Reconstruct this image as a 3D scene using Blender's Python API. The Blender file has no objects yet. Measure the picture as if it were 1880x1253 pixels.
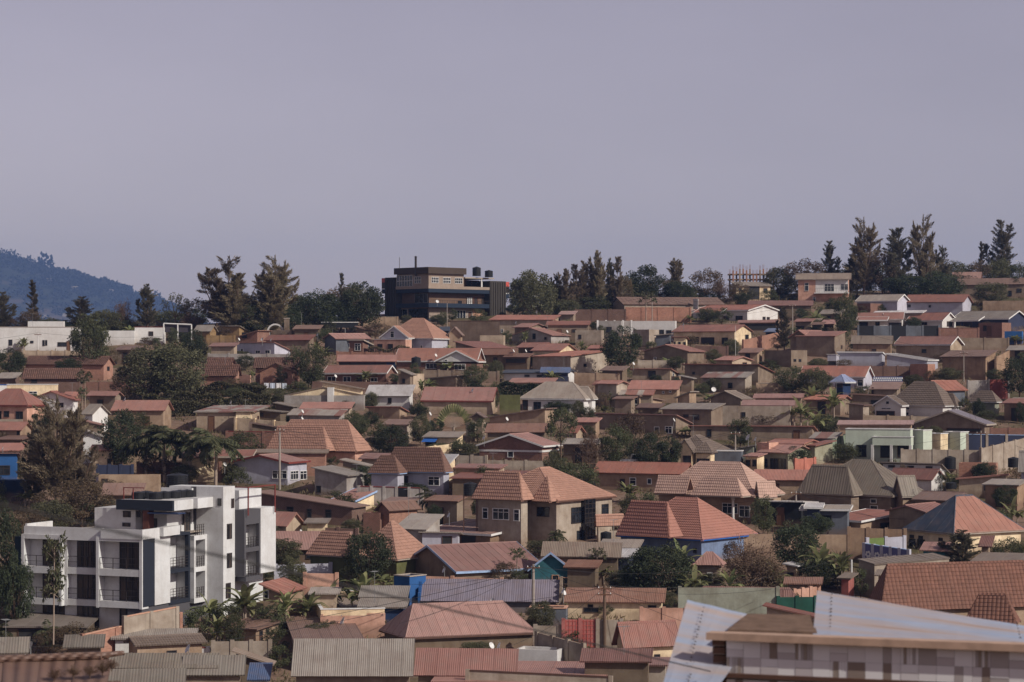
# Hillside town seen across a valley: houses, trees and walls are placed on a sloping terrain.
import bpy, math, random
import numpy as np
from mathutils import Vector, Matrix
R = math.radians
rnd = random.Random(7)
npr = np.random.RandomState(5)

# ------------------------------------------------------------------ camera, sky, sun, exposure
F, U0, VH, CZ = 4441.0, 940.0, 660.0, 50.0        # focal length in photo pixels, horizon row, eye height
sc = bpy.context.scene
cam = bpy.data.cameras.new('camera'); camo = bpy.data.objects.new('camera', cam)
sc.collection.objects.link(camo); sc.camera = camo
camo.location = (0, 0, CZ); camo.rotation_euler = (R(90), 0, 0)
cam.sensor_width = 36; cam.lens = F / 1880 * 36
cam.shift_y = (VH - 626.5) / 1880
cam.clip_start = 0.5; cam.clip_end = 20000
cam.dof.use_dof = True; cam.dof.focus_distance = 300; cam.dof.aperture_fstop = 4.0

SUN_EL, SUN_AZ = 35.0, 34.0      # elevation; degrees the sun stands towards the camera from straight right
sun = bpy.data.lights.new('sun', 'SUN'); suno = bpy.data.objects.new('sun', sun)
sc.collection.objects.link(suno)
sdir = Vector((math.cos(R(SUN_EL)) * math.cos(R(SUN_AZ)), -math.cos(R(SUN_EL)) * math.sin(R(SUN_AZ)), math.sin(R(SUN_EL))))
suno.rotation_euler = sdir.to_track_quat('Z', 'Y').to_euler()
sun.energy = 3.9; sun.angle = R(0.6); sun.color = (1.0, 0.965, 0.885)

w = bpy.data.worlds.new('World'); sc.world = w; w.use_nodes = True
nt = w.node_tree; bg = nt.nodes['Background']
sky = nt.nodes.new('ShaderNodeTexSky'); sky.sky_type = 'NISHITA'; sky.sun_disc = False
sky.sun_elevation = R(SUN_EL); sky.sun_rotation = math.atan2(sdir.x, sdir.y)
sky.altitude = 1500; sky.air_density = 1.0; sky.dust_density = 3.0; sky.ozone_density = 2.0
hs = nt.nodes.new('ShaderNodeHueSaturation'); hs.inputs['Saturation'].default_value = 0.50
mx = nt.nodes.new('ShaderNodeMix'); mx.data_type = 'RGBA'; mx.blend_type = 'MULTIPLY'
mx.inputs[0].default_value = 1.0; mx.inputs[7].default_value = (1.0, 0.80, 0.83, 1)
nt.links.new(sky.outputs[0], hs.inputs['Color']); nt.links.new(hs.outputs[0], mx.inputs[6])
# very faint drifting haze in the sky
tc = nt.nodes.new('ShaderNodeTexCoord'); mp = nt.nodes.new('ShaderNodeMapping'); mp.inputs['Scale'].default_value = (5, 5, 14)
nz = nt.nodes.new('ShaderNodeTexNoise'); nz.inputs['Scale'].default_value = 1.0; nz.inputs['Detail'].default_value = 5; mr = nt.nodes.new('ShaderNodeMapRange')
for i, v in enumerate((0.3, 0.7, 0.955, 1.045)): mr.inputs[1 + i].default_value = v
vm = nt.nodes.new('ShaderNodeVectorMath'); vm.operation = 'SCALE'
nt.links.new(tc.outputs['Generated'], mp.inputs[0]); nt.links.new(mp.outputs[0], nz.inputs['Vector']); nt.links.new(nz.outputs[0], mr.inputs[0])
nt.links.new(mx.outputs[2], vm.inputs[0]); nt.links.new(mr.outputs[0], vm.inputs['Scale'])
nt.links.new(vm.outputs[0], bg.inputs[0]); bg.inputs[1].default_value = 0.095
sc.view_settings.view_transform = 'Standard'; sc.view_settings.look = 'None'
sc.view_settings.exposure = 0.0; sc.view_settings.gamma = 1.0
sc.cycles.use_denoising = True
sc.cycles.max_bounces = 6; sc.cycles.diffuse_bounces = 3; sc.cycles.glossy_bounces = 2
sc.cycles.transmission_bounces = 3; sc.cycles.volume_bounces = 0; sc.cycles.transparent_max_bounces = 6

# ------------------------------------------------------------------ small tools
COL = sc.collection
def s2l(c): return c / 12.92 if c <= 0.04045 else ((c + 0.055) / 1.055) ** 2.4
def hexc(h, k=1.0):
    h = h.lstrip('#'); return tuple(min(0.9, s2l(int(h[i:i + 2], 16) / 255) * k) for i in (0, 2, 4))

def crest(x): return min(548.0, max(446.0, 488 + 0.5 * x))
def sstep(a, b, t):
    t = min(1.0, max(0.0, (t - a) / (b - a))); return t * t * (3 - 2 * t)
def ground(x, y):
    far = CZ - 49.26 + 0.1211 * y
    yc = crest(x) + 8
    if y > yc: far = CZ - 49.26 + 0.1211 * yc - 0.16 * (y - yc)
    far = max(far, CZ - 75.0)
    near = CZ - 5.2 - 0.33 * max(y, -30.0) 
    k = 3.0; m = max(far, near)
    return m + k * math.log(math.exp((far - m) / k) + math.exp((near - m) / k)) * (1.0 if abs(far - near) < 25 else 1.0)

def hash_(s): return sum(ord(c) * (i + 1) for i, c in enumerate(s)) % 1000
def ygv(v, h=0.0):            # distance at which a point h above the hillside shows at photo row v
    return (49.26 - h) / (0.1211 - (VH - v) / F)

_tile = [0.0, 0.0, 4.7]
def tile(ox, oy, k=4.7): _tile[:] = [ox, oy, k]
def PX(x): return _tile[0] + x / _tile[2]
def PY(y): return _tile[1] + y / _tile[2]

def empty(name, loc, rz=0.0, label=None, cat=None, group=None):
    o = bpy.data.objects.new(name, None); COL.objects.link(o)
    o.location = loc; o.rotation_euler = (0, 0, rz); o.empty_display_size = 0.5
    tag(o, label, cat, group, 'thing' if name.endswith('wall') else None); return o
def tag(o, label=None, cat=None, group=None, kind=None):
    if label: o['label'] = label
    if cat: o['category'] = cat
    if group: o['group'] = group
    if kind: o['kind'] = kind
    return o

class MB:
    """collects polygons with uv in metres; build() links them as one mesh object"""
    def __init__(s): s.v = []; s.f = []; s.uv = []; s.mi = []
    def poly(s, pts, uvs=None, mi=0):
        i = len(s.v); s.v += [tuple(p) for p in pts]; s.f.append(tuple(range(i, i + len(pts))))
        if uvs is None:
            p0 = Vector(pts[0]); e = None
            for q in pts[1:]:
                d = Vector(q) - p0
                if d.length > 1e-5: e = d.normalized(); break
            n = Vector((0, 0, 0))
            for a in range(1, len(pts) - 1): n += (Vector(pts[a]) - p0).cross(Vector(pts[a + 1]) - p0)
            if n.length < 1e-9 or e is None: uvs = [(0, 0)] * len(pts)
            else:
                n.normalize()
                if abs(n.z) < 0.5: hx = Vector((-n.y, n.x, 0)).normalized(); uvs = [(Vector(q).dot(hx), q[2]) for q in pts]
                else: uvs = [(q[0], q[1]) for q in pts]
        s.uv += uvs; s.mi.append(mi)
    def box(s, x0, x1, y0, y1, z0, z1, mi=0):
        a = [(x0, y0, z0), (x1, y0, z0), (x1, y1, z0), (x0, y1, z0), (x0, y0, z1), (x1, y0, z1), (x1, y1, z1), (x0, y1, z1)]
        for q in ((0, 1, 5, 4), (1, 2, 6, 5), (2, 3, 7, 6), (3, 0, 4, 7), (4, 5, 6, 7), (3, 2, 1, 0)): s.poly([a[i] for i in q], mi=mi)
    def bar(s, a, b, r, n=6, r2=None, mi=0):
        a = Vector(a); b = Vector(b); d = (b - a)
        if d.length < 1e-6: return
        d.normalize(); t = Vector((0, 0, 1)) if abs(d.z) < 0.9 else Vector((1, 0, 0))
        p = d.cross(t).normalized(); q = d.cross(p); r2 = r if r2 is None else r2
        A = [a + (p * math.cos(2 * math.pi * i / n) + q * math.sin(2 * math.pi * i / n)) * r for i in range(n)]
        B = [b + (p * math.cos(2 * math.pi * i / n) + q * math.sin(2 * math.pi * i / n)) * r2 for i in range(n)]
        for i in range(n): j = (i + 1) % n; s.poly([A[j], A[i], B[i], B[j]], mi=mi)
        s.poly(A, mi=mi); s.poly(B[::-1], mi=mi)
    def lathe(s, prof, n=14, c=(0, 0, 0), mi=0):
        for (r0, z0), (r1, z1) in zip(prof, prof[1:]):
            for i in range(n):
                a0 = 2 * math.pi * i / n; a1 = 2 * math.pi * (i + 1) / n
                P = lambda r, z, a: (c[0] + r * math.cos(a), c[1] + r * math.sin(a), c[2] + z)
                if r0 < 1e-5: s.poly([P(0, z0, 0), P(r1, z1, a1), P(r1, z1, a0)][::-1], mi=mi)
                elif r1 < 1e-5: s.poly([P(r0, z0, a0), P(r0, z0, a1), P(0, z1, 0)], mi=mi)
                else: s.poly([P(r0, z0, a0), P(r0, z0, a1), P(r1, z1, a1), P(r1, z1, a0)], mi=mi)
    def build(s, name, mat, parent=None, smooth=False):
        me = bpy.data.meshes.new(name); me.from_pydata(s.v, [], s.f)
        uvl = me.uv_layers.new(name='uv'); uvl.data.foreach_set('uv', [c for p in s.uv for c in p])
        for m in (mat if isinstance(mat, (list, tuple)) else [mat]): me.materials.append(m)
        if any(s.mi): me.polygons.foreach_set('material_index', s.mi)
        if smooth: me.polygons.foreach_set('use_smooth', [True] * len(me.polygons))
        me.update()
        o = bpy.data.objects.new(name, me); COL.objects.link(o)
        if parent is not None: o.parent = parent
        o.color = (HOUSE_RND[0], rnd2.random(), 0, 1)
        return o

# ------------------------------------------------------------------ materials
MATS = {}
HOUSE_RND = [0.5]; rnd2 = random.Random(2)
class NB:
    def __init__(s, name):
        s.m = bpy.data.materials.new(name); s.m.use_nodes = True; s.t = s.m.node_tree
        s.b = s.t.nodes['Principled BSDF']; s.out = s.t.nodes['Material Output']
    def n(s, typ, **kw):
        x = s.t.nodes.new('ShaderNode' + typ)
        for k, v in kw.items():
            if k.startswith('i_'):
                key = k[2:]; key = int(key) if key.isdigit() else key.replace('_', ' ')
                x.inputs[key].default_value = v
            else: setattr(x, k, v)
        return x
    def l(s, a, b): s.t.links.new(a, b)
    def mix(s, fac, a, b, mode='MIX'):
        x = s.t.nodes.new('ShaderNodeMix'); x.data_type = 'RGBA'; x.blend_type = mode; x.clamp_result = False
        for sock, val in ((x.inputs[0], fac), (x.inputs[6], a), (x.inputs[7], b)):
            if hasattr(val, 'is_output'): s.l(val, sock)
            elif isinstance(val, (int, float)): sock.default_value = val
            else: sock.default_value = (*val[:3], 1)
        return x.outputs[2]
    def math(s, op, a, b=0.0, c=None):
        x = s.t.nodes.new('ShaderNodeMath'); x.operation = op
        for i, val in enumerate((a, b) if c is None else (a, b, c)):
            if hasattr(val, 'is_output'): s.l(val, x.inputs[i])
            else: x.inputs[i].default_value = val
        return x.outputs[0]
    def mr(s, val, a, b, c=0.0, d=1.0):
        x = s.t.nodes.new('ShaderNodeMapRange'); s.l(val, x.inputs[0])
        for i, q in enumerate((a, b, c, d)): x.inputs[1 + i].default_value = q
        return x.outputs[0]
    def noise(s, vec, scale, detail=4, rough=0.6):
        x = s.n('TexNoise', i_Scale=scale, i_Detail=detail, i_Roughness=rough)
        if vec is not None: s.l(vec, x.inputs['Vector'])
        return x.outputs[0]
    def scalev(s, vec, sx, sy, sz=1.0):
        x = s.n('VectorMath', operation='MULTIPLY'); s.l(vec, x.inputs[0]); x.inputs[1].default_value = (sx, sy, sz)
        return x.outputs[0]
    def rnd(s, ch=0):
        c = s.n('SeparateColor'); s.l(s.n('ObjectInfo').outputs['Color'], c.inputs[0]); return c.outputs[ch]
    def bump(s, h, strength=0.5, dist=0.02):
        x = s.n('Bump', i_Strength=strength, i_Distance=dist); s.l(h, x.inputs['Height']); s.l(x.outputs[0], s.b.inputs['Normal'])
    def fin(s, col, rough=0.9, spec=0.25):
        if hasattr(col, 'is_output'): s.l(col, s.b.inputs['Base Color'])
        else: s.b.inputs['Base Color'].default_value = (*col[:3], 1)
        s.b.inputs['Roughness'].default_value = rough; s.b.inputs['Specular IOR Level'].default_value = spec
        return s.m
def sc3(c, k): return tuple(min(0.95, x * k) for x in c)
def mx3(a, b, t): return tuple(x * (1 - t) + y * t for x, y in zip(a, b))
SOIL = (0.20, 0.125, 0.088)

def wallmat(key, col, dirt=1.0, brick=False, rough_bump=0.15):
    if key in MATS: return MATS[key]
    B = NB('wall ' + key)
    geo = B.n('TexCoord'); uv = B.n('UVMap').outputs[0]; obj = geo.outputs['Object']; oi = B.rnd()
    off = B.n('VectorMath', operation='ADD'); B.l(obj, off.inputs[0])
    cmb = B.n('CombineXYZ'); B.l(B.math('MULTIPLY', oi, 37.0), cmb.inputs[0]); B.l(cmb.outputs[0], off.inputs[1]); p = off.outputs[0]
    base = col
    if brick:
        bt = B.n('TexBrick', i_Scale=1.0); B.l(B.scalev(uv, 1, 1), bt.inputs['Vector'])
        bt.inputs['Color1'].default_value = (*sc3(col, 1.12), 1); bt.inputs['Color2'].default_value = (*sc3(col, 0.78), 1)
        bt.inputs['Mortar'].default_value = (*mx3(col, (0.36, 0.29, 0.24), 0.75), 1)
        bt.inputs['Brick Width'].default_value = 0.26; bt.inputs['Row Height'].default_value = 0.095; bt.inputs['Mortar Size'].default_value = 0.012
        base = bt.outputs[0]
        hgt = B.math('SUBTRACT', 1.0, bt.outputs[1])
    n1 = B.noise(p, 0.55, 6, 0.65)
    c = B.mix(B.mr(n1, 0.36, 0.66, 0.0, min(1.0, dirt * 1.1)), base, B.mix(1.0, base, (0.62, 0.57, 0.53), 'MULTIPLY')) if dirt else base
    # vertical run-off streaks and mud splash at the foot of the wall
    if dirt:
        st = B.noise(B.scalev(uv, 2.6, 0.22), 1.0, 5, 0.6)
        c = B.mix(B.mr(st, 0.52, 0.80, 0.0, 0.55 * dirt), c, mx3(sc3(col, 0.42) if not brick else sc3(col, 0.5), (0.10, 0.075, 0.06), 0.35))
        sep = B.n('SeparateXYZ'); B.l(uv, sep.inputs[0])
        n2 = B.noise(p, 1.7, 4, 0.6)
        hh = B.math('ADD', sep.outputs[1], B.math('MULTIPLY', n2, -0.9))
        c = B.mix(B.mr(hh, -0.15, 0.42, 0.55 * dirt, 0.0), c, SOIL)
        n3 = B.noise(p, 9.0, 3, 0.7)
        c = B.mix(B.mr(n3, 0.3, 0.75, 0.0, 0.16), c, (0.05, 0.04, 0.035))
    c = B.mix(1.0, c, B.n('CombineColor').outputs[0], 'MULTIPLY') if False else c
    hsv = B.n('HueSaturation'); B.l(c, hsv.inputs['Color']) if hasattr(c, 'is_output') else None
    if not hasattr(c, 'is_output'): hsv.inputs['Color'].default_value = (*c, 1)
    B.l(B.mr(oi, 0, 1, 0.86, 1.10), hsv.inputs['Value'])
    if brick: B.bump(hgt, 0.5, 0.012)
    else: B.bump(B.noise(p, 14, 3, 0.7), rough_bump, 0.03)
    MATS[key] = B.fin(hsv.outputs[0], 0.92, 0.2); return MATS[key]

def metalmat(key, col, rust=0.25, rustcol=(0.20, 0.075, 0.045), corr=0.16, rough=0.55, patch=None):
    key = 'roof:' + key
    if key in MATS: return MATS[key]
    B = NB(key.replace(':', ' ')); uv = B.n('UVMap').outputs[0]; oi = B.rnd()
    sep = B.n('SeparateXYZ'); B.l(uv, sep.inputs[0])
    sid = B.math('FLOOR', B.math('DIVIDE', sep.outputs[0], 0.86)); rid = B.math('FLOOR', B.math('DIVIDE', sep.outputs[1], 2.4))
    cv = B.n('CombineXYZ'); B.l(sid, cv.inputs[0]); B.l(rid, cv.inputs[1]); B.l(B.math('MULTIPLY', oi, 91.0), cv.inputs[2])
    wn = B.n('TexWhiteNoise', noise_dimensions='3D'); B.l(cv.outputs[0], wn.inputs['Vector']); wv = wn.outputs[0]
    base = col
    if patch: base = B.mix(B.mr(wv, 0.45, 0.55), col, patch)
    cb = B.n('CombineXYZ'); B.l(sep.outputs[0], cb.inputs[0]); B.l(sep.outputs[1], cb.inputs[1]); B.l(B.math('MULTIPLY', oi, 53.0), cb.inputs[2])
    p = cb.outputs[0]
    c = B.mix(B.mr(wv, 0, 1, 0.0, 0.30), base, B.mix(1.0, base, (0.74, 0.72, 0.72), 'MULTIPLY'))
    n1 = B.noise(p, 0.45, 6, 0.65); c = B.mix(B.mr(n1, 0.40, 0.72, 0.0, 0.55), c, B.mix(1.0, c, (0.62, 0.55, 0.52), 'MULTIPLY'))
    st = B.noise(B.scalev(p, 4.0, 0.35), 1.0, 5, 0.65)
    c = B.mix(B.mr(st, 0.50, 0.75, 0.0, rust), c, rustcol)
    n3 = B.noise(p, 3.0, 5, 0.7); c = B.mix(B.mr(n3, 0.60 - 0.1 * rust, 0.75, 0.0, min(0.85, rust * 1.2)), c, sc3(rustcol, 0.8))
    n4 = B.noise(p, 1.1, 3, 0.6); c = B.mix(B.mr(n4, 0.45, 0.75, 0.0, 0.38), c, (0.24, 0.165, 0.13))
    hsv = B.n('HueSaturation'); B.l(c, hsv.inputs['Color']); B.l(B.math('MULTIPLY', B.mr(oi, 0, 1, 0.68, 1.08), B.mr(B.rnd(1), 0, 1, 0.93, 1.05)), hsv.inputs['Value']); B.l(B.mr(B.math('FRACT', B.math('MULTIPLY', oi, 7.31)), 0, 1, 0.70, 1.0), hsv.inputs['Saturation'])
    h = B.math('SINE', B.math('MULTIPLY', sep.outputs[0], 2 * math.pi / corr))
    B.bump(h, 0.8, 0.012)
    MATS[key] = B.fin(hsv.outputs[0], rough, 0.35); return MATS[key]

def tilemat(key, col, var=0.25, tw=0.24, th=0.36, rough=0.75, bumpd=0.03, wear=0.35):
    key = 'roof:' + key
    if key in MATS: return MATS[key]
    B = NB(key.replace(':', ' ')); uv = B.n('UVMap').outputs[0]; oi = B.rnd()
    sep = B.n('SeparateXYZ'); B.l(uv, sep.inputs[0])
    a = B.math('FLOOR', B.math('DIVIDE', sep.outputs[0], tw)); b = B.math('FLOOR', B.math('DIVIDE', sep.outputs[1], th))
    cv = B.n('CombineXYZ'); B.l(a, cv.inputs[0]); B.l(b, cv.inputs[1]); B.l(B.math('MULTIPLY', oi, 91.0), cv.inputs[2])
    wn = B.n('TexWhiteNoise', noise_dimensions='3D'); B.l(cv.outputs[0], wn.inputs['Vector'])
    c = B.mix(B.mr(wn.outputs[0], 0, 1, 0, var * 2), col, sc3(col, 0.62))
    cb = B.n('CombineXYZ'); B.l(sep.outputs[0], cb.inputs[0]); B.l(sep.outputs[1], cb.inputs[1]); B.l(B.math('MULTIPLY', oi, 53.0), cb.inputs[2])
    n1 = B.noise(cb.outputs[0], 0.35, 6, 0.65); c = B.mix(B.mr(n1, 0.42, 0.72, 0.0, wear), c, sc3(mx3(col, (0.12, 0.09, 0.07), 0.5), 0.8))
    st = B.noise(B.scalev(cb.outputs[0], 3.0, 0.3), 1.0, 4, 0.6); c = B.mix(B.mr(st, 0.55, 0.8, 0.0, wear * 0.8), c, (0.09, 0.06, 0.05))
    hsv = B.n('HueSaturation'); B.l(c, hsv.inputs['Color']); B.l(B.mr(oi, 0, 1, 0.92, 1.08), hsv.inputs['Value'])
    h = B.math('ABSOLUTE', B.math('SINE', B.math('MULTIPLY', sep.outputs[0], math.pi / tw)))
    B.bump(h, 0.9, bumpd)
    MATS[key] = B.fin(hsv.outputs[0], rough, 0.3); return MATS[key]

def plain(key, col, rough=0.6, spec=0.3, var=0.2, metal=0.0, scale=3.0):
    if key in MATS: return MATS[key]
    B = NB(key); tc = B.n('TexCoord').outputs['Object']
    n1 = B.noise(tc, scale, 4, 0.6)
    c = B.mix(B.mr(n1, 0.35, 0.75, 0, var * 2.5), col, sc3(col, 0.55)) if var else col
    B.b.inputs['Metallic'].default_value = metal
    MATS[key] = B.fin(c, rough, spec); return MATS[key]

def leafmat(key, c1, c2, trans=0.38):
    if key in MATS: return MATS[key]
    B = NB('leaf ' + key); geo = B.n('NewGeometry'); oi = B.n('ObjectInfo').outputs['Random']
    tc = B.n('TexCoord').outputs['Object']
    n1 = B.noise(tc, 7.0, 3, 0.6); rl = geo.outputs['Random Per Island']
    f = B.math('ADD', B.math('MULTIPLY', n1, 0.7), B.math('MULTIPLY', rl, 0.35))
    c = B.mix(B.mr(f, 0.25, 0.8), c1, c2)
    hsv = B.n('HueSaturation'); B.l(c, hsv.inputs['Color']); B.l(B.mr(oi, 0, 1, 0.75, 1.2), hsv.inputs['Value'])
    B.l(B.mr(oi, 0, 1, 0.485, 0.51), hsv.inputs['Hue'])
    B.fin(hsv.outputs[0], 0.65, 0.25)
    tr = B.n('BsdfTranslucent'); B.l(hsv.outputs[0], tr.inputs[0]); ms = B.n('MixShader', i_0=trans)
    B.l(B.b.outputs[0], ms.inputs[1]); B.l(tr.outputs[0], ms.inputs[2]); B.l(ms.outputs[0], B.out.inputs[0])
    MATS[key] = B.m; return B.m

def glassmat(key, col=(0.012, 0.014, 0.018), rough=0.12):
    if key in MATS: return MATS[key]
    B = NB('pane ' + key); tc = B.n('TexCoord').outputs['Object']
    c = B.mix(B.mr(B.noise(tc, 1.3, 2), 0.4, 0.7), col, sc3(col, 2.4))
    if key == 'aptglass': c = B.mix(B.mr(B.noise(B.scalev(tc, 2.2, 2.2, .12), 1.0, 2), .50, .58, 0, .8), c, (.085, .062, .05))
    MATS[key] = B.fin(c, rough, 0.5); return MATS[key]

WC = dict(beige='b09e8a', tan='a68f7a', brown='8c7c6d', dkbr='766757', grey='9a9490', conc='9c9083', white='dedbd8', lav='a8a7b2',
          cream='d9c5a5', pink='cba08d', ochre='a08460', blue='33639f', navy='393f56', teal='447f8c', mint='cad3c2', green='a5a28c', lime='6e7048', sage='93a08c',
          slate='5c6068', sky='7687a6', dkblue='24385c', salm='cf8674', black='26282c', ggrn='96988a', coral='b5706a', grn='2c5a4e')
def W(k):
    if k in ('brick', 'pbrick', 'dbrick', 'obrick'):
        return wallmat(k, {'brick': hexc('875c4f'), 'pbrick': hexc('b07f6c'), 'dbrick': hexc('6a4c43'), 'obrick': hexc('b07c68')}[k], 0.6, True)
    if k == 'mud': return wallmat('mud', hexc('a58a73'), 1.6, False, 0.6)
    if k == 'stone': return wallmat('stone', hexc('6a5a50'), 1.8, False, 1.0)
    if k == 'apt': return wallmat('apt', hexc('e4e4e4'), 0.45, False, 0.05)
    if k == 'aptd': return wallmat('aptd', hexc('2b303b'), 0.1, False, 0.05)
    if k == 'aptg': return wallmat('aptg', hexc('5a585c'), 0.1, False, 0.05)
    kk = 1.3 if k in ('grey', 'conc', 'lav', 'slate', 'cream') else (1.1 if k in ('beige', 'tan', 'brown', 'dkbr', 'pink') else 1.0)
    return wallmat(k, hexc(WC[k], kk), {'white': 0.4, 'lav': 0.5, 'mint': 0.35, 'blue': 0.5, 'navy': 0.5}.get(k, 0.9))
def RM(k):
    D = {
     'red': lambda: metalmat('red', hexc('ac7463'), 0.22), 'dred': lambda: metalmat('dred', hexc('965f50'), 0.25),
     'rust': lambda: metalmat('rust', hexc('906a58'), 0.6), 'zinc': lambda: metalmat('zinc', hexc('a69b90'), 0.30, (0.22, 0.13, 0.085)),
     'lzinc': lambda: metalmat('lzinc', hexc('d6d2d2'), 0.2, (0.3, 0.2, 0.14)), 'patch': lambda: metalmat('patch', hexc('a06c5c'), 0.4, patch=hexc('b5a99c')),
     'grey': lambda: metalmat('grey', hexc('a09488'), 0.22, (0.16, 0.11, 0.08)), 'brown': lambda: metalmat('brown', hexc('8a6a5a'), 0.35),
     'cream': lambda: metalmat('cream', hexc('857b6e'), 0.25, (0.25, 0.17, 0.11), 0.22), 'blue': lambda: metalmat('blue', hexc('566b94'), 0.1, (0.2, 0.15, 0.12)),
     'lblue': lambda: metalmat('lblue', hexc('8f9cc4'), 0.05), 'nblue': lambda: metalmat('nblue', hexc('444f60'), 0.12, (0.12, 0.10, 0.09)), 'purp': lambda: metalmat('purp', hexc('8d8492'), 0.2, (0.24, 0.19, 0.17), 0.2),
     'orange': lambda: metalmat('orange', hexc('b07c6a'), 0.12), 'pinkr': lambda: metalmat('pinkr', hexc('b3857a'), 0.15), 'tan': lambda: metalmat('tan', hexc('988777'), 0.3),
     'gmet': lambda: metalmat('gmet', hexc('857a6c'), 0.08, (0.12, 0.09, 0.07), 0.3), 'white': lambda: metalmat('white', hexc('d4cfcd'), 0.12, (0.3, 0.24, 0.2)),
     'salm': lambda: tilemat('salm', hexc('ac8371')), 'dtile': lambda: tilemat('dtile', hexc('785a4e')), 'rtile': lambda: tilemat('rtile', hexc('a07062'), 0.12),
     'gtile': lambda: tilemat('gtile', hexc('75665c')), 'btile': lambda: tilemat('btile', hexc('7a5446'), 0.3, 0.36, 0.34, 0.8, 0.05),
     'old': lambda: tilemat('old', hexc('74554a'), 0.5, 0.30, 0.34, 0.9, 0.07, 0.7),
     'satile': lambda: tilemat('satile', hexc('b49485'), 0.15)}
    return D[k]()
TILES = {'salm', 'dtile', 'rtile', 'gtile', 'btile', 'old', 'satile'}
def PL(k):
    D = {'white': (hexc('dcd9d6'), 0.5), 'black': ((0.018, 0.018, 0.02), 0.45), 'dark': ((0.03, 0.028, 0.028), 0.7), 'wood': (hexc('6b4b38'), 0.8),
         'steel': (hexc('8a8a8a'), 0.45), 'frame': (hexc('3a3230'), 0.5), 'pole': (hexc('9a8f86'), 0.85), 'bark': (hexc('6a5648'), 0.95), 'pbark': (hexc('9c8a7c'), 0.95),
         'bluep': (hexc('2f5fa8'), 0.6), 'soil': (SOIL, 1.0), 'peach': (hexc('c79a82'), 0.85), 'coralp': (hexc('c8635a'), 0.6), 'grnp': (hexc('1c5a48'), 0.5),
         'fgreen': (hexc('2d4a40'), 0.6), 'lblue': (hexc('9db4d6'), 0.5), 'brownf': (hexc('5a3f34'), 0.7), 'tealp': (hexc('2b5a66'), 0.6), 'redp': (hexc('7a3a34'), 0.6), 'concp': (hexc('a5988c'), 0.9)}
    return plain('paint ' + k, D[k][0], D[k][1])
# ------------------------------------------------------------------ houses
def clip(poly, axis, lim, keep_ge):
    out = []
    for i in range(len(poly)):
        p, q = poly[i], poly[(i + 1) % len(poly)]
        ip = (p[axis] >= lim - 1e-9) if keep_ge else (p[axis] <= lim + 1e-9)
        iq = (q[axis] >= lim - 1e-9) if keep_ge else (q[axis] <= lim + 1e-9)
        if ip: out.append(p)
        if ip != iq:
            t = (lim - p[axis]) / (q[axis] - p[axis]); out.append((p[0] + (q[0] - p[0]) * t, p[1] + (q[1] - p[1]) * t))
    return out

class Slope:
    def __init__(s, pts):               # pts[0]->pts[1] is the eave, anticlockwise from above
        s.p = [Vector(q) for q in pts]
        s.e = (s.p[1] - s.p[0]).normalized()
        n = Vector((0, 0, 0))
        for i in range(1, len(s.p) - 1): n += (s.p[i] - s.p[0]).cross(s.p[i + 1] - s.p[0])
        s.n = n.normalized()
        if s.n.z < 0: s.n = -s.n
        s.t = s.n.cross(s.e)
        s.q = [((v - s.p[0]).dot(s.e), (v - s.p[0]).dot(s.t)) for v in s.p]
    def at(s, a, b, h=0.0): return s.p[0] + s.e * a + s.t * b + s.n * h
    def surf(s, mb, q2, h0, h1, b0, b1):
        hh = lambda b: h0 if b1 - b0 < 1e-6 else h0 + (h1 - h0) * (b - b0) / (b1 - b0)
        P = [s.at(a, b, hh(b)) for a, b in q2]
        mb.poly(P, [(a, b) for a, b in q2])
    def skirt(s, mb, q2, h0, h1):
        for i in range(len(q2)):
            a, b = q2[i], q2[(i + 1) % len(q2)]
            mb.poly([s.at(*a, h0), s.at(*b, h0), s.at(*b, h1), s.at(*a, h1)], [(a[0], a[1]), (b[0], b[1]), (b[0], b[1] + .02), (a[0], a[1] + .02)])

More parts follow.
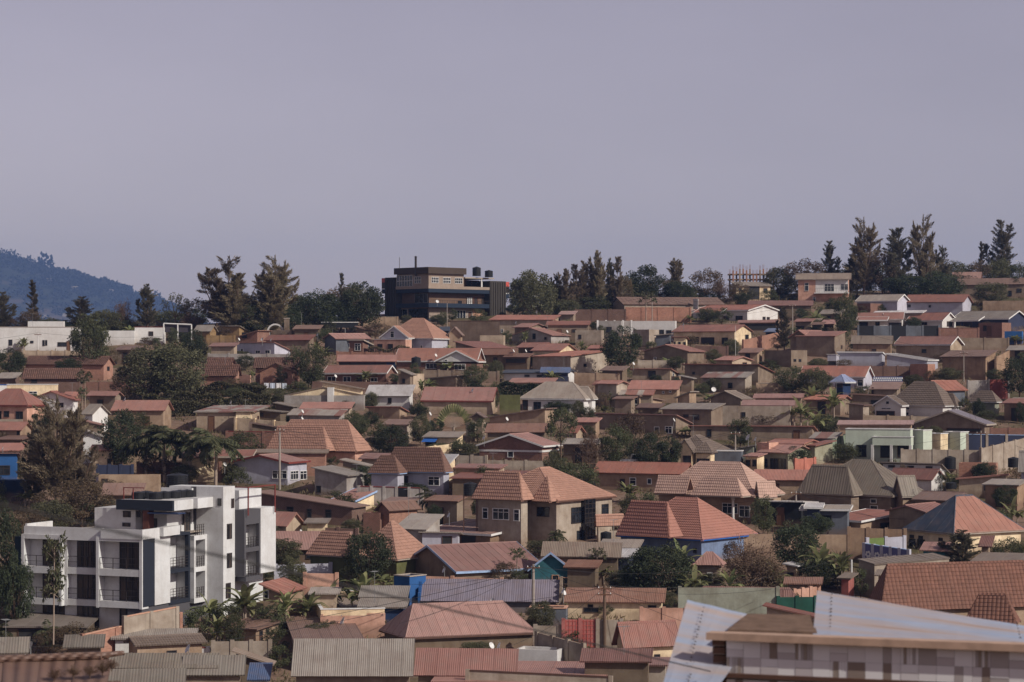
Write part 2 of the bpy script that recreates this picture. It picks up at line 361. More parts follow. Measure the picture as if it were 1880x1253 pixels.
def roof_slopes(slopes, style, root, rmat, sep, ridges, thick=0.07, capmat=None):
    mb = MB(); sheets = []
    for S in slopes:
        amin = min(q[0] for q in S.q); amax = max(q[0] for q in S.q); bmax = max(q[1] for q in S.q)
        mb.poly([S.at(a, b, -0.03) for a, b in S.q][::-1], [(a, b) for a, b in S.q][::-1])       # underside
        S.skirt(mb, S.q, -0.03, thick)
        if style == 'tile':
            n = max(3, round(bmax / 0.36)); rh = bmax / n
            for i in range(n):
                q = clip(clip(S.q, 1, i * rh, True), 1, (i + 1) * rh, False)
                if len(q) < 3: continue
                S.surf(mb, q, thick + 0.045, thick + 0.004, i * rh, (i + 1) * rh)
                lo = [p for p in q if abs(p[1] - i * rh) < 1e-6]
                if len(lo) >= 2:
                    a0 = min(p[0] for p in lo); a1 = max(p[0] for p in lo)
                    mb.poly([S.at(a0, i * rh, thick - .004), S.at(a1, i * rh, thick - .004), S.at(a1, i * rh, thick + .045), S.at(a0, i * rh, thick + .045)],
                            [(a0, i * rh - .02), (a1, i * rh - .02), (a1, i * rh), (a0, i * rh)])
        else:
            wsh = 0.86; n = max(2, round((amax - amin) / wsh)); wsh = (amax - amin) / n
            for i in range(n):
                a0 = amin + i * wsh; a1 = a0 + wsh
                q = clip(clip(S.q, 0, a0, True), 0, a1, False)
                if len(q) < 3: continue
                tgt = MB() if sep else mb
                j = 0.008 * (i % 2) + rnd.uniform(0, 0.006); k = rnd.uniform(0, 0.01)
                b0 = min(p[1] for p in q); b1 = max(p[1] for p in q)
                # sheet laid slightly proud of its neighbour, lap rib on its right edge
                S.surf(tgt, q, thick + 0.01 + j + k, thick + 0.01 + j, b0, b1)
                S.skirt(tgt, q, thick - 0.02, thick + 0.01 + j)
                r0 = [p for p in clip(q, 0, a1 - 0.05, True)]
                if len(r0) >= 3:
                    S.surf(tgt, r0, thick + 0.032 + j, thick + 0.032 + j, 0, 1); S.skirt(tgt, r0, thick, thick + 0.032 + j)
                if sep: sheets.append(tgt)
    roof = mb.build('roof', rmat, root); roof.rotation_euler = (rnd.uniform(-.006, .006), rnd.uniform(-.009, .009), rnd.uniform(-.008, .008))
    for t in sheets: t.build('roof_sheet', rmat, roof)
    if ridges:
        cb = MB()
        for a, b in ridges:
            a = Vector(a); b = Vector(b); d = (b - a).normalized(); sd = Vector((-d.y, d.x, 0))
            if sd.length < 1e-4: continue
            sd.normalize(); r = 0.15; up = Vector((0, 0, thick + 0.09)); lo = Vector((0, 0, thick - 0.10 - 0.05))
            for sg in (1, -1):
                q = [a + up, b + up, b + sd * r * sg + lo + Vector((0, 0, .06)), a + sd * r * sg + lo + Vector((0, 0, .06))]
                L = (b - a).length; u = [(0, 0), (L, 0), (L, .15), (0, .15)]
                if sg > 0: q = q[::-1]; u = u[::-1]
                cb.poly(q, u)
            for e in (a, b): cb.poly([e + up, e + sd * r + lo, e - sd * r + lo])
        cb.build('ridge_cap', capmat or rmat, roof)
    return roof

HOUSES = []
class Hs: pass

def place(uL, uN, uR, Yn, th, D0, DM=17.0):
    """footprint whose near corner shows at photo column uN and whose ends show at uL and uR"""
    qn = (uN - U0) / F; Xn = qn * Yn
    t = R(th) + math.atan(qn)
    c, s = math.cos(t), math.sin(t)
    if th >= 0:
        q = (uL - U0) / F; Wd = (Xn - q * Yn) / (c + q * s)
        if uR > uN + 0.5:
            q2 = (uR - U0) / F; den = s - q2 * c; D = (q2 * Yn - Xn) / den if den > 0.02 else D0
        else: D = D0
        D = max(2.2, min(D, DM))
        cx = Xn - Wd / 2 * c + D / 2 * s; cy = Yn + Wd / 2 * s + D / 2 * c
    else:
        q = (uR - U0) / F; Wd = (q * Yn - Xn) / (c + q * s)
        if uL < uN - 0.5:
            q2 = (uL - U0) / F; den = q2 * c - s; D = (Xn - q2 * Yn) / den if den > 0.02 else D0
        else: D = D0
        D = max(2.2, min(D, DM))
        cx = Xn + Wd / 2 * c + D / 2 * s; cy = Yn - Wd / 2 * s + D / 2 * c
    return Wd, D, cx, cy, t, Xn

class Fr:
    """local frame of a footprint: world <-> local and photo ray -> face plane"""
    def __init__(s, cx, cy, cz, t): s.cx, s.cy, s.cz, s.t = cx, cy, cz, t; s.c, s.s = math.cos(t), math.sin(t)
    def world(s, x, y): return s.cx + x * s.c + y * s.s, s.cy - x * s.s + y * s.c
    def x_at(s, u, y):           # local x where photo column u meets the plane local y
        q = (u - U0) / F      # X = q*Y ; X=cx+xc+ys ; Y=cy-xs+yc
        return (q * (s.cy + y * s.c) - s.cx - y * s.s) / (s.c + q * s.s)
    def y_at(s, u, x):
        q = (u - U0) / F
        return (q * (s.cy - x * s.s) - s.cx - x * s.c) / (s.s - q * s.c)
    def z_at(s, v, x, y): return CZ + (VH - v) / F * s.world(x, y)[1] - s.cz

def add_window(root, fr, face, Wd, D, oh, px, kind, frame, pane, gl='a'):
    x0, x1, y0, y1 = px
    dark = PL(frame)
    if face == 'f':
        yy = -D / 2 + oh; a0 = fr.x_at(x0, yy); a1 = fr.x_at(x1, yy); m = (a0 + a1) / 2
        z1 = fr.z_at(y0, m, yy); z0 = fr.z_at(y1, m, yy); lim = Wd / 2 - oh - .1
        a0 = max(a0, -lim); a1 = min(a1, lim)
        T = lambda a, d, z: (a, yy - d, z)
    else:
        xx = (Wd / 2 - oh) * (1 if face == 'r' else -1); a0 = fr.y_at(x0, xx); a1 = fr.y_at(x1, xx); m = (a0 + a1) / 2
        z1 = fr.z_at(y0, xx, m); z0 = fr.z_at(y1, xx, m); lim = D / 2 - oh - .1
        if a0 > a1: a0, a1 = a1, a0
        a0 = max(a0, -lim); a1 = min(a1, lim)
        T = (lambda a, d, z: (xx + d, a, z)) if face == 'r' else (lambda a, d, z: (xx - d, a, z))
    if a1 - a0 < 0.12 or z1 - z0 < 0.12: return
    if kind == 'd': z0 = min(z0, z1 - 1.7)
    def bx(mb, A0, A1, d0, d1, Z0, Z1):
        P = [T(A, d, Z) for Z in (Z0, Z1) for d in (d0, d1) for A in (A0, A1)]
        for q in ((0, 1, 3, 2), (4, 5, 7, 6), (0, 1, 5, 4), (2, 3, 7, 6), (0, 2, 6, 4), (1, 3, 7, 5)): mb.poly([P[i] for i in q])
    f = MB(); t = 0.07
    bx(f, a0 - t, a1 + t, -0.05, 0.06, z1, z1 + t); bx(f, a0 - t, a1 + t, -0.05, 0.09 if kind == 'w' else .05, z0 - t, z0)
    bx(f, a0 - t, a0, -0.05, 0.06, z0, z1); bx(f, a1, a1 + t, -0.05, 0.06, z0, z1)
    nm = 'door' if kind == 'd' else ('opening' if kind == 'o' else 'window')
    if kind == 'w':
        nv = max(1, round((a1 - a0) / 0.6))
        for i in range(1, nv): a = a0 + (a1 - a0) * i / nv; bx(f, a - .025, a + .025, 0, 0.05, z0, z1)
        if z1 - z0 > 0.8: zz = z0 + (z1 - z0) * 0.7; bx(f, a0, a1, 0, 0.05, zz - .025, zz + .025)
    fo = f.build(nm, dark, root)
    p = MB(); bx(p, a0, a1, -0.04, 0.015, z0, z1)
    p.build('pane' if kind == 'w' else ('leaf' if kind == 'd' else 'recess'), pane, fo)  # openings are not cut: a dark panel paints the shade inside them

def body(root, fr, Wd, D, h, hr, roof, wall, rm, oh, sep, fas=None, hb=None, cap=True, zb=-2.0, walls=True, front_only=False, fcol=None, ridge_k=1.0):
    """walls + roof of one rectangular volume in the frame of root (footprint centred on 0,0)"""
    x0, x1, y0, y1 = -Wd / 2, Wd / 2, -D / 2, D / 2
    wx0, wx1, wy0, wy1 = x0 + oh, x1 - oh, y0 + oh, y1 - oh
    ridges = []; sl = []
    if roof == 'gx':
        sl = [[(x0, y0, h), (x1, y0, h), (x1, 0, hr), (x0, 0, hr)], [(x1, y1, h), (x0, y1, h), (x0, 0, hr), (x1, 0, hr)]]
        zr = lambda x, y: h + (hr - h) * (1 - abs(y) / (D / 2)); ridges = [((x0, 0, hr), (x1, 0, hr))]
    elif roof == 'gy':
        sl = [[(x0, y1, h), (x0, y0, h), (0, y0, hr), (0, y1, hr)], [(x1, y0, h), (x1, y1, h), (0, y1, hr), (0, y0, hr)]]
        zr = lambda x, y: h + (hr - h) * (1 - abs(x) / (Wd / 2)); ridges = [((0, y0, hr), (0, y1, hr))]
    elif roof == 'hip':
        if Wd >= D:
            r = (Wd - D * ridge_k) / 2; r = max(0.05, r)
            A, B_ = (-r, 0, hr), (r, 0, hr)
            sl = [[(x0, y0, h), (x1, y0, h), B_, A], [(x1, y0, h), (x1, y1, h), B_], [(x1, y1, h), (x0, y1, h), A, B_], [(x0, y1, h), (x0, y0, h), A]]
            ridges = [(A, B_), ((x0, y0, h), A), ((x0, y1, h), A), ((x1, y0, h), B_), ((x1, y1, h), B_)]
        else:
            r = max(0.05, (D - Wd * ridge_k) / 2); A, B_ = (0, -r, hr), (0, r, hr)
            sl = [[(x0, y0, h), (x1, y0, h), A], [(x1, y0, h), (x1, y1, h), B_, A], [(x1, y1, h), (x0, y1, h), B_], [(x0, y1, h), (x0, y0, h), A, B_]]
            ridges = [(A, B_), ((x0, y0, h), A), ((x1, y0, h), A), ((x1, y1, h), B_), ((x0, y1, h), B_)]
        zr = lambda x, y: h + 0.05
    elif roof == 'mf':
        sl = [[(x0, y0, h), (x1, y0, h), (x1, y1, hr), (x0, y1, hr)]]; zr = lambda x, y: h + (hr - h) * (y - y0) / D
    elif roof == 'mb':
        sl = [[(x1, y1, hr), (x0, y1, hr), (x0, y0, h), (x1, y0, h)]]; zr = lambda x, y: h + (hr - h) * (y - y0) / D
    elif roof == 'mx':
        if hr >= h: sl = [[(x1, y0, h), (x1, y1, h), (x0, y1, hr), (x0, y0, hr)]]
        else: sl = [[(x0, y1, hr), (x0, y0, hr), (x1, y0, h), (x1, y1, h)]]
        zr = lambda x, y: hr + (h - hr) * (x - x0) / Wd
    elif roof == 'flat': zr = lambda x, y: h
    wm = W(wall)
    if walls:
        mb = MB()
        def side(a, b, mid=None):
            pts = [(*a, zb), (*b, zb), (*b, zr(*b) - .02)]
            if mid: pts.append((*mid, zr(*mid) - .02))
            pts.append((*a, zr(*a) - .02)); mb.poly(pts)
        side((wx0, wy0), (wx1, wy0), (0, wy0) if roof == 'gy' else None)
        side((wx1, wy0), (wx1, wy1), (wx1, 0) if roof == 'gx' else None)
        side((wx1, wy1), (wx0, wy1), (0, wy1) if roof == 'gy' else None)
        side((wx0, wy1), (wx0, wy0), (wx0, 0) if roof == 'gx' else None)
        if roof == 'flat':
            t = 0.18; d = 0.45
            ix0, ix1, iy0, iy1 = wx0 + t, wx1 - t, wy0 + t, wy1 - t
            o = [(wx0, wy0), (wx1, wy0), (wx1, wy1), (wx0, wy1)]; i_ = [(ix0, iy0), (ix1, iy0), (ix1, iy1), (ix0, iy1)]
            for k in range(4):
                j = (k + 1) % 4; z = h - .02
                mb.poly([(*o[k], z), (*o[j], z), (*i_[j], z), (*i_[k], z)])
                mb.poly([(*i_[k], z), (*i_[j], z), (*i_[j], h - d), (*i_[k], h - d)])
        mb.build('wall', wm, root)
    if roof == 'flat':
        mb = MB(); t = 0.18; d = 0.45
        mb.poly([(wx0 + t, wy0 + t, h - d), (wx1 - t, wy0 + t, h - d), (wx1 - t, wy1 - t, h - d), (wx0 + t, wy1 - t, h - d)])
        ro = mb.build('roof', RM(rm) if rm else PL('concp'), root)
        if fas:
            cp = MB(); e = 0.06; z0, z1 = h - .02, h + .07
            for (a, b, c_, d_) in ((wx0 - e, wx1 + e, wy0 - e, wy0 + t + e), (wx0 - e, wx1 + e, wy1 - t - e, wy1 + e), (wx0 - e, wx0 + t + e, wy0 + t + e, wy1 - t - e), (wx1 - t - e, wx1 + e, wy0 + t + e, wy1 - t - e)):
                cp.box(a, b, c_, d_, z0, z1)
            cp.build('coping', PL(fas), ro)
        return zr
    S = [Slope(q) for q in sl]
    ro = roof_slopes(S, 'tile' if rm in TILES else 'metal', root, RM(rm), sep, ridges if (cap and ridges) else None)
    if fas:
        fb = MB()
        rset = [(Vector(a), Vector(b)) for a, b in ridges]
        for q in S:
            for i in range(len(q.p)):
                a, b = q.p[i], q.p[(i + 1) % len(q.p)]
                if any(((a - r0).length < .01 and (b - r1).length < .01) or ((a - r1).length < .01 and (b - r0).length < .01) for r0, r1 in rset): continue
                d = (b - a); 
                if d.length < .05: continue
                o = d.cross(Vector((0, 0, 1))); o.z = 0
                if o.length < 1e-6: continue
                o.normalize(); o *= 0.03; up = Vector((0, 0, .13)); dn = Vector((0, 0, -.09))
                P = [a + dn, b + dn, b + up, a + up]; Q = [p + o for p in P]
                fb.poly(Q); fb.poly(P[::-1]); fb.poly([P[3], P[2], Q[2], Q[3]][::-1]); fb.poly([P[0], P[1], Q[1], Q[0]])
        fb.build('fascia', PL(fas), ro)
    return zr

def parse(win):
    out = []
    for q in [s for s in win.split(';') if s.strip()]:
        t = q.split(); out.append((t[0], [float(a) for a in t[1:5]])) 
    return out

def H(label, uL, uN, uR, ve, vr, roof, wall, rm, h=2.8, vb=None, th=20, D=6.5, oh=0.35, win='', fr='white', fas=None,
      cat='house', name='house', hb=None, cap=None, Y=None, pane=None, ridge_k=1.0, sep=None, group=None):
    uL, uN, uR, ve, vr = PX(uL), PX(uN), PX(uR), PY(ve), PY(vr)
    HOUSE_RND[0] = rnd2.random()
    if uR < uN: uR = uN
    if abs(th) > 9: th += rnd.uniform(-3, 5) * (1 if th > 0 else -1)
    if Y: Yn = Y
    elif vb is not None: Yn = ygv(PY(vb))
    else: Yn = ygv(ve, h)
    Wd, D, cx, cy, t, Xn = place(uL, uN, uR, Yn, th, D)
    gz = CZ - 49.26 + 0.1211 * Yn
    h = CZ + (VH - ve) / F * Yn - gz
    fr_ = Fr(cx, cy, gz, t)
    if roof in ('gx', 'hip'): yy = cy
    elif roof == 'gy': yy = fr_.world(0, -D / 2)[1]
    elif roof in ('mf', 'mb'): yy = fr_.world(0, D / 2)[1]
    elif roof == 'mx': yy = fr_.world(-Wd / 2, -D / 2)[1]
    else: yy = Yn
    hr = CZ + (VH - vr) / F * yy - gz
    if roof == 'mb': hr = h - D * math.tan(R(9)) if hb is None else h - hb
    elif roof == 'mx': hr = max(0.8, hr)
    elif roof != 'flat': hr = max(hr, h + 0.35)
    if roof == 'flat': oh = 0.0; hr = h
    root = empty(name, (cx, cy, gz), -t, label, cat, group)
    sep = (Yn < 258) if sep is None else sep
    if rm in TILES: sep = False
    body(root, fr_, Wd, D, h, hr, roof, wall, rm, oh, sep, fas, cap=(roof in ('gx', 'gy', 'hip')) if cap is None else cap, ridge_k=ridge_k)
    o = Hs(); o.root, o.fr, o.W, o.D, o.h, o.hr, o.Yn, o.label, o.oh, o.gz, o.t, o.Xn, o.uv = root, fr_, Wd, D, h, hr, Yn, label, oh, gz, t, Xn, ((uL + uR) / 2, ve)
    HOUSES.append(o)
    gl = pane or glassmat('dark')
    if not win and roof != 'hip' and h > 1.9:                  # plain walls still have a few small openings
        rq = random.Random(hash_(label) + int(Xn * 10)); lim = Wd - 2 * oh
        for fc, ln, off in (('f', lim, -D / 2 + oh), ('r', D - 2 * oh, Wd / 2 - oh)):
            n = int(ln / rq.uniform(3.2, 5.5)) if fc == 'f' else (1 if rq.random() < .45 and ln > 3 else 0)
            for i in range(min(n, 3)):
                if rq.random() < .3: continue
                c = -ln / 2 + ln * (i + rq.uniform(.3, .7)) / max(1, n); door = rq.random() < .22; w_ = .75 if door else rq.choice((.5, .7, .9, 1.1)); z1 = min(h - .35, rq.uniform(1.75, 2.1)); z0 = 0 if door else z1 - rq.choice((.5, .7, .9))
                p0 = fr_.world(*((c - w_ / 2, off) if fc == 'f' else (off, c - w_ / 2))); p1 = fr_.world(*((c + w_ / 2, off) if fc == 'f' else (off, c + w_ / 2))); ym = (p0[1] + p1[1]) / 2
                pxr = (U0 + p0[0] / p0[1] * F, U0 + p1[0] / p1[1] * F, VH - (gz + z1 - CZ) / ym * F, VH - (gz + z0 - CZ) / ym * F); kd = 'd' if door else rq.choice(('w', 'w', 'o'))
                if pxr[1] - pxr[0] < .6: continue
                add_window(root, fr_, fc, Wd, D, oh, pxr, kd, rq.choice(('white', 'frame', 'frame', 'wood')) if kd == 'w' else 'brownf', gl if kd == 'w' else (PL('wood') if kd == 'd' else PL('dark')))
    for k, px in parse(win):
        face = k[0].lower(); kind = {'': 'w', 'd': 'd', 'o': 'o'}[k[1:]]
        q = (PX(px[0]), PX(px[1]), PY(px[2]), PY(px[3]))
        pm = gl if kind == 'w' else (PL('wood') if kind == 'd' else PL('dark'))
        add_window(root, fr_, face, Wd, D, oh, q, kind, fr if kind == 'w' else ('brownf' if kind == 'd' else 'brownf'), pm)
    return o

def WING(o, uL, uN, uR, ve, vr, roof, wall, rm, dy=-1.2, th=None, D=5.0, oh=0.3, fas=None, win='', fr='white', walls=True, zb=-2.0, cap=True, ridge_k=1.0):
    """a further volume of house o, its near corner dy metres nearer (negative) or farther than o's"""
    uL, uN, uR, ve, vr = PX(uL), PX(uN), PX(uR), PY(ve), PY(vr)
    Yn = o.Yn + dy
    if th is None: th = math.degrees(o.t - math.atan((uN - U0) / F))
    Wd, D, cx, cy, t, Xn = place(uL, uN, max(uR, uN), Yn, th, D)
    f2 = Fr(cx, cy, o.gz, t)
    h = CZ + (VH - ve) / F * Yn - o.gz
    yy = {'gx': cy, 'hip': cy, 'gy': f2.world(0, -D / 2)[1], 'mf': f2.world(0, D / 2)[1]}.get(roof, Yn)
    if roof == 'mx': yy = f2.world(-Wd / 2, -D / 2)[1]
    hr = CZ + (VH - vr) / F * yy - o.gz
    if roof == 'mb': hr = h - D * 0.12
    elif roof not in ('flat', 'mx'): hr = max(hr, h + 0.25)
    if roof == 'flat': oh = 0
    # parts live under the house root; bake the wing's own frame into the mesh coordinates through a temporary parent
    before = set(o.root.children)
    body(o.root, f2, Wd, D, h, hr, roof, wall, rm, oh, False, fas, walls=walls, zb=zb, cap=cap, ridge_k=ridge_k)
    for k, px in parse(win):
        face = k[0].lower(); kind = {'': 'w', 'd': 'd', 'o': 'o'}[k[1:]]
        q = (PX(px[0]), PX(px[1]), PY(px[2]), PY(px[3]))
        add_window(o.root, f2, face, Wd, D, oh, q, kind, fr if kind == 'w' else 'brownf', glassmat('dark') if kind == 'w' else (PL('wood') if kind == 'd' else PL('dark')))
    M = Matrix.Translation(((cx - o.root.location.x), (cy - o.root.location.y), 0))
    Rw = Matrix.Rotation(-t, 4, 'Z'); Ro = Matrix.Rotation(o.t, 4, 'Z')
    X = Ro @ M @ Rw
    for c in set(o.root.children) - before:
        c.data.transform(X)
        for g in c.children: g.data.transform(X)
    return f2

def WALL(label, x0, y0, x1, y1, hgt, mat, piers=0, cop=None, t=0.2, yb=None, pier_mat=None, name='compound_wall', cat='wall', dy=0.0, coph=0.08, panel_mat=None):
    """free-standing wall whose top runs from photo point (x0,y0) to (x1,y1), hgt metres above the slope"""
    P = []
    for x, y in ((x0, y0), (x1, y1)):
        u, v = PX(x), PY(y); Y = ygv(v, hgt) + dy; P.append(Vector(((u - U0) / F * Y, Y, CZ + (VH - v) / F * Y)))
    a, b = P; d = Vector((b.x - a.x, b.y - a.y, 0)); L = d.length; ang = math.atan2(d.y, d.x)
    root = empty(name, (a.x, a.y, a.z - hgt), ang, label, cat); HOUSE_RND[0] = rnd2.random()
    dz = b.z - a.z; m = W(mat); n = max(1, piers)
    for i in range(n):
        f0, f1 = i / n, (i + 1) / n
        q = MB(); zA, zB = hgt + dz * f0, hgt + dz * f1
        g = 0.0 if not piers else 0.13
        X0, X1 = L * f0 + g, L * f1 - g
        q.poly([(X0, 0, -2), (X1, 0, -2), (X1, 0, zB), (X0, 0, zA)]); q.poly([(X1, t, -2), (X0, t, -2), (X0, t, zA), (X1, t, zB)])
        q.poly([(X0, 0, zA), (X1, 0, zB), (X1, t, zB), (X0, t, zA)]); q.poly([(X0, t, -2), (X0, 0, -2), (X0, 0, zA), (X0, t, zA)]); q.poly([(X1, 0, -2), (X1, t, -2), (X1, t, zB), (X1, 0, zB)])
        q.build('wall_panel', m, root)
        if cop:
            c = MB(); e = .05
            for (ya, yb_, za, zb) in ((-e, t + e, 0.002, coph),):
                V = [(X0, ya, zA + za), (X1, ya, zB + za), (X1, yb_, zB + za), (X0, yb_, zA + za)]; V2 = [(p[0], p[1], p[2] + zb) for p in V]
                c.poly(V2); c.poly(V[::-1])
                for k in range(4): c.poly([V[k], V[(k + 1) % 4], V2[(k + 1) % 4], V2[k]])
            c.build('coping', PL(cop), root)
    if piers:
        for i in range(n + 1):
            q = MB(); xx = L * i / n; z = hgt + dz * i / n
            q.box(xx - .16, xx + .16, -0.07, t + .07, -2, z + .12); q.build('pier', W(pier_mat or mat), root)
    o = Hs(); o.root, o.Yn, o.label, o.L, o.uv = root, min(a.y, b.y), label, L, ((PX(x0) + PX(x1)) / 2, PY(y0)); o.h = hgt
    HOUSES.append(o); return o

# ------------------------------------------------------------------ roof-top and street things
_sh = {}
def dish_mesh():
    if 'dish' in _sh: return _sh['dish']
    mb = MB(); pr = [(0.0, 0.0), (.18, .015), (.32, .05), (.45, .11)]
    mb.lathe(pr, 14); mb.lathe([(r, z + .012) for r, z in pr[::-1]], 14)
    me = mb.build('dish', PL('white'), None, True); _sh['dish'] = me.data; bpy.data.objects.remove(me)
    mb = MB(); mb.bar((0, .1, 0), (0, .45, .42), .012, 5); mb.box(-.03, .03, .42, .50, .40, .46)
    me = mb.build('feed_arm', PL('steel')); _sh['arm'] = me.data; bpy.data.objects.remove(me)
    return _sh['dish']
dish_n = {}
def DISH(host, u, v, dy=0.6, r=1.0, yaw=None, pole=1.1):
    dish_mesh(); u, v = PX(u), PY(v); Y = host.Yn + dy
    p = Vector(((u - U0) / F * Y, Y, CZ + (VH - v) / F * Y))
    dish_n.setdefault(host.label, []).append(u)
    root = empty('satellite_dish', (p.x, p.y, p.z - pole), 0, 'x', 'satellite dish'); root['host'] = host.label; root['pu'] = u
    m = MB(); m.bar((0, 0, 0), (0, 0, pole), .035, 6); m.build('mast', PL('steel'), root)
    d = bpy.data.objects.new('dish', _sh['dish']); COL.objects.link(d); d.parent = root; d.location = (0, -.06, pole)
    yw = rnd.choice((-1.3, -1.15, 1.0, 1.25, -0.8)) if yaw is None else yaw
    d.rotation_euler = (R(62), 0, yw); d.scale = (r * .62, r * .62, r * .62)
    a = bpy.data.objects.new('feed_arm', _sh['arm']); COL.objects.link(a); a.parent = d
    return root

def TANK(label, u, vt, vbm, wpx, Y, stand=None, col='black', legs=True):
    """ribbed plastic water tank; its top and bottom show at photo rows vt and vbm"""
    u, vt, vbm, wpx = PX(u), PY(vt), PY(vbm), wpx / _tile[2]
    s = F / Y; hgt = (vbm - vt) / s; r = wpx / s / 2
    x = (u - U0) / F * Y; z = CZ + (VH - vbm) / F * Y
    root = empty('water_tank', (x, Y, z), 0, label, 'water tank')
    mb = MB(); pr = [(0, 0), (r, 0)]; n = 6
    for i in range(n):
        a = hgt * .86 * i / n; b = hgt * .86 / n; pr += [(r, a + .1 * b), (r * .965, a + .2 * b), (r * .965, a + .3 * b), (r, a + .42 * b), (r, a + .98 * b)]
    pr += [(r * .9, hgt * .9), (r * .45, hgt * .97), (r * .25, hgt * .975)]
    mb.lathe(pr, 18); mb.build('tank_body', PL(col), root)
    mb = MB(); mb.lathe([(r * .26, hgt * .965), (r * .26, hgt), (r * .2, hgt * 1.02), (0, hgt * 1.02)], 12); mb.build('lid', PL(col), root)
    if stand:
        mb = MB(); hh = stand; e = r * 1.05
        mb.box(-e, e, -e, e, -.09, -.003)
        mb.build('platform', PL('brownf'), root)
        for a in (-1, 1):
            for b in (-1, 1):
                m2 = MB(); m2.bar((a * e * .9, b * e * .9, -hh), (a * e * .9, b * e * .9, -.09), .05, 5); m2.build('leg', PL('brownf'), root)
    return root

def POLE(label, x, yt, yb, lean=0.0, r=.11, mat='pole', arms=1, name='utility_pole', lamp=False, Y=None):
    u, vt, vb = PX(x), PY(yt), PY(yb); Y = Y or ygv(vb)
    X = (u - U0) / F * Y; zb = CZ + (VH - vb) / F * Y; zt = CZ + (VH - vt) / F * Y
    root = empty(name, (X, Y, zb), 0, label, 'lamp post' if lamp else 'pole')
    hgt = zt - zb; mb = MB(); mb.bar((0, 0, -1.5), (lean * hgt, 0, hgt), r, 8, r * .65); mb.build('shaft', PL(mat), root)
    if lamp:
        mb = MB(); mb.bar((lean * hgt, 0, hgt), (lean * hgt - .5, -.4, hgt + .25), .04, 5); mb.build('bracket', PL(mat), root)
        mb = MB(); mb.box(lean * hgt - 1.0, lean * hgt - .45, -.5, -.3, hgt + .2, hgt + .32); mb.build('lamp_head', PL('white'), root)
    else:
        for i in range(arms):
            mb = MB(); z = hgt - .35 - .5 * i; mb.box(lean * hgt - .6, lean * hgt + .6, -.14, -.04, z, z + .1); mb.build('crossarm', PL('wood'), root)
            for k in (-.5, .5):
                mb = MB(); mb.lathe([(.03, 0), (.05, .04), (.03, .09), (.045, .12), (0, .15)], 8, (lean * hgt + k, -.09, z + .1)); mb.build('insulator', PL('white'), root)
    o = Hs(); o.top = Vector((X + lean * hgt, Y, zt)); o.root = root; return o

def WIRE(label, a, b, sag=0.6, r=.016, name='power_line', mat='dark', n=24):
    a = Vector(a); b = Vector(b); mb = MB(); prev = None
    root_loc = a.copy()
    for i in range(n + 1):
        t = i / n; p = a.lerp(b, t) - a; p.z -= sag * 4 * t * (1 - t)
        if prev is not None: mb.bar(prev, p, r, 5)
        prev = p
    o = mb.build(name, PL(mat)); o.location = root_loc; tag(o, label, 'cable'); return o
# ------------------------------------------------------------------ vegetation (unit-height meshes shared between trees of a kind)
def np_mesh(name, V, Fc, mat, smooth=False):
    me = bpy.data.meshes.new(name); V = np.asarray(V, np.float32); Fc = np.asarray(Fc, np.int32); k = Fc.shape[1]
    me.vertices.add(len(V)); me.vertices.foreach_set('co', V.ravel())
    me.loops.add(Fc.size); me.loops.foreach_set('vertex_index', Fc.ravel())
    me.polygons.add(len(Fc)); me.polygons.foreach_set('loop_start', np.arange(0, Fc.size, k, dtype=np.int32))
    try: me.polygons.foreach_set('loop_total', np.full(len(Fc), k, np.int32))
    except Exception: pass
    me.materials.append(mat); me.update(); me.validate()
    return me
def unit(a): return a / (np.linalg.norm(a, axis=-1, keepdims=True) + 1e-9)
def leaves(C, Dr, L, Wd):
    """diamond leaves at C pointing along Dr"""
    n = len(C); Dr = unit(Dr); r = unit(npr.normal(size=(n, 3))); S = unit(np.cross(Dr, r))
    L = np.broadcast_to(np.asarray(L, float).reshape(-1, 1), (n, 1)); Wd = np.broadcast_to(np.asarray(Wd, float).reshape(-1, 1), (n, 1))
    V = np.stack([C, C + Dr * L * .45 + S * Wd * .5, C + Dr * L, C + Dr * L * .45 - S * Wd * .5], 1).reshape(-1, 3)
    return V, np.arange(4 * n).reshape(n, 4)
def tubes(segs, n=5):
    V = []; Fc = []
    for a, b, r0, r1 in segs:
        a = np.array(a, float); b = np.array(b, float); d = unit(b - a); t = np.array([0, 0, 1.]) if abs(d[2]) < .9 else np.array([1., 0, 0])
        p = unit(np.cross(d, t)); q = np.cross(d, p); i0 = len(V)
        for (c, r) in ((a, r0), (b, r1)):
            for i in range(n): an = 2 * math.pi * i / n; V.append(c + (p * math.cos(an) + q * math.sin(an)) * r)
        for i in range(n): j = (i + 1) % n; Fc.append((i0 + j, i0 + i, i0 + n + i, i0 + n + j))
    return V, Fc
LM = {
 'casu': ((0.070, 0.058, 0.038), (0.16, 0.125, 0.080)), 'casud': ((0.036, 0.034, 0.024), (0.095, 0.080, 0.054)),
 'broad': ((0.030, 0.038, 0.018), (0.090, 0.090, 0.044)), 'broadd': ((0.020, 0.028, 0.016), (0.060, 0.066, 0.034)), 'olive': ((0.040, 0.042, 0.022), (0.110, 0.102, 0.056)),
 'dry': ((0.075, 0.048, 0.034), (0.16, 0.105, 0.075)), 'brownish': ((0.050, 0.036, 0.022), (0.12, 0.084, 0.052)), 'palm': ((0.030, 0.036, 0.018), (0.10, 0.095, 0.05)),
 'banana': ((0.06, 0.075, 0.03), (0.21, 0.20, 0.095)), 'hedge': ((0.045, 0.044, 0.022), (0.105, 0.092, 0.048)), 'grass': ((0.07, 0.06, 0.03), (0.16, 0.125, 0.07))}
def LMAT(k): return leafmat(k, *[tuple(x * (1.9 if k.startswith('casu') else 1.6) for x in c) for c in LM[k]])

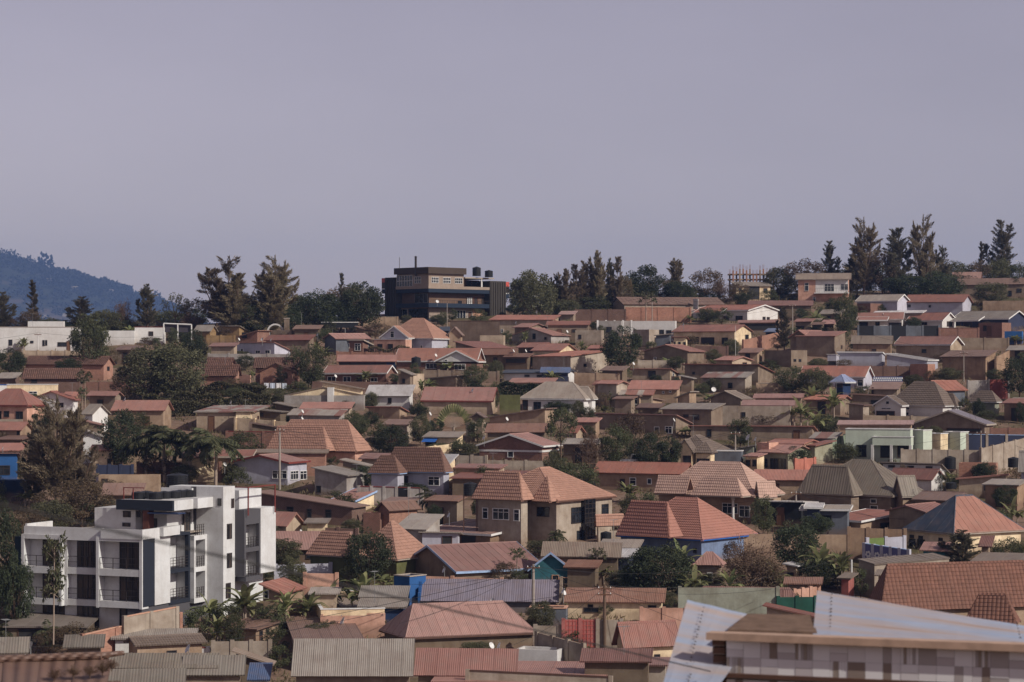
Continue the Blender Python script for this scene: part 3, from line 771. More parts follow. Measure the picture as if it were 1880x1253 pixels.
def g_casu(seed, leaders=1, droop=0.0, wide=1.0, dens=1.0):
    """feathery casuarina: upswept boughs, each a plume of thin needles pointing outwards and up"""
    npr.seed(seed); segs = [((0, 0, -.03), (0, 0, .45), .017, .010), ((0, 0, .45), (0, 0, .95), .010, .002)]
    Cs = []; Ds = []
    def plume(a, b, n, fat):
        a = np.array(a); b = np.array(b); d = unit(b - a); L = np.linalg.norm(b - a)
        t = npr.uniform(.12, 1, n); rad = fat * np.sin(np.pi * np.clip(t * .8 + .15, 0, 1)) * npr.uniform(.1, 1, n) ** .6
        off = unit(npr.normal(size=(n, 3))) * rad[:, None]
        Cs.append(a + (b - a) * t[:, None] + off); Ds.append(d * 1.0 + off / (fat + 1e-6) * .55 + npr.normal(size=(n, 3)) * .22 + np.array([0, 0, .22 - droop]))
    for L in range(leaders):
        ang = npr.uniform(0, 6.28); top = 1.0 if L == 0 else npr.uniform(.60, .97); off = 0 if L == 0 else npr.uniform(.08, .27) * wide
        bx, by = math.cos(ang) * off, math.sin(ang) * off
        if L: segs.append(((0, 0, .12), (bx * .6, by * .6, top * .55), .010, .006)); segs.append(((bx * .6, by * .6, top * .55), (bx, by, top), .006, .0015))
        plume((bx * .8, by * .8, top * .72), (bx, by, top), 150, .022)
        nb = int((66 if L == 0 else 30) * dens)
        for i in range(nb):
            t = npr.uniform(.06 if L == 0 else .22, .97); z = t * top
            ln = npr.uniform(.55, 1.15) * (.30 * (1.04 - t) ** .48 + .015) * (1 if L == 0 else .62) * wide
            az = npr.uniform(0, 6.28); el = npr.uniform(.15, .8) + .45 * t - droop
            f = t if L else 0
            a = (bx * f, by * f, z); b = (a[0] + math.cos(az) * ln * math.cos(el), a[1] + math.sin(az) * ln * math.cos(el), z + ln * math.sin(el) * .8)
            segs.append((a, b, .003, .0008)); plume(a, b, int(50 + 300 * ln), .016 + .06 * ln)
    C = np.concatenate(Cs); D = np.concatenate(Ds); n = len(C)
    C[:, 2] = np.clip(C[:, 2], .02, 1.0)
    return segs, leaves(C, D, npr.uniform(.022, .050, n), npr.uniform(.005, .010, n))

def g_broad(seed, n_cl=64, per=120, fl=0.0, low=.07, flat=1.0, open_=0.0, size=1.0):
    npr.seed(seed); segs = [((0, 0, -.03), (.01, .0, low + .12), .026, .018)]
    Cs = []; Ds = []
    for i in range(n_cl):
        d = unit(npr.normal(size=3)); rr = npr.uniform(.45, 1.0) ** .6
        c = np.array([d[0] * .42 * rr, d[1] * .42 * rr, low + (1 - low) * .5 + d[2] * (1 - low) * .46 * rr * flat])
        c[:2] *= 1 - .35 * max(0, (c[2] - .7) / .3); cr = npr.uniform(.07, .15) * (1 - .25 * open_)
        c[2] = min(c[2], 1 - cr * .7)
        if i % 3 == 0: segs.append(((.01, 0, low + .08), tuple(c), .009, .002))
        k = int(per * npr.uniform(.7, 1.2)); e = unit(npr.normal(size=(k, 3))); q = npr.uniform(.35, 1, k) ** .5
        P = c + e * (cr * q)[:, None] * np.array([1, 1, .8]); Cs.append(P); Ds.append(e * .8 + npr.normal(size=(k, 3)) * .5 + np.array([0, 0, -.15]))
    C = np.concatenate(Cs); D = np.concatenate(Ds); n = len(C)
    return segs, leaves(C, D, npr.uniform(.026, .046, n) * size, npr.uniform(.014, .026, n) * size)

def g_dry(seed):
    npr.seed(seed); segs = [((0, 0, -.03), (0, 0, .25), .022, .016)]; Cs = []; Ds = []
    for i in range(60):
        az = npr.uniform(0, 6.28); el = npr.uniform(.3, 1.4); L = npr.uniform(.3, .72); a = np.array((0, 0, npr.uniform(.1, .3)))
        b = a + L * np.array((math.cos(az) * math.cos(el) * .75, math.sin(az) * math.cos(el) * .75, math.sin(el))); b[2] = min(b[2], 1)
        segs.append((a, b, .006, .0015))
        for j in range(3):
            c = a + (b - a) * npr.uniform(.5, .95); e = c + npr.normal(size=3) * .08; segs.append((c, e, .002, .0008)); n = 26
            t = npr.uniform(0, 1, n)[:, None]; Cs.append(c + (e - c) * t + npr.normal(size=(n, 3)) * .025); Ds.append(npr.normal(size=(n, 3)))
    C = np.concatenate(Cs); D = np.concatenate(Ds); n = len(C)
    return segs, leaves(C, D, npr.uniform(.015, .034, n), npr.uniform(.008, .018, n))

def frond(Cs, Ds, Ls, Ws, base, az, el, L, droop, nl=20, ll=.16, segs=None, lw=.014):
    p = np.array(base, float); e = el; st = L / 12; prev = p.copy()
    for i in range(12):
        d = np.array((math.cos(az) * math.cos(e), math.sin(az) * math.cos(e), math.sin(e))); q = p + d * st
        if segs is not None: segs.append((p, q, .005 * (1 - i / 14), .005 * (1 - (i + 1) / 14)))
        sd = np.array((-math.sin(az), math.cos(az), 0)); k = i / 11
        if i > 0:
            for j in range(2):
                for sg in (-1, 1):
                    c = p + d * st * j / 2; l = ll * (math.sin(math.pi * (.12 + .8 * k)) + .15)
                    Cs.append(c); Ds.append(sd * sg * .8 + d * .6 + np.array((0, 0, -.45)) + npr.normal(size=3) * .1); Ls.append(l); Ws.append(lw)
        p = q; e -= droop / 12
def g_palm(seed, trunk=.60, n=19, fl=.46, bulge=1.0, pbark=True):
    npr.seed(seed); segs = []; z = 0; lean = npr.uniform(-.03, .03); px = 0
    for i in range(6):
        a = (lean * (i / 6) ** 2, 0, trunk * i / 6 - (.02 if i == 0 else 0)); b = (lean * ((i + 1) / 6) ** 2, 0, trunk * (i + 1) / 6)
        w = lambda t: (.024 * (1 + .25 * math.sin(t * 3.0)) * (1 - .35 * t)) * bulge
        segs.append((a, b, w(i / 6), w((i + 1) / 6)))
    top = np.array((lean, 0, trunk)); Cs, Ds, Ls, Ws = [], [], [], []; fs = []
    for i in range(n): frond(Cs, Ds, Ls, Ws, top, i * 2.4 + npr.uniform(-.3, .3), npr.uniform(-.15, 1.35), fl * npr.uniform(.8, 1.1), npr.uniform(1.2, 2.2), segs=fs, ll=.15)
    V, Fc = leaves(np.array(Cs), np.array(Ds), np.array(Ls), np.array(Ws) * 2.1)
    v2, f2 = tubes(fs, 4); o = len(V); V = np.concatenate([V, np.array(v2)]); Fc = np.concatenate([Fc, np.array(f2) + o])
    return segs, (V, Fc)
def blade(V, Fc, base, az, el, L, wid, droop, n=9, stalk=.2):
    p = np.array(base, float); e = el; st = L / n; i0 = len(V)
    for i in range(n + 1):
        k = i / n; sd = np.array((-math.sin(az), math.cos(az), 0)); d = np.array((math.cos(az) * math.cos(e), math.sin(az) * math.cos(e), math.sin(e)))
        w = wid * (0.08 if k < stalk else max(.02, math.sin(math.pi * min(1, (k - stalk) / (1 - stalk) * .86 + .12)) ** .7)) * npr.uniform(.8, 1.1)
        fold = np.array((0, 0, .25 * w)); V += [p - sd * w + fold, p.copy(), p + sd * w + fold]
        if i:
            b = i0 + 3 * (i - 1); c = i0 + 3 * i
            Fc += [(b, b + 1, c + 1, c), (b + 1, b + 2, c + 2, c + 1)]
        p = p + d * st; e -= droop / n
def g_banana(seed, n=15):
    npr.seed(seed); V = []; Fc = []; segs = []
    for s in range(3):
        ox, oy = (0, 0) if s == 0 else npr.uniform(-.22, .22, 2); hs = 1 if s == 0 else npr.uniform(.55, .85)
        segs.append(((ox, oy, -.03), (ox * 1.1, oy * 1.1, .42 * hs), .035 * hs, .024 * hs))
        for i in range(n if s == 0 else 9): blade(V, Fc, (ox * 1.1, oy * 1.1, .38 * hs), i * 2.4 + npr.uniform(-.3, .3), npr.uniform(.6, 1.5), npr.uniform(.5, .72) * hs, .080 * hs, npr.uniform(.6, 2.0))
    return segs, (np.array(V), np.array(Fc))
def g_fan(seed):
    npr.seed(seed); V = []; Fc = []; segs = [((0, 0, -.03), (0, 0, .25), .05, .05)]
    for i in range(21):
        a = -1.35 + 2.7 * i / 20; d = np.array((math.sin(a), 0, math.cos(a))); b = np.array((0, 0, .22)); m = b + d * .42; t = b + d * .74
        segs.append((b, m, .011, .007)); w = .075
        sd = np.array((math.cos(a), 0, -math.sin(a))) * .5 + np.array((0, .8, 0)); sd /= np.linalg.norm(sd); o = len(V)
        P = [m, m + d * .1 + sd * w, t - d * .04 + sd * w * .8, t, t - d * .04 - sd * w * .8, m + d * .1 - sd * w]
        V += P; Fc += [(o, o + 1, o + 2, o + 3), (o, o + 3, o + 4, o + 5)]
    return segs, (np.array(V), np.array(Fc))
def g_papaya(seed, tiers=1):
    npr.seed(seed); segs = [((0, 0, -.03), (.02, 0, .95), .016, .009)]; Cs, Ds = [], []
    for t in range(tiers):
        z = .93 - .33 * t
        for i in range(26):
            az = npr.uniform(0, 6.28); el = npr.uniform(-.4, 1.1); L = npr.uniform(.10, .26) * (1 if tiers == 1 else .8); a = np.array((.02, 0, z - npr.uniform(0, .16)))
            b = a + L * np.array((math.cos(az) * math.cos(el), math.sin(az) * math.cos(el), math.sin(el))); segs.append((a, b, .003, .001)); n = 16
            Cs.append(np.repeat(b[None], n, 0) + npr.normal(size=(n, 3)) * .012); Ds.append(unit(npr.normal(size=(n, 3))) + np.array((0, 0, -.35)))
    C = np.concatenate(Cs); D = np.concatenate(Ds); n = len(C)
    return segs, leaves(C, D, npr.uniform(.05, .085, n), npr.uniform(.016, .028, n))
GEN = {
 'wisp': (lambda s: g_casu(s, 9, .02, 1.25, .5), 'casu', 'bark', .62, 2),
 'casu': (lambda s: g_casu(s, 6), 'casu', 'bark', .50, 4), 'casud': (lambda s: g_casu(s, 4), 'casud', 'bark', .48, 3), 'column': (lambda s: g_casu(s, 2, 0, .6), 'casud', 'bark', .34, 3),
 'broad': (lambda s: g_broad(s), 'broad', 'bark', .90, 4), 'dark': (lambda s: g_broad(s, 70, 130), 'broadd', 'bark', .90, 3), 'olive': (lambda s: g_broad(s, 80, 130, low=.03), 'olive', 'bark', .92, 3),
 'bush': (lambda s: g_broad(s, 34, 90, low=.02, size=1.3), 'broad', 'bark', .92, 3), 'spread': (lambda s: g_broad(s, 30, 100, low=.48, open_=.4), 'broad', 'bark', .9, 2), 'sparse': (lambda s: g_broad(s, 26, 60, low=.3, open_=.8), 'olive', 'bark', .9, 2),
 'brownish': (lambda s: g_broad(s, 40, 100, low=.12, open_=.4), 'brownish', 'bark', .9, 3), 'dry': (g_dry, 'dry', 'bark', .9, 3),
 'palm': (lambda s: g_palm(s), 'palm', 'pbark', .72, 3), 'spalm': (lambda s: g_palm(s, .45, 15, .46, 1.3), 'palm', 'pbark', .9, 2),
 'banana': (lambda s: g_banana(s), 'banana', 'pbark', .95, 4), 'fan': (g_fan, 'banana', 'pbark', 1.35, 1), 'papaya': (lambda s: g_papaya(s), 'palm', 'pbark', .5, 2), 'papaya2': (lambda s: g_papaya(s, 2), 'palm', 'pbark', .5, 1)}
VAR = {}
NAME = {'wisp': 'casuarina_tree', 'casu': 'casuarina_tree', 'casud': 'casuarina_tree', 'column': 'slender_tree', 'broad': 'broadleaf_tree', 'dark': 'broadleaf_tree', 'olive': 'broadleaf_tree', 'bush': 'bush', 'spread': 'broadleaf_tree',
        'sparse': 'broadleaf_tree', 'brownish': 'broadleaf_tree', 'dry': 'dry_tree', 'palm': 'palm_tree', 'spalm': 'palm_tree', 'banana': 'banana_plant', 'fan': 'traveller_palm', 'papaya': 'papaya_tree', 'papaya2': 'papaya_tree'}
TREES = []
def variant(kind, i):
    g, lm, bm, wr, nv = GEN[kind]; i = i % nv
    if (kind, i) not in VAR:
        segs, (V, Fc) = g(100 + 17 * i + hash_(kind))
        tv, tf = tubes(segs, 5)
        VAR[kind, i] = (np_mesh('trunk', np.array(tv), np.array(tf), PL(bm)), np_mesh('crown', V, Fc, LMAT(lm)))
    return VAR[kind, i]
def hash_(s): return sum(ord(c) * (i + 1) for i, c in enumerate(s)) % 1000
def T(kind, label, u, vt, vb, wpx, Y=None, group=None, lean=0.0):
    """tree whose tip shows at row vt and whose foot stands on the slope at row vb; wpx its width in photo pixels (absolute photo coordinates)"""
    Y = Y or ygv(vb); X = (u - U0) / F * Y; s = F / Y
    zb = CZ + (VH - vb) / F * Y; hgt = (vb - vt) / s; wd = wpx / s
    tr, cr = variant(kind, len(TREES)); wr = GEN[kind][3]
    cat = {'bush': 'bush', 'banana': 'banana plant', 'palm': 'palm', 'spalm': 'palm', 'fan': 'palm'}.get(kind, 'tree')
    root = empty(NAME[kind], (X, Y, zb), rnd.uniform(0, 6.28) if kind != 'fan' else 0, label, cat, group)
    sx = wd / wr; root.scale = (sx, sx, hgt); root.rotation_euler[1] = lean
    for nm, me in (('trunk', tr), ('crown', cr)):
        o = bpy.data.objects.new(nm, me); COL.objects.link(o); o.parent = root
    TREES.append((label, u, vt)); return root

def HEDGE(label, x0, y0, x1, y1, hgt, thick=1.2, mat='hedge', dens=420, name='hedge', cat='hedge'):
    P = []
    for x, y in ((x0, y0), (x1, y1)):
        u, v = PX(x), PY(y); Y = ygv(v, hgt); P.append(Vector(((u - U0) / F * Y, Y, CZ + (VH - v) / F * Y - hgt)))
    a, b = P; d = b - a; L = math.hypot(d.x, d.y); ang = math.atan2(d.y, d.x)
    root = empty(name, a, ang, label, cat); npr.seed(int(L * 100) % 999)
    n = int(L * dens * max(1, hgt / 1.5)); C = npr.uniform(size=(n, 3)) * np.array([L, thick, hgt]); 
    bumpy = .82 + .25 * np.sin(C[:, 0] * 1.1 + 1.3) * np.sin(C[:, 0] * .37); C[:, 2] *= bumpy
    sh = npr.uniform(size=n) < .5; C[sh, 1] = npr.uniform(0, .25, sh.sum()); s2 = npr.uniform(size=n) < .4; C[s2, 2] = hgt * bumpy[s2] * npr.uniform(.9, 1.02, s2.sum())
    C[:, 2] += C[:, 0] / L * d.z
    V, Fc = leaves(C, npr.normal(size=(n, 3)) + np.array([0, -.3, .3]), npr.uniform(.2, .42, n), npr.uniform(.12, .24, n))
    me = np_mesh('foliage', V, Fc, LMAT(mat)); o = bpy.data.objects.new('foliage', me); COL.objects.link(o); o.parent = root
    segs = [((L * (i + .5) / 9, thick / 2, -.3), (L * (i + .5) / 9, thick / 2, hgt * .7 + d.z * (i + .5) / 9), .05, .02) for i in range(9)]
    tv, tf = tubes(segs); me = np_mesh('stem', np.array(tv), np.array(tf), PL('bark')); o = bpy.data.objects.new('stem', me); COL.objects.link(o); o.parent = root
    return root
# ------------------------------------------------------------------ ground, far hill
def lines(segs):
    out = []
    for a, b, n in segs: out += [a + (b - a) * i / n for i in range(n)]
    return out + [segs[-1][1]]
def build_ground():
    xs = lines([(-4500, -400, 20), (-400, -170, 20), (-170, 170, 120), (170, 400, 20), (400, 4500, 20)])
    ys = lines([(-50, 0, 6), (0, 130, 40), (130, 560, 190), (560, 800, 30), (800, 8900, 40)])
    rr = random.Random(3); V = []; ph = [rr.uniform(0, 6.28) for _ in range(6)]
    for y in ys:
        for x in xs:
            n = .22 * math.sin(x * .23 + ph[0]) * math.sin(y * .19 + ph[1]) + .14 * math.sin(x * .51 + y * .37 + ph[2]) + rr.uniform(-.06, .06)
            V.append((x, y, ground(x, y) + n - .25))
    nx = len(xs); Fc = [(j * nx + i, j * nx + i + 1, (j + 1) * nx + i + 1, (j + 1) * nx + i) for j in range(len(ys) - 1) for i in range(nx - 1)]
    B = NB('soil ground'); p = B.n('TexCoord').outputs['Object']
    n1 = B.noise(p, .07, 6, .65); n2 = B.noise(p, .8, 5, .7); n3 = B.noise(p, 5.0, 4, .7)
    c = B.mix(B.mr(n2, .35, .7), (0.17, 0.105, 0.075), (0.25, 0.175, 0.13)); c = B.mix(B.mr(n1, .47, .60), c, (0.085, 0.072, 0.036)); c = B.mix(B.mr(n3, .5, .8, 0, .5), c, (0.09, 0.055, 0.035))
    B.bump(n3, .6, .08); m = B.fin(c, 1.0, .1)
    o = bpy.data.objects.new('ground', np_mesh('ground', V, Fc, m)); COL.objects.link(o); tag(o, 'bare reddish soil hillside between the houses', None, None, 'structure')
build_ground()

def build_far_hill():
    tile(0, 440)
    sk = [(-2600, -60), (-1500, 30), (-700, 100), (-50, 132), (0, 140), (80, 140), (180, 190), (310, 222), (420, 262), (560, 270), (700, 298), (800, 345), (890, 362), (980, 376), (1060, 408), (1120, 455), (1200, 486), (1330, 505), (1400, 532), (1480, 565), (1600, 640), (1900, 800), (2600, 1000), (3600, 1200)]
    Yh = 6200.0; K = 1.9; SK = [((PX(a) - U0) / F * Yh, (VH - PY(b)) / F * Yh) for a, b in sk]
    def prof(x): return float(np.interp(x, [a for a, _ in SK], [b for _, b in SK]))
    rr = random.Random(9)
    def hz(x, y):
        e = math.exp(-((y - Yh) / 1150.0) ** 2); g = -75.0; x /= K; y /= K
        rip = 13 * math.sin(x * .021 + y * .006) + 9 * math.sin(x * .043 - y * .017 + 1) + 5 * math.sin(y * .03 + x * .01)
        return CZ + g - 12 + (prof(x * K) - g + 12 - 6) * e + rip * e * (1 - e) * 2.2
    xs = np.linspace(-4200, 950, 150); ys = np.linspace(Yh - 3000, Yh + 2400, 100)
    V = [(x, y, hz(x, y)) for y in ys for x in xs]; nx = len(xs)
    Fc = [(j * nx + i, j * nx + i + 1, (j + 1) * nx + i + 1, (j + 1) * nx + i) for j in range(len(ys) - 1) for i in range(nx - 1)]
    B = NB('far hillside'); p = B.n('TexCoord').outputs['Object']
    n1 = B.noise(B.scalev(p, 1, 1, 2.5), .0032, 6, .6); n2 = B.noise(p, .026, 5, .7)
    c = B.mix(B.mr(n2, .35, .7), (0.012, 0.016, 0.009), (0.03, 0.032, 0.018)); c = B.mix(B.mr(n1, .57, .66, 0, .8), c, (0.10, 0.075, 0.06))
    m = B.fin(c, 1, .1)
    o = bpy.data.objects.new('hill', np_mesh('hill', V, Fc, m, True)); COL.objects.link(o); tag(o, 'distant blue wooded hill behind the town on the left', None, None, 'structure')
    # wood on the hill: crowns as clumps of leaf faces
    npr.seed(21); Cs = []; Ds = []; Ls = []
    for i in range(7500):
        x = rr.uniform(-2050, -280); y = Yh - abs(rr.gauss(0, 480)) + 110
        if math.sin(x * .007 + 1.2) * math.sin(y * .006) > .35 and y < Yh - 280: continue
        r = rr.uniform(3.2, 7.5) * (1.3 if rr.random() < .06 else 1); n = 12
        e = unit(npr.normal(size=(n, 3))); Cs.append(np.array((x, y, hz(x, y) + r * .7)) + e * r * .45); Ds.append(e + npr.normal(size=(n, 3)) * .5); Ls.append(np.full(n, r * 1.2))
    for (a, b, r) in ((100, 148, 13), (250, 180, 14), (275, 200, 12), (385, 235, 24), (365, 240, 15), (890, 362, 10), (1340, 505, 14), (160, 180, 12), (20, 145, 13)):
        X = (PX(a) - U0) / F * Yh; Z = hz(X, Yh); n = 90; e = unit(npr.normal(size=(n, 3))); q = npr.uniform(.3, 1, (n, 1))
        Cs.append(np.array((X, Yh, Z + r * .8)) + e * r * q); Ds.append(e + npr.normal(size=(n, 3)) * .6); Ls.append(np.full(n, r * .5))
    C = np.concatenate(Cs); D = np.concatenate(Ds); L = np.concatenate(Ls); V, Fc = leaves(C, D, L, L * .7)
    o = bpy.data.objects.new('far_wood', np_mesh('far_wood', V, Fc, leafmat('farwood', (0.010, 0.015, 0.008), (0.026, 0.03, 0.016)))); COL.objects.link(o)
    tag(o, 'dark wood covering the distant hill', None, None, 'stuff')
    for i, (a, b, lab) in enumerate(((430, 358, 'white house high on the distant hill'), (645, 425, 'pale pink house halfway up the distant hill'), (960, 452, 'tiny white house near the right end of the distant hill'), (890, 362, 'reddish house on the crest of the distant hill'), (385, 675, 'grey house low on the distant hill above the white building'), (555, 660, 'small pale roof at the foot of the distant hill'))):
        u, v = PX(a), PY(b); best = None
        for y in np.linspace(Yh - 2800, Yh + 110, 500):
            x = (u - U0) / F * y; z = hz(x, y)
            if CZ + (VH - v) / F * y <= z + 1: best = (x, y, z); break
        if not best: best = ((u - U0) / F * Yh, Yh, hz((u - U0) / F * Yh, Yh))
        root = empty('house', best, rr.uniform(-.4, .4), lab, 'house'); mb = MB(); w_ = 15 if i < 2 else 9
        mb.box(-w_ / 2, w_ / 2, -4, 4, -4, 4.4); mb.build('wall', W('grey'), root)
        mb = MB(); e = w_ / 2 + .6
        mb.poly([(-e, -4.6, 4.4), (e, -4.6, 4.4), (e, 0, 6.3), (-e, 0, 6.3)]); mb.poly([(e, 4.6, 4.4), (-e, 4.6, 4.4), (-e, 0, 6.3), (e, 0, 6.3)]); mb.poly([(e, -4.6, 4.4), (e, 4.6, 4.4), (e, 0, 6.3)]); mb.poly([(-e, 4.6, 4.4), (-e, -4.6, 4.4), (-e, 0, 6.3)])
        mb.build('roof', RM('zinc' if i != 3 else 'brown'), root)
build_far_hill()

def build_haze():
    mb = MB(); mb.box(-4600, 4600, -80, 9000, CZ - 95, CZ + 420)
    m = bpy.data.materials.new('haze air'); m.use_nodes = True; t = m.node_tree; t.nodes.remove(t.nodes['Principled BSDF'])
    v = t.nodes.new('ShaderNodeVolumePrincipled'); v.inputs['Color'].default_value = (0.30, 0.48, 1.0, 1); v.inputs['Absorption Color'].default_value = (.17, .17, .17, 1); v.inputs['Density'].default_value = HAZE
    v.inputs['Anisotropy'].default_value = 0.0
    t.links.new(v.outputs[0], t.nodes['Material Output'].inputs['Volume'])
    o = mb.build('haze', m); tag(o, 'thin blue haze in the air over the valley', None, None, 'stuff')
HAZE = 0.000095
build_haze()
# ------------------------------------------------------------------ the town: each block is read from one part of the photograph
# --- top left
tile(0, 440)
h = H('long white flat-roofed building at the left edge', -120, 690, 700, 757, 0, 'flat', 'white', 'grey', vb=960, th=6, D=14, fas='concp', name='flat_building', cat='building',
  win='f 78 104 868 912; f 196 220 868 890; f 264 286 878 892; f 370 382 872 916; f 394 405 872 912; f 500 524 890 920; f 528 572 890 920; fd 578 604 880 955', fr='frame')
WING(h, 240, 545, 560, 706, 0, 'flat', 'white', 'grey', dy=7, D=4)
H('white windowless wall block behind the round olive tree', 880, 1158, 1162, 786, 0, 'flat', 'white', 'grey', vb=900, th=5, D=8, name='flat_building', cat='building')
H('taller white block with a brown coping, right of the white building', 1162, 1420, 1426, 757, 0, 'flat', 'white', 'brown', vb=890, th=5, D=8, fas='redp', name='flat_building', cat='building')
WALL('low weathered wall with piers below the long white building', 205, 958, 690, 962, 1.3, 'beige', 4)
TANK('black water tank standing against the white wall', 993, 842, 890, 74, 436)
h = H('old brick house with brown clay tile roof, pink gable on its right', 195, 905, 1000, 1084, 1012, 'gx', 'pbrick', 'old', vb=1200, th=22, fr='frame', win='r 925 942 1100 1128')
tile(0, 640)
WALL('dark lower wall under the old clay tile house', 200, 172, 480, 172, 1.0, 'dkbr')
H('low clay-tiled annexe in front of the old brick house', 185, 705, 722, 266, 172, 'mf', 'dbrick', 'old', h=2.6, th=8, win='fo 270 320 270 300')
tile(370, 440)
H('yellow ochre house with a low grey roof and a white gable', -75, 80, 148, 797, 745, 'gx', 'ochre', 'grey', vb=890, th=25)
H('ochre parapet block with a grey triangular end', 148, 332, 446, 747, 0, 'mb', 'ochre', 'grey', vb=860, th=25, hb=1.3)
WALL('low ochre compound wall beside the ochre parapet block', 50, 828, 282, 830, 1.5, 'ochre', 2)
H('reddish brown shed with a sloping parapet, left of the white arch', 295, 488, 610, 787, 845, 'mx', 'brick', 'brown', vb=900, th=30, name='shed')
H('brown flat-topped shed below the white arch', 610, 775, 832, 782, 0, 'flat', 'brown', 'brown', vb=880, th=20, name='shed')
h = H('long house with a dark red sheet roof, above the lavender house', 533, 940, 990, 872, 826, 'mf', 'brown', 'dred', h=2.5)
DISH(h, 600, 868); DISH(h, 1003, 822, 4)
h = H('lavender blue house with a white lit side and thin dark roof', 282, 632, 790, 888, 0, 'mb', 'lav', 'dred', vb=1020, th=35, hb=1.5, win='f 340 358 945 975; f 468 505 960 982; f 550 590 958 982')
DISH(h, 322, 862); DISH(h, 525, 862)
H('small red-roofed house left of the lavender house', 60, 290, 300, 925, 895, 'mf', 'beige', 'red', h=2.6)
WALL('pale concrete wall in front of the lavender house', 62, 985, 745, 990, 1.7, 'grey', 4)
H('shack with a rusty brown roof, behind the red-roofed long house', 782, 1020, 1032, 775, 742, 'mf', 'dkbr', 'brown', h=2.4, name='shack', cat='shack')
H('dark shack with a low sloping brown roof below the tall trees', 1320, 1410, 1412, 780, 750, 'mx', 'dkbr', 'brown', h=2.0, name='shack', cat='shack')
H('house with a dark gable and a red roof left of the grey villa', 1040, 1155, 1470, 858, 815, 'gy', 'slate', 'red', h=2.7, th=55)
h = H('brick house with four white-framed windows below the grey gable villa', 1140, 1400, 1492, 868, 0, 'mb', 'brick', 'dred', vb=990, th=22, hb=0.9, win='f 1180 1225 900 955; f 1250 1275 900 936; f 1325 1370 900 956; r 1438 1466 905 942', fas='concp')
h = H('grey gabled villa with a terracotta hip roof in front of the office block', 1550, 1995, 2180, 855, 685, 'hip', 'lav', 'salm', vb=990, th=30, fas='white', ridge_k=1.0, win='f 1770 1800 915 960; f 1805 1822 905 950; f 1890 1905 915 960')
WING(h, 1528, 1782, 1785, 852, 752, 'gy', 'lav', 'salm', dy=-1.0, D=5, fas='white', win='f 1632 1660 795 845')
WING(h, 1488, 1760, 1765, 862, 0, 'flat', 'pink', 'brown', dy=-3.2, D=2.6, fas='white', win='fo 1520 1560 905 950; fo 1610 1650 905 950')
WALL('row of brick garden piers in front of the grey gabled villa', 1170, 968, 1675, 978, 1.6, 'pbrick', 4, pier_mat='pbrick')
h = H('carport with a brick red sheet roof under the garden piers', 1165, 1685, 1690, 1056, 998, 'mf', 'dkblue', 'red', h=2.3, th=3, win='fo 1190 1590 1066 1098')
tile(740, 440)
H('small house with a beige gable right of the terracotta villa', 375, 512, 520, 832, 760, 'gy', 'tan', 'brown', h=2.6, th=10)
H('slate blue roofed outhouse beside the beige gable', 283, 400, 442, 792, 756, 'mf', 'slate', 'nblue', h=2.2, name='outhouse')
WALL('dark stained retaining wall below the office block', 405, 706, 832, 706, 4.4, 'stone', cop='brownf', t=.4, name='retaining_wall')
h = H('low house with a long pale red roof right of the retaining wall', 735, 1290, 1362, 695, 655, 'mf', 'beige', 'red', h=3.0, th=14, win='f 848 862 775 802')
DISH(h, 1155, 628, 5); DISH(h, 975, 718)
H('white lit wall block at the end of the long pale red roof', 1040, 1292, 1360, 690, 0, 'mb', 'white', 'red', h=3.0, th=20, hb=.5)
H('small house with a pinkish roof left of the dark brick wall', 1335, 1478, 1482, 650, 620, 'mf', 'brown', 'pinkr', h=2.2)
H('brown house with a red strip roof behind the white gable house', 940, 1090, 1250, 760, 728, 'gx', 'brown', 'red', h=2.6, th=30)
h = H('white gabled house with a red roof below the office block', 918, 1284, 1482, 832, 768, 'gy', 'grey', 'red', vb=905, th=28, win='f 1120 1142 815 858; f 1222 1236 845 862; ro 1398 1426 872 900', fr='frame')
DISH(h, 1415, 795, 4); DISH(h, 755, 812, 1); DISH(h, 820, 812, 1)
H('brown house with a pale sloping roof edge, right of the white gable', 1230, 1612, 1622, 740, 706, 'mf', 'brown', 'red', h=2.8, th=4)
H('grey plastered flat block behind the dark round tree', 1690, 1880, 1884, 702, 0, 'flat', 'grey', 'grey', h=3.0, th=8, name='flat_building', cat='building')
H('beige flat block with one small window left of the dark round tree', 1485, 1712, 1730, 782, 0, 'flat', 'conc', 'grey', vb=905, th=12, win='f 1516 1536 825 856', fr='frame')
H('house with a sagging red roof and dark front, left of the cream parapet', 428, 640, 955, 938, 880, 'mx', 'brown', 'dred', h=2.8, th=30)
H('beige windowless parapet block among the brown roofs', 663, 866, 874, 826, 0, 'flat', 'beige', 'brown', h=2.8, th=8)
h = H('shack with a wavy rusty red roof below the parapet block', 632, 950, 960, 1000, 948, 'mf', 'dkbr', 'rust', h=2.3, name='shack', cat='shack')
DISH(h, 952, 962)
h = H('shack with a short rusty roof and laundry beneath', 858, 1082, 1085, 1018, 985, 'mf', 'dkbr', 'rust', h=2.2, name='shack', cat='shack', win='fo 880 1060 1030 1065')
DISH(h, 1058, 962, 3)
H('dark gabled house with a thin red roof, centre of the slope', 970, 1205, 1318, 935, 895, 'gx', 'dkbr', 'red', h=2.5, th=30)
H('cream walled house with a low red roof, left of the large beige house', 1095, 1360, 1512, 962, 905, 'gx', 'cream', 'red', h=2.6, th=20)
H('rust-roofed hut beside the dark round tree', 1585, 1745, 1750, 945, 915, 'mf', 'brown', 'red', h=2.4, name='hut')
h = H('large beige house with a lit right side and a red lean-to roof', 1093, 1447, 1785, 1012, 962, 'mf', 'conc', 'red', vb=1165, th=38, win='r 1560 1580 1075 1096', fr='frame')
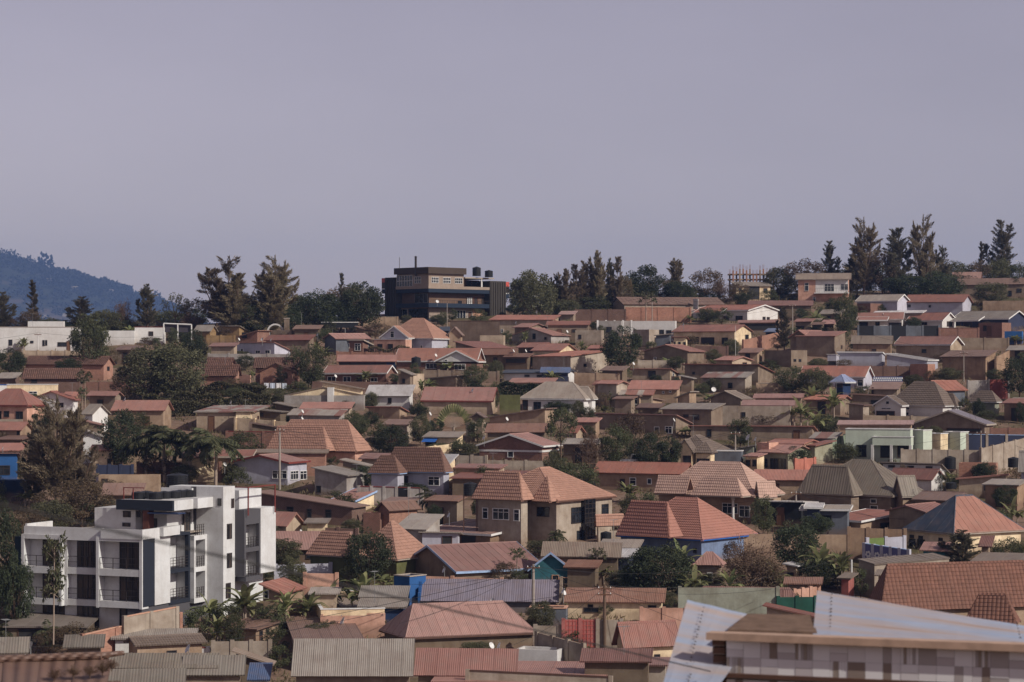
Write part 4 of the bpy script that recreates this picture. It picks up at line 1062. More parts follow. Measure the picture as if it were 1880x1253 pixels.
h = H('white gabled bungalow with red brick base and orange roof', -80, 640, 712, 1052, 945, 'gx', 'brick', 'orange', vb=1140, th=15, fas='white', win='f 200 292 1072 1112; f 445 536 1076 1122; f 343 387 1070 1090')
WING(h, 266, 652, 715, 1056, 962, 'gy', 'white', 'orange', dy=-1.2, fas='white', zb=1.6, win='f 360 382 1040 1050')
WING(h, 290, 640, 690, 1072, 1072, 'flat', 'brick', 'red', dy=-1.0, D=5.0, win='f 445 536 1078 1122; f 343 387 1074 1092')
DISH(h, 282, 1000, 1.5)
TANK('black water tank on a stand in front of the white gabled bungalow', 112, 1012, 1098, 82, h.Yn - 5, stand=2.2)
tile(740, 640)
WALL('dark grey wall with railings below the white gabled bungalow', 180, 185, 820, 200, 1.6, 'brown', 5)
h = H('beige hut with a lit wall left of the white gabled bungalow wall', -40, 88, 182, 218, 218, 'flat', 'beige', 'brown', h=2.9, th=30, win='f 0 20 265 295', fr='frame')
# --- top right
tile(1110, 440)
h = H('long house with a grey-brown sheet roof behind the brick wall', 42, 162, 1042, 560, 505, 'gx', 'conc', 'brown', h=2.8, th=-22)
WING(h, 786, 806, 808, 512, 512, 'flat', 'white', 'grey', dy=3, D=.6)
WALL('dark brick compound wall in shade right of the office block trees', -250, 604, 180, 604, 2.4, 'dbrick', 3)
WALL('long orange brick wall with piers on the ridge', 184, 588, 742, 588, 2.6, 'obrick', 4, cop='peach')
h = H('white bungalow with a red roof and bright white gable on the ridge', 740, 1236, 1528, 612, 570, 'gx', 'white', 'red', vb=712, th=30, fas='white', win='f 1020 1072 664 706; f 1134 1190 662 706; r 1364 1386 670 692; r 1400 1422 672 694; fo 825 950 655 705', fr='brownf')
WING(h, 760, 1000, 1003, 632, 600, 'mf', 'white', 'red', dy=-1.4, D=2, walls=False, fas='white')
h = H('carport with a flat red roof right of the white bungalow', 1145, 1495, 1500, 720, 698, 'mf', 'brown', 'red', h=2.2, name='carport', th=4, win='fo 1180 1480 730 780')
H('white rendered block with tall posts below the orange brick wall', 236, 610, 614, 702, 0, 'flat', 'white', 'grey', h=3.2, th=6, win='f 474 510 782 812; f 536 574 786 815', fr='slate' if False else 'frame', name='flat_building', cat='building')
WALL('grey panel wall with white posts right of the office block', -60, 702, 232, 702, 2.4, 'grey', 4, pier_mat='white')
H('tall dark grey block below the white rendered block', 246, 384, 470, 776, 0, 'flat', 'conc', 'brown', vb=935, th=30, name='flat_building', cat='building')
h = H('cream gabled house with a dark verandah and red roof', 572, 1128, 1288, 796, 742, 'gx', 'cream', 'red', vb=915, th=28, win='fo 722 812 845 912; fo 835 945 848 912; f 1014 1062 850 902; r 1214 1240 825 858', fr='frame')
DISH(h, 682, 735, 4)
H('little cream block with three dark windows below the red verandah roof', 578, 718, 724, 842, 0, 'mb', 'cream', 'dred', h=2.6, th=10, hb=.5, win='f 596 610 884 910; f 640 654 886 912; f 684 700 888 914', fr='frame', name='hut')
H('dark grey shed with a sloping top left of the little cream block', 424, 576, 582, 816, 830, 'mx', 'slate', 'grey', h=2.9, th=8, name='shed')
h = H('brown gabled house with a pale lit side below the cream verandah house', 318, 724, 882, 968, 912, 'gy', 'brown', 'red', vb=1078, th=28, win='f 428 444 1018 1060', fr='white')
WALL('brick wall with a creeper in front of the verandah house', 790, 920, 1062, 922, 1.9, 'dbrick', 2)
WALL('orange brick wall climbing to the right behind the cream house', 1200, 868, 1508, 800, 2.2, 'obrick', 2)
H('blue tarpaulin shelter right of the cream gable', 1368, 1470, 1474, 800, 770, 'mf', 'dkblue', 'blue', h=2.2, name='shelter', cat='shelter')
H('small house with a red sheet roof above the long brown wall', 938, 1105, 1292, 1045, 1012, 'gx', 'beige', 'red', h=2.2, th=35)
h = H('yellow two-room house with an open dark middle on the ridge', 1085, 1130, 1448, 402, 368, 'mf', 'cream', 'grey', vb=530, th=-14, D=5, win='fo 1230 1334 400 515; f 1158 1182 418 444; f 1374 1402 424 452', fr='frame')
H('long red-roofed house among shrubs below the pink two-storey house', 1232, 1798, 1802, 572, 530, 'mf', 'dkbr', 'dred', h=2.4, th=4)
H('small house with a flat red roof right of the palms on the ridge', 1628, 1790, 1802, 712, 686, 'mf', 'brown', 'red', h=2.4, win='fo 1642 1720 750 790')
H('brown-roofed hut with a dark doorway under the long red-roofed house', 1770, 1880, 1884, 740, 715, 'mf', 'dkbr', 'brown', h=2.3, name='hut')
h = H('brown house with a spreading red roof left of the flowering tree', 1580, 1760, 1960, 850, 786, 'gy', 'brown', 'red', h=2.8, th=20)
H('dark flat-topped block with a lit pink side and black tank', 1378, 1610, 1748, 955, 0, 'flat', 'brown', 'brown', vb=1100, th=35, win='r 1632 1650 1035 1050; r 1676 1694 1036 1052', fr='frame', name='flat_building', cat='building')
TANK('black water tank in front of the lit pink wall', 1815, 966, 1060, 88, 424, stand=1.4)
tile(1480, 390)
h = H('pink two-storey house with a white balcony on the ridge', -92, 383, 388, 578, 532, 'gx', 'pink', 'tan', vb=775, th=6, D=7, fas='concp', oh=.5, win='f -10 20 612 678; f 160 240 620 682; f 300 370 622 670; f 60 80 735 770', fr='white')
mbx = MB(); 
for i in range(15): mbx.box(-1.6 + i * .5 , -1.57 + i * .5, -h.D / 2 - .9, -h.D / 2 - .87, 2.0, 2.9)
mbx.box(-1.6, h.W / 2 - .4, -h.D / 2 - .9, -h.D / 2 - .86, 2.88, 2.94); mbx.build('balcony_railing', PL('steel'), h.root)
mbx = MB(); mbx.box(-1.7, h.W / 2 - .35, -h.D / 2 - .95, -h.D / 2 + .5, 1.8, 2.0); mbx.build('balcony', W('white'), h.root)
mbx = MB(); mbx.box(-1.6, h.W / 2 - .6, -h.D / 2 + .489, -h.D / 2 + .497, 2.0, h.h - .1); mbx.build('white_wall', W('white'), h.root)
h = H('blue-grey house with a pale grey roof below the tall casuarinas', 418, 792, 905, 768, 716, 'gx', 'lav', 'grey', h=2.8, th=30, fas='white')
h = H('blue-grey house with a long red roof right of the pale grey roof', 832, 1360, 1445, 776, 716, 'gx', 'lav', 'red', h=2.8, th=15, win='f 880 900 800 818; f 1060 1074 805 820', fr='frame')
H('broken brick wall of a ruin under the blue-grey houses', 440, 555, 742, 785, 0, 'flat', 'brick', 'brown', h=2.6, th=25, name='ruin', cat='ruin')
h = H('white-walled house with a red roof and white porch behind dark gates', 432, 840, 850, 928, 872, 'gx', 'white', 'red', vb=1010, th=8, fas='white', win='fo 462 530 950 985; f 600 632 950 978; fo 715 830 955 985', fr='brownf')
DISH(h, 668, 885, 2)
WING(h, 432, 700, 703, 935, 905, 'mf', 'white', 'red', dy=-1.3, D=2.2, walls=False, fas='white')
h = H('white-walled house with a red roof and long white rake behind dark gates', 852, 1180, 1312, 938, 872, 'gx', 'white', 'red', vb=1015, th=28, fas='white', win='f 900 940 952 984; f 1000 1042 952 972; ro 1215 1260 945 985', fr='brownf')
H('pale grey shed roof strip behind the two white-walled houses', 565, 1008, 1012, 872, 852, 'mf', 'beige', 'white', h=2.6)
h = H('navy house with a grey roof and pale blue gable at the right edge', 1246, 1750, 1930, 922, 858, 'gx', 'navy', 'grey', vb=1015, th=28, fas='white', win='fo 1290 1335 955 995; fo 1360 1430 955 995')
WING(h, 1246, 1490, 1500, 940, 905, 'mf', 'white', 'grey', dy=-1.4, D=2.4, walls=False, fas='white')
h = H('red brick block with a dark doorway below the navy house', 1488, 1690, 1768, 952, 0, 'flat', 'brick', 'brown', vb=1085, th=28, win='fo 1530 1556 980 1024; fd 1562 1596 985 1066', name='flat_building', cat='building')
H('bright blue metal kiosk at the right edge below the navy house', 1712, 1862, 1868, 1026, 0, 'flat', 'blue', 'blue', vb=1130, th=6, D=3, name='kiosk', cat='kiosk')
WALL('brown brick wall left of the brick block on the right', 1150, 1000, 1488, 1000, 2.2, 'brick', 2, cop='brownf')
g = WALL('grey compound wall with black metal gates below the white-walled houses', 450, 980, 1146, 980, 2.6, 'slate', 5)
p = [c for c in g.root.children if c.name.startswith('wall_panel')]
for k in (0, 2, 4):
    p[k].data.materials[0] = PL('black'); p[k].name = 'gate'; p[k]['label'] = 'black metal gate leaf'
H('wide low building with a dark brown flat roof at the top right', 1300, 1900, 1905, 625, 572, 'mf', 'brown', 'brown', h=2.8, th=3, D=9, win='f 1745 1772 680 722; f 1820 1858 660 690', fr='frame')
H('house with an orange hip roof between the palm and the tall tree', 1255, 1510, 1520, 572, 522, 'gx', 'pink', 'orange', h=2.8, th=8)
H('long tan wall block at the top right below the acacia', 1524, 1900, 1910, 762, 0, 'flat', 'tan', 'brown', h=3.0, th=4, name='flat_building', cat='building')
H('shack with a red awning roof left of the flowering tree', 112, 246, 252, 968, 930, 'mf', 'dkbr', 'pinkr', h=2.2, name='shack', cat='shack', win='fo 120 235 985 1010')
H('shack with a grey flat roof above the red awning shack', 106, 302, 306, 880, 842, 'mf', 'dkbr', 'grey', h=2.2, name='shack', cat='shack')
H('low hut with a beige roof at the left of the awning shack', -20, 108, 112, 945, 920, 'mf', 'brown', 'tan', h=2.2, name='hut')
h = H('brown house with a lit right wall and flat red roof below the flowering tree', -100, 250, 350, 1072, 1030, 'mf', 'brown', 'red', h=3.4, th=25, oh=.2)
# --- right middle
tile(1480, 600)
h = H('house with a red roof and white rake below the brown brick wall', 752, 1252, 1368, 158, 90, 'gx', 'beige', 'red', h=2.8, th=25, fas='white')
H('house with a hump-backed brown roof left of the white-raked red roof', 383, 745, 755, 152, 86, 'gx', 'mud', 'tan', h=2.6, th=6)
WALL('plain brown wall at the right below the brick block', 1338, 98, 1745, 98, 2.3, 'brown', 2)
h = H('lavender flat house with a white edge', 262, 660, 688, 222, 0, 'mb', 'lav', 'white', vb=345, th=12, hb=.4, fas='white', oh=.15, D=6)
WING(h, 178, 264, 268, 240, 0, 'mb', 'lav', 'white', dy=.6, D=3, oh=.1, win='fo 190 258 300 330')
H('lavender lean-to with a white roof sloping down to the right', 686, 1050, 1145, 292, 236, 'mx', 'lav', 'white', h=2.0, th=12, fas='white', oh=.15, name='outhouse')
H('ruined beige house with a collapsed brown roof', 1150, 1560, 1660, 262, 208, 'mf', 'mud', 'brown', vb=450, th=18, name='ruin', cat='ruin', win='fo 1588 1612 305 395')
WALL('crumbling beige wall at the right of the ruined house', 1642, 262, 1752, 208, 3.4, 'mud', 1)
h = H('lavender house with a red roof and white right gable behind the blue pavilion', -70, 508, 592, 438, 346, 'gx', 'lav', 'red', vb=525, th=22, fas='white', win='f 445 502 462 512; f 285 352 482 516', fr='white')
WALL('dark red corrugated fence under the lavender flat house', 560, 340, 905, 342, 1.9, 'dbrick', 3)
h = H('round-cornered orange brick hut with rubble behind', 898, 1050, 1108, 322, 0, 'flat', 'obrick', 'brown', h=2.8, th=30, name='hut')
h = H('hut with a rusty sloping roof under the patterned railing', 540, 800, 836, 545, 478, 'mf', 'brown', 'rust', h=2.2, th=10, win='fo 545 580 528 580', name='hut')
h = H('white villa with a brown tiled hip roof and a small front gable', 690, 1190, 1345, 686, 480, 'hip', 'white', 'gtile', vb=790, th=24, fas='white', win='f 834 886 740 764; f 810 892 702 714')
WING(h, 568, 826, 830, 684, 598, 'gy', 'white', 'gtile', dy=-.8, D=6, fas='white', win='f 690 716 645 668; fo 610 762 732 765; f 652 730 703 711')
WING(h, 1100, 1300, 1345, 688, 580, 'hip', 'white', 'gtile', dy=2.5, D=5, fas='white')
H('dark gabled shelter with a red roof behind the white villa', 980, 1180, 1400, 556, 472, 'gy', 'slate', 'red', h=2.6, th=50, win='fo 1000 1160 540 600')
g = WALL('grey wall with a dark red metal gate at the right', 1400, 468, 1748, 452, 2.6, 'grey', 2)
p = [c for c in g.root.children if c.name.startswith('wall_panel')][1]; p.name = 'gate'; p.data.materials[0] = PL('redp')
H('small house with a dark tiled roof and a teal sheet wall', 1410, 1640, 1692, 652, 560, 'hip', 'ggrn', 'gtile', vb=780, th=20, fas='white')
H('beige hut with a white edge at the right border of the slope', 1742, 1890, 1895, 640, 622, 'mf', 'beige', 'tan', h=2.6, win='f 1770 1790 680 700', name='hut', fr='frame')
H('brown house with a thin dark roof left of the white villa', 375, 700, 730, 600, 585, 'mx', 'brown', 'brown', h=2.4, th=12)
h = H('beige house with a rusty shed roof beside the banana plants', 340, 500, 572, 680, 668, 'mx', 'conc', 'rust', vb=815, th=30)
WALL('beige terrace wall in front of the white villa', 500, 765, 1120, 778, 1.5, 'beige', 3)
h = H('big brown gabled hall with a pale roof edge above the navy wall', 902, 1555, 1642, 852, 728, 'gy', 'brown', 'purp', vb=935, th=16, fas='concp', win='fo 1215 1508 880 905')
H('long shed with a pink sheet roof above the mint house', 265, 925, 932, 852, 812, 'mf', 'tan', 'pinkr', h=2.4, th=5, name='shed')
WALL('navy blue wall right of the mint house', 1392, 932, 1900, 940, 2.9, 'navy', 3, pier_mat='conc', cop='lblue')
H('shack with a patched rust roof left of the mint house', 20, 255, 302, 972, 915, 'mf', 'brown', 'patch', h=2.4, name='shack', cat='shack')
H('low pale green hut with a red roof left of the mint house', -10, 82, 262, 1032, 985, 'mf', 'green', 'dred', h=2.4, th=35, name='hut')
WALL('stepped green garden wall beside the mint house', 212, 985, 342, 935, 2.4, 'sage', 3)
WALL('tall dirty concrete wall with ribs in front of the mint house', 828, 1060, 1512, 1066, 2.9, 'conc', 5)
WALL('dirty concrete wall rising to the right edge', 1514, 1052, 1900, 960, 3.2, 'conc', 4)
tile(1480, 600)
h = H('mint green parapet house with white corner quoins', 340, 900, 912, 888, 0, 'flat', 'mint', 'concp' if False else 'grey', vb=1165, th=8, D=8, fas='white', win='f 438 516 1025 1120; fo 645 725 1025 1128; fo 792 885 1030 1128', fr='frame')
WING(h, 572, 905, 908, 955, 0, 'flat', 'mint', 'grey', dy=-1.6, D=1.5, fas='white', zb=h.h - 1.95)
WING(h, 905, 1010, 1072, 896, 0, 'flat', 'mint', 'grey', dy=2.0, D=5, th=30, fas='white')
WING(h, 1046, 1160, 1190, 926, 0, 'flat', 'cream', 'grey', dy=4.0, th=25, D=5, fas='white')
WING(h, 1186, 1330, 1392, 912, 0, 'flat', 'mint', 'grey', dy=5.0, th=28, D=5, fas='white')
for xx in (572, 735, 900):
    mbx = MB(); a = h.fr.x_at(PX(xx), -h.D / 2 - 1.5); mbx.box(a - .16, a + .16, -h.D / 2 - 1.62, -h.D / 2 - 1.3, -1, h.h - 1.9); mbx.build('porch_column', W('white'), h.root)
# --- left middle
tile(0, 640)
H('grey sheet-roofed hut at the left edge below the old clay house', -40, 140, 192, 262, 212, 'mf', 'dbrick', 'zinc', h=2.3, name='hut')
H('beige walled block with a white parapet above the red hip roof', 60, 488, 500, 312, 0, 'flat', 'cream', 'brown', h=3.0, th=6, D=6, fas='white')
H('blue-edged flat block at the far left above the red hip roof', -60, 86, 90, 316, 0, 'flat', 'white', 'blue', h=3.0, th=4, fas='bluep', D=5)
h = H('pink house with a red hip roof at the left edge', -190, 240, 415, 497, 355, 'hip', 'pink', 'dred', vb=640, th=30, win='f 38 76 545 588; f 140 196 548 608; f -40 10 545 605', fr='frame', fas='redp')
h = H('white gabled house with a thin red roof behind the big casuarina', 232, 640, 700, 452, 374, 'gy', 'white', 'dred', vb=600, th=20)
H('small red roof behind the white gabled house', 520, 655, 662, 420, 378, 'mf', 'pink', 'red', h=2.4)
H('grey-roofed white house left of the round dark tree', 690, 800, 962, 575, 488, 'gx', 'white', 'grey', h=2.6, th=40)
WALL('long grey retaining wall under the pink house', -40, 612, 195, 612, 1.8, 'conc')
H('row house with a pale red roof at the far left', -60, 185, 300, 712, 642, 'gx', 'tan', 'red', h=2.2, th=25, win='f 150 172 715 745', fr='frame')
H('row house with a weathered red roof, second at the far left', -60, 190, 335, 790, 755, 'mf', 'dkbr', 'rust', h=2.0, th=15)
H('row house with a rust red roof above the bright blue house', -60, 190, 240, 888, 820, 'mf', 'brown', 'red', h=2.2, th=10)
h = H('bright blue house with a dark window at the left edge', -90, 165, 172, 905, 0, 'mb', 'blue', 'dred', vb=1160, th=5, D=7, hb=.4, win='f -20 82 1015 1085', fr='frame')
DISH(h, 25, 865)
h = H('cream house with a brick red roof below the hedges', 952, 1425, 1505, 542, 456, 'gx', 'tan', 'red', h=2.6, th=18)
DISH(h, 1080, 440, 3)
H('shed with a striped red roof left of the dark round tree', 670, 900, 912, 668, 614, 'mx', 'brown', 'red', h=2.0, th=10, name='shed')
H('white shed with a pale corrugated roof behind the big casuarina', 690, 888, 892, 768, 695, 'mx', 'white', 'zinc', h=2.8, th=10, name='shed')
H('low red-roofed shed behind the blue gate', 770, 985, 1000, 882, 835, 'mf', 'cream', 'red', h=2.2, th=8, name='shed', win='fo 930 975 955 1000')
H('red-roofed house behind the royal palms', 1540, 1870, 1890, 948, 880, 'mf', 'cream', 'red', h=2.6, th=4)
WALL('brick wall with dark railings under the royal palms', 1190, 985, 1900, 985, 1.9, 'brick', 5)
g = WALL('dark blue metal gate in a wall left of the palms', 840, 1005, 1140, 1008, 2.0, 'navy', 3)
tile(370, 640)
H('old clay-tiled house end behind the hedges', 30, 262, 292, 142, 85, 'gx', 'pbrick', 'old', h=2.4, th=20)
H('low clay-tiled house with a brown bush in front, above the hedges', 0, 310, 348, 240, 146, 'gx', 'pbrick', 'old', h=2.2, th=20)
WALL('low pinkish wall joining the old clay-tiled houses', 282, 222, 420, 232, 1.6, 'pink')
h = H('brick house with an old clay roof and a small front gable', 442, 835, 868, 172, 85, 'gx', 'pbrick', 'old', vb=320, th=12)
WING(h, 484, 790, 815, 205, 130, 'gy', 'pbrick', 'old', dy=-2.0, D=4, win='fo 712 740 228 256')
h = H('long brick house with a red roof and white end rakes', 1042, 1600, 1694, 218, 152, 'gx', 'brick', 'red', vb=300, th=22, fas='white', win='f 1090 1156 246 282; f 1225 1286 246 286; fo 1342 1386 250 286; f 1462 1516 256 286', D=6)
DISH(h, 1156, 240, -.4)
H('brown lean-to beside the white end rakes of the brick house', 1690, 1810, 1860, 232, 180, 'mx', 'brown', 'grey', h=2.8, th=20, win='f 1735 1754 265 298', fr='frame', name='outhouse')
WALL('dark brick wall under the long brick house', 955, 285, 1690, 290, 1.2, 'dbrick')
H('cream house end with a pale sloping roof, left of the whitewashed house', 1020, 1400, 1410, 352, 288, 'mx', 'cream', 'tan', h=2.8, th=6)
h = H('large grey concrete house with a broad cream gable', 712, 1398, 1402, 408, 336, 'gy', 'cream', 'tan', vb=520, th=6, D=8, oh=.15)
WING(h, 714, 1400, 1402, 405, 0, 'flat', 'grey', 'grey', dy=-.8, D=1.2)
WING(h, 1085, 1135, 1138, 336, 0, 'flat', 'white', 'grey', dy=-1.2, D=1.0)
h = H('whitewashed house with a pale roof and two small windows', 1402, 1806, 1840, 416, 318, 'mf', 'white', 'white', vb=515, th=18, win='f 1465 1506 426 470; f 1612 1636 432 472', fr='frame', D=5)
h = H('brown house with a broken plaster wall below the whitewashed house', 1412, 1718, 1800, 506, 0, 'mb', 'tan', 'dred', vb=610, th=28, hb=.8)
H('house with a plain red roof left of the whitewashed house', 840, 1290, 1318, 525, 466, 'mf', 'beige', 'red', h=2.4, th=10)
h = H('house with a patched zinc and red roof above the big terracotta hip', 730, 1200, 1262, 584, 526, 'mf', 'grey', 'patch', h=2.4, th=18)
DISH(h, 870, 545); DISH(h, 868, 608, -.5)
H('dark shed with a grey lid roof right of the hedges', 612, 790, 852, 505, 470, 'mx', 'dkbr', 'grey', h=2.0, th=20, name='shed')
h = H('long shed with a grey, red and zinc roof below the hedges', -70, 450, 612, 552, 495, 'mf', 'beige', 'patch', h=2.6, th=15)
DISH(h, 255, 468, 3)
H('lit cream wall block at the end of the grey, red and zinc roof', 272, 448, 455, 545, 0, 'mb', 'cream', 'tan', h=3.0, th=6, D=3)
H('lean-to with a grey sheet roof and a dark opening', 448, 690, 758, 552, 530, 'mx', 'dkbr', 'grey', h=2.0, th=20, win='fo 455 535 555 590', name='outhouse')
WALL('long cream garden wall sloping down to the big terracotta hip', 290, 598, 790, 640, 2.6, 'cream', 3)
H('dark lean-to shed against the cream garden wall', 412, 698, 702, 690, 645, 'mx', 'dkbr', 'brown', h=2.0, th=5, name='shed')
WALL('pink brick wall behind the round bush', 218, 718, 690, 722, 2.3, 'brick', 3, cop='redp')
h = H('house with a huge terracotta tiled hip roof', 548, 1335, 1482, 895, 624, 'hip', 'pink', 'salm', vb=985, th=22, fas='brownf')
WING(h, 556, 1080, 1084, 890, 678, 'hip', 'pink', 'salm', dy=-1.0, D=9, walls=False)
H('tan roofed outbuilding in front of the huge terracotta roof', 458, 1090, 1098, 905, 892, 'mf', 'pbrick', 'tan', h=2.6, th=5, D=4, name='outhouse')
h = H('lavender gabled house with a cream side and a red roof', 243, 752, 942, 992, 926, 'gy', 'lav', 'red', vb=1182, th=28, win='f 616 735 1058 1120; r 768 832 1060 1128; r 850 906 1060 1128', fr='white', fas='redp')
DISH(h, 200, 1000, -.5)
H('small red-roofed house left of the lavender gabled house', 90, 440, 462, 940, 880, 'mf', 'tan', 'red', h=2.4, th=10, fas='concp')
h = H('grey plastered house with a sloping zinc roof', 942, 1262, 1440, 1102, 1030, 'mx', 'grey', 'grey', vb=1275, th=30, win='f 995 1028 1190 1240', fr='frame')
H('brown shed with a pale sheet roof behind the grey plastered house', 1190, 1440, 1486, 1020, 962, 'mx', 'brown', 'zinc', h=2.4, th=12, name='shed')
H('shed with a low red roof right of the huge terracotta roof', 1350, 1700, 1706, 962, 908, 'mf', 'beige', 'red', h=2.2, name='shed')
h = H('lavender villa with dark brown tiled hip roofs', 1560, 2100, 2170, 1072, 862, 'hip', 'lav', 'dtile', vb=1270, th=22, fas='lblue', D=8, win='f 1960 2050 1110 1180; fo 1742 1780 1105 1180', fr='white')
WING(h, 1436, 1702, 1708, 1080, 930, 'hip', 'lav', 'dtile', dy=-1.2, D=6, fas='lblue')
# --- centre
tile(740, 640)
h = H('white bungalow with a thin roof behind the long hedge', 843, 1430, 1502, 215, 190, 'gx', 'white', 'nblue', vb=310, th=20, win='f 1052 1088 232 242; f 1158 1204 233 244', fr='frame')
H('shed with a bright blue tarpaulin roof above the white bungalow', 1178, 1440, 1445, 212, 165, 'mf', 'navy', 'blue', h=1.8, name='shed', th=4)
H('small house with an orange sheet roof above the hedge', 902, 1300, 1338, 300, 258, 'mf', 'beige', 'orange', h=2.0, th=8)
h = H('beige house with a lit right wall left of the long hedge', 186, 464, 572, 238, 262, 'mx', 'brown', 'tan', vb=345, th=30)
DISH(h, 588, 222, 1)
h = H('house with a dark red corrugated roof and a skylight', 150, 778, 838, 458, 342, 'gx', 'beige', 'dred', vb=565, th=10, fas='redp', win='f 600 630 523 530', D=7)
DISH(h, 602, 362, 2)
WALL('yellow-green garden wall right of the dark red roof', 832, 400, 1010, 402, 2.8, 'lime')
h = H('grey-roofed hip house with white window frames', 1002, 1572, 1682, 440, 296, 'hip', 'white', 'gmet' if False else 'grey', vb=555, th=18, fas='white', win='f 1130 1186 466 528; f 1255 1286 468 502; f 1534 1556 470 545; fo 1022 1075 450 530', fr='frame')
WING(h, 1420, 1640, 1682, 440, 335, 'hip', 'white', 'grey', dy=2, D=5, fas='white')
h = H('brown house with a roof edge climbing to the right, left of the dark tree', 718, 1236, 1330, 520, 602, 'mx', 'tan', 'brown', vb=680, th=20)
DISH(h, 895, 610, -.4)
H('narrow brown gabled hut right of the fan palm', 568, 700, 725, 600, 560, 'gy', 'brown', 'brown', h=2.8, th=15, name='hut')
H('grey concrete block with a lit edge right of the fan palm', 540, 620, 712, 640, 0, 'flat', 'conc', 'grey', vb=780, th=30, name='hut')
h = H('house with a long rusty red roof and a white patch', 702, 1240, 1262, 728, 652, 'mf', 'dkbr', 'rust', h=2.2, th=6)
h = H('red brick gabled house with a white stripe', 628, 1212, 1374, 850, 746, 'gy', 'brick', 'pinkr', vb=978, th=24, fas='white', win='f 906 950 892 936', D=9)
mbx = MB(); zz = h.fr.z_at(PY(885), 0, -h.D / 2); mbx.box(-h.W / 2 + .34, h.W / 2 - .34, -h.D / 2 + .30, -h.D / 2 + .352, zz - .12, zz + .12); mbx.box(h.W / 2 - .352, h.W / 2 - .30, -h.D / 2 + .34, h.D / 2 - .34, zz - .12, zz + .12)
mbx.build('white_band', PL('white'), h.root)
DISH(h, 700, 770, 2)
WALL('stained concrete wall left of the brick gabled house', 468, 922, 716, 930, 2.4, 'conc', 2)
WALL('low dirty wall in front of the brick gabled house', 716, 965, 1232, 972, 1.5, 'conc', 3)
h = H('cream cottage with a blue awning', 160, 480, 545, 772, 722, 'mf', 'cream', 'tan', vb=890, th=22, win='fo 175 285 812 835', D=5)
mbx = MB(); a0, a1 = h.fr.x_at(PX(165), -h.D / 2 - .5), h.fr.x_at(PX(285), -h.D / 2 - .5); z1 = h.fr.z_at(PY(772), a0, -h.D / 2); z0 = h.fr.z_at(PY(805), a0, -h.D / 2)
n = 9
for i in range(n): x = a0 + (a1 - a0) * i / n; mbx.poly([(x, -h.D / 2 - .9, z0), (x + (a1 - a0) / n * .98, -h.D / 2 - .9, z0), (x + (a1 - a0) / n * .98, -h.D / 2 + .36, z1), (x, -h.D / 2 + .36, z1)])
mbx.build('awning', PL('bluep'), h.root)
DISH(h, 232, 565, 3)
WALL('cream curved yard wall below the cream cottage', 140, 858, 410, 826, 1.8, 'cream', 2)
H('shed with a pale zinc roof right of the lavender villa', 222, 395, 478, 1008, 916, 'mf', 'cream', 'lzinc', h=2.6, th=35, name='shed')
h = H('shed with a dark red roof under the stained concrete wall', 420, 840, 905, 1040, 1008, 'mf', 'beige', 'dred', h=2.2, th=10, name='shed')
h = H('long low red roof above the central villa', 395, 1010, 1130, 1128, 1075, 'mf', 'dkbr', 'dred', h=2.4, th=8, name='shed')
DISH(h, 706, 1110, .5)
H('beige house with a red roof left of the dark tree clump', 1652, 1850, 1960, 310, 282, 'gx', 'conc', 'red', h=3.2, th=25)
H('brown house behind the red-flowering shrub', 1800, 1980, 1985, 440, 425, 'mf', 'brown', 'brown', h=2.8)
H('low red roof behind the thin dry tree', 1455, 1675, 1680, 642, 602, 'mf', 'tan', 'red', h=2.0)
H('short red roof with a beige end behind the spreading tree', 1420, 1500, 1548, 735, 675, 'gx', 'beige', 'red', h=2.4, th=30)
# --- centre right
tile(1110, 640)
h = H('brown house with a thin red roof above the small sheds', 216, 578, 662, 178, 0, 'mb', 'beige', 'red', vb=300, th=18, hb=1.0)
DISH(h, 248, 132, 2)
H('tiny shed with a zinc lid in front of the thin red roof house', 575, 640, 645, 240, 0, 'flat', 'tan', 'tan', h=1.8, th=25, name='shed')
H('little shed with a pale lid roof beside the long brown wall', 632, 765, 780, 262, 235, 'mx', 'brown', 'zinc', h=1.8, th=12, name='shed')
h = H('very long brown house with a flat front', 666, 1336, 1475, 138, 0, 'mb', 'brown', 'dred', vb=320, th=22, hb=1.3, win='f 760 778 205 222', fr='frame')
h = H('house with a half white, half rust roof and two small windows', 822, 1224, 1295, 258, 206, 'mf', 'conc', 'patch', vb=372, th=22, win='f 890 922 296 336; f 1068 1100 300 340', fr='frame')
DISH(h, 940, 356, -2.5, 1.4, .3)
H('shack with a sagging red roof and three round vents', 192, 640, 672, 358, 280, 'mf', 'tan', 'red', h=2.0, th=10, name='shack', cat='shack', win='f 500 512 372 386; f 560 572 366 380; f 616 628 364 378')
H('shack with a patched zinc roof below the red sagging roof', 122, 420, 440, 405, 362, 'mf', 'brown', 'patch', h=2.0, th=8, name='shack', cat='shack')
h = H('dark brown house with a bright plastered side', 72, 300, 524, 410, 0, 'mb', 'tan', 'brown', vb=525, th=42, hb=.7)
H('brown house with a red roof at the foot of the dark round tree', -110, 118, 162, 318, 286, 'gx', 'tan', 'red', h=2.8, th=25)
H('narrow shed with a bright side below the half white roof', 602, 740, 818, 376, 430, 'mx', 'tan', 'grey', h=2.8, th=30, name='shed')
h = H('low gabled house with a tan sheet roof and big dish', 886, 1180, 1282, 440, 372, 'gy', 'brown', 'tan', h=2.4, th=30)
H('house with a pinkish red roof left of the banana grove', 1278, 1715, 1722, 432, 394, 'mf', 'tan', 'pinkr', h=2.2, th=5)
H('house with a smooth pink roof behind the concrete block', 1175, 1640, 1645, 497, 450, 'mf', 'tan', 'pinkr', h=2.8, th=5, D=5)
h = H('big stained concrete block with one tiny window', 990, 1600, 1606, 498, 0, 'flat', 'conc', 'brown', vb=690, th=6, D=3.5, win='f 1184 1212 554 592', fr='frame', name='flat_building', cat='building')
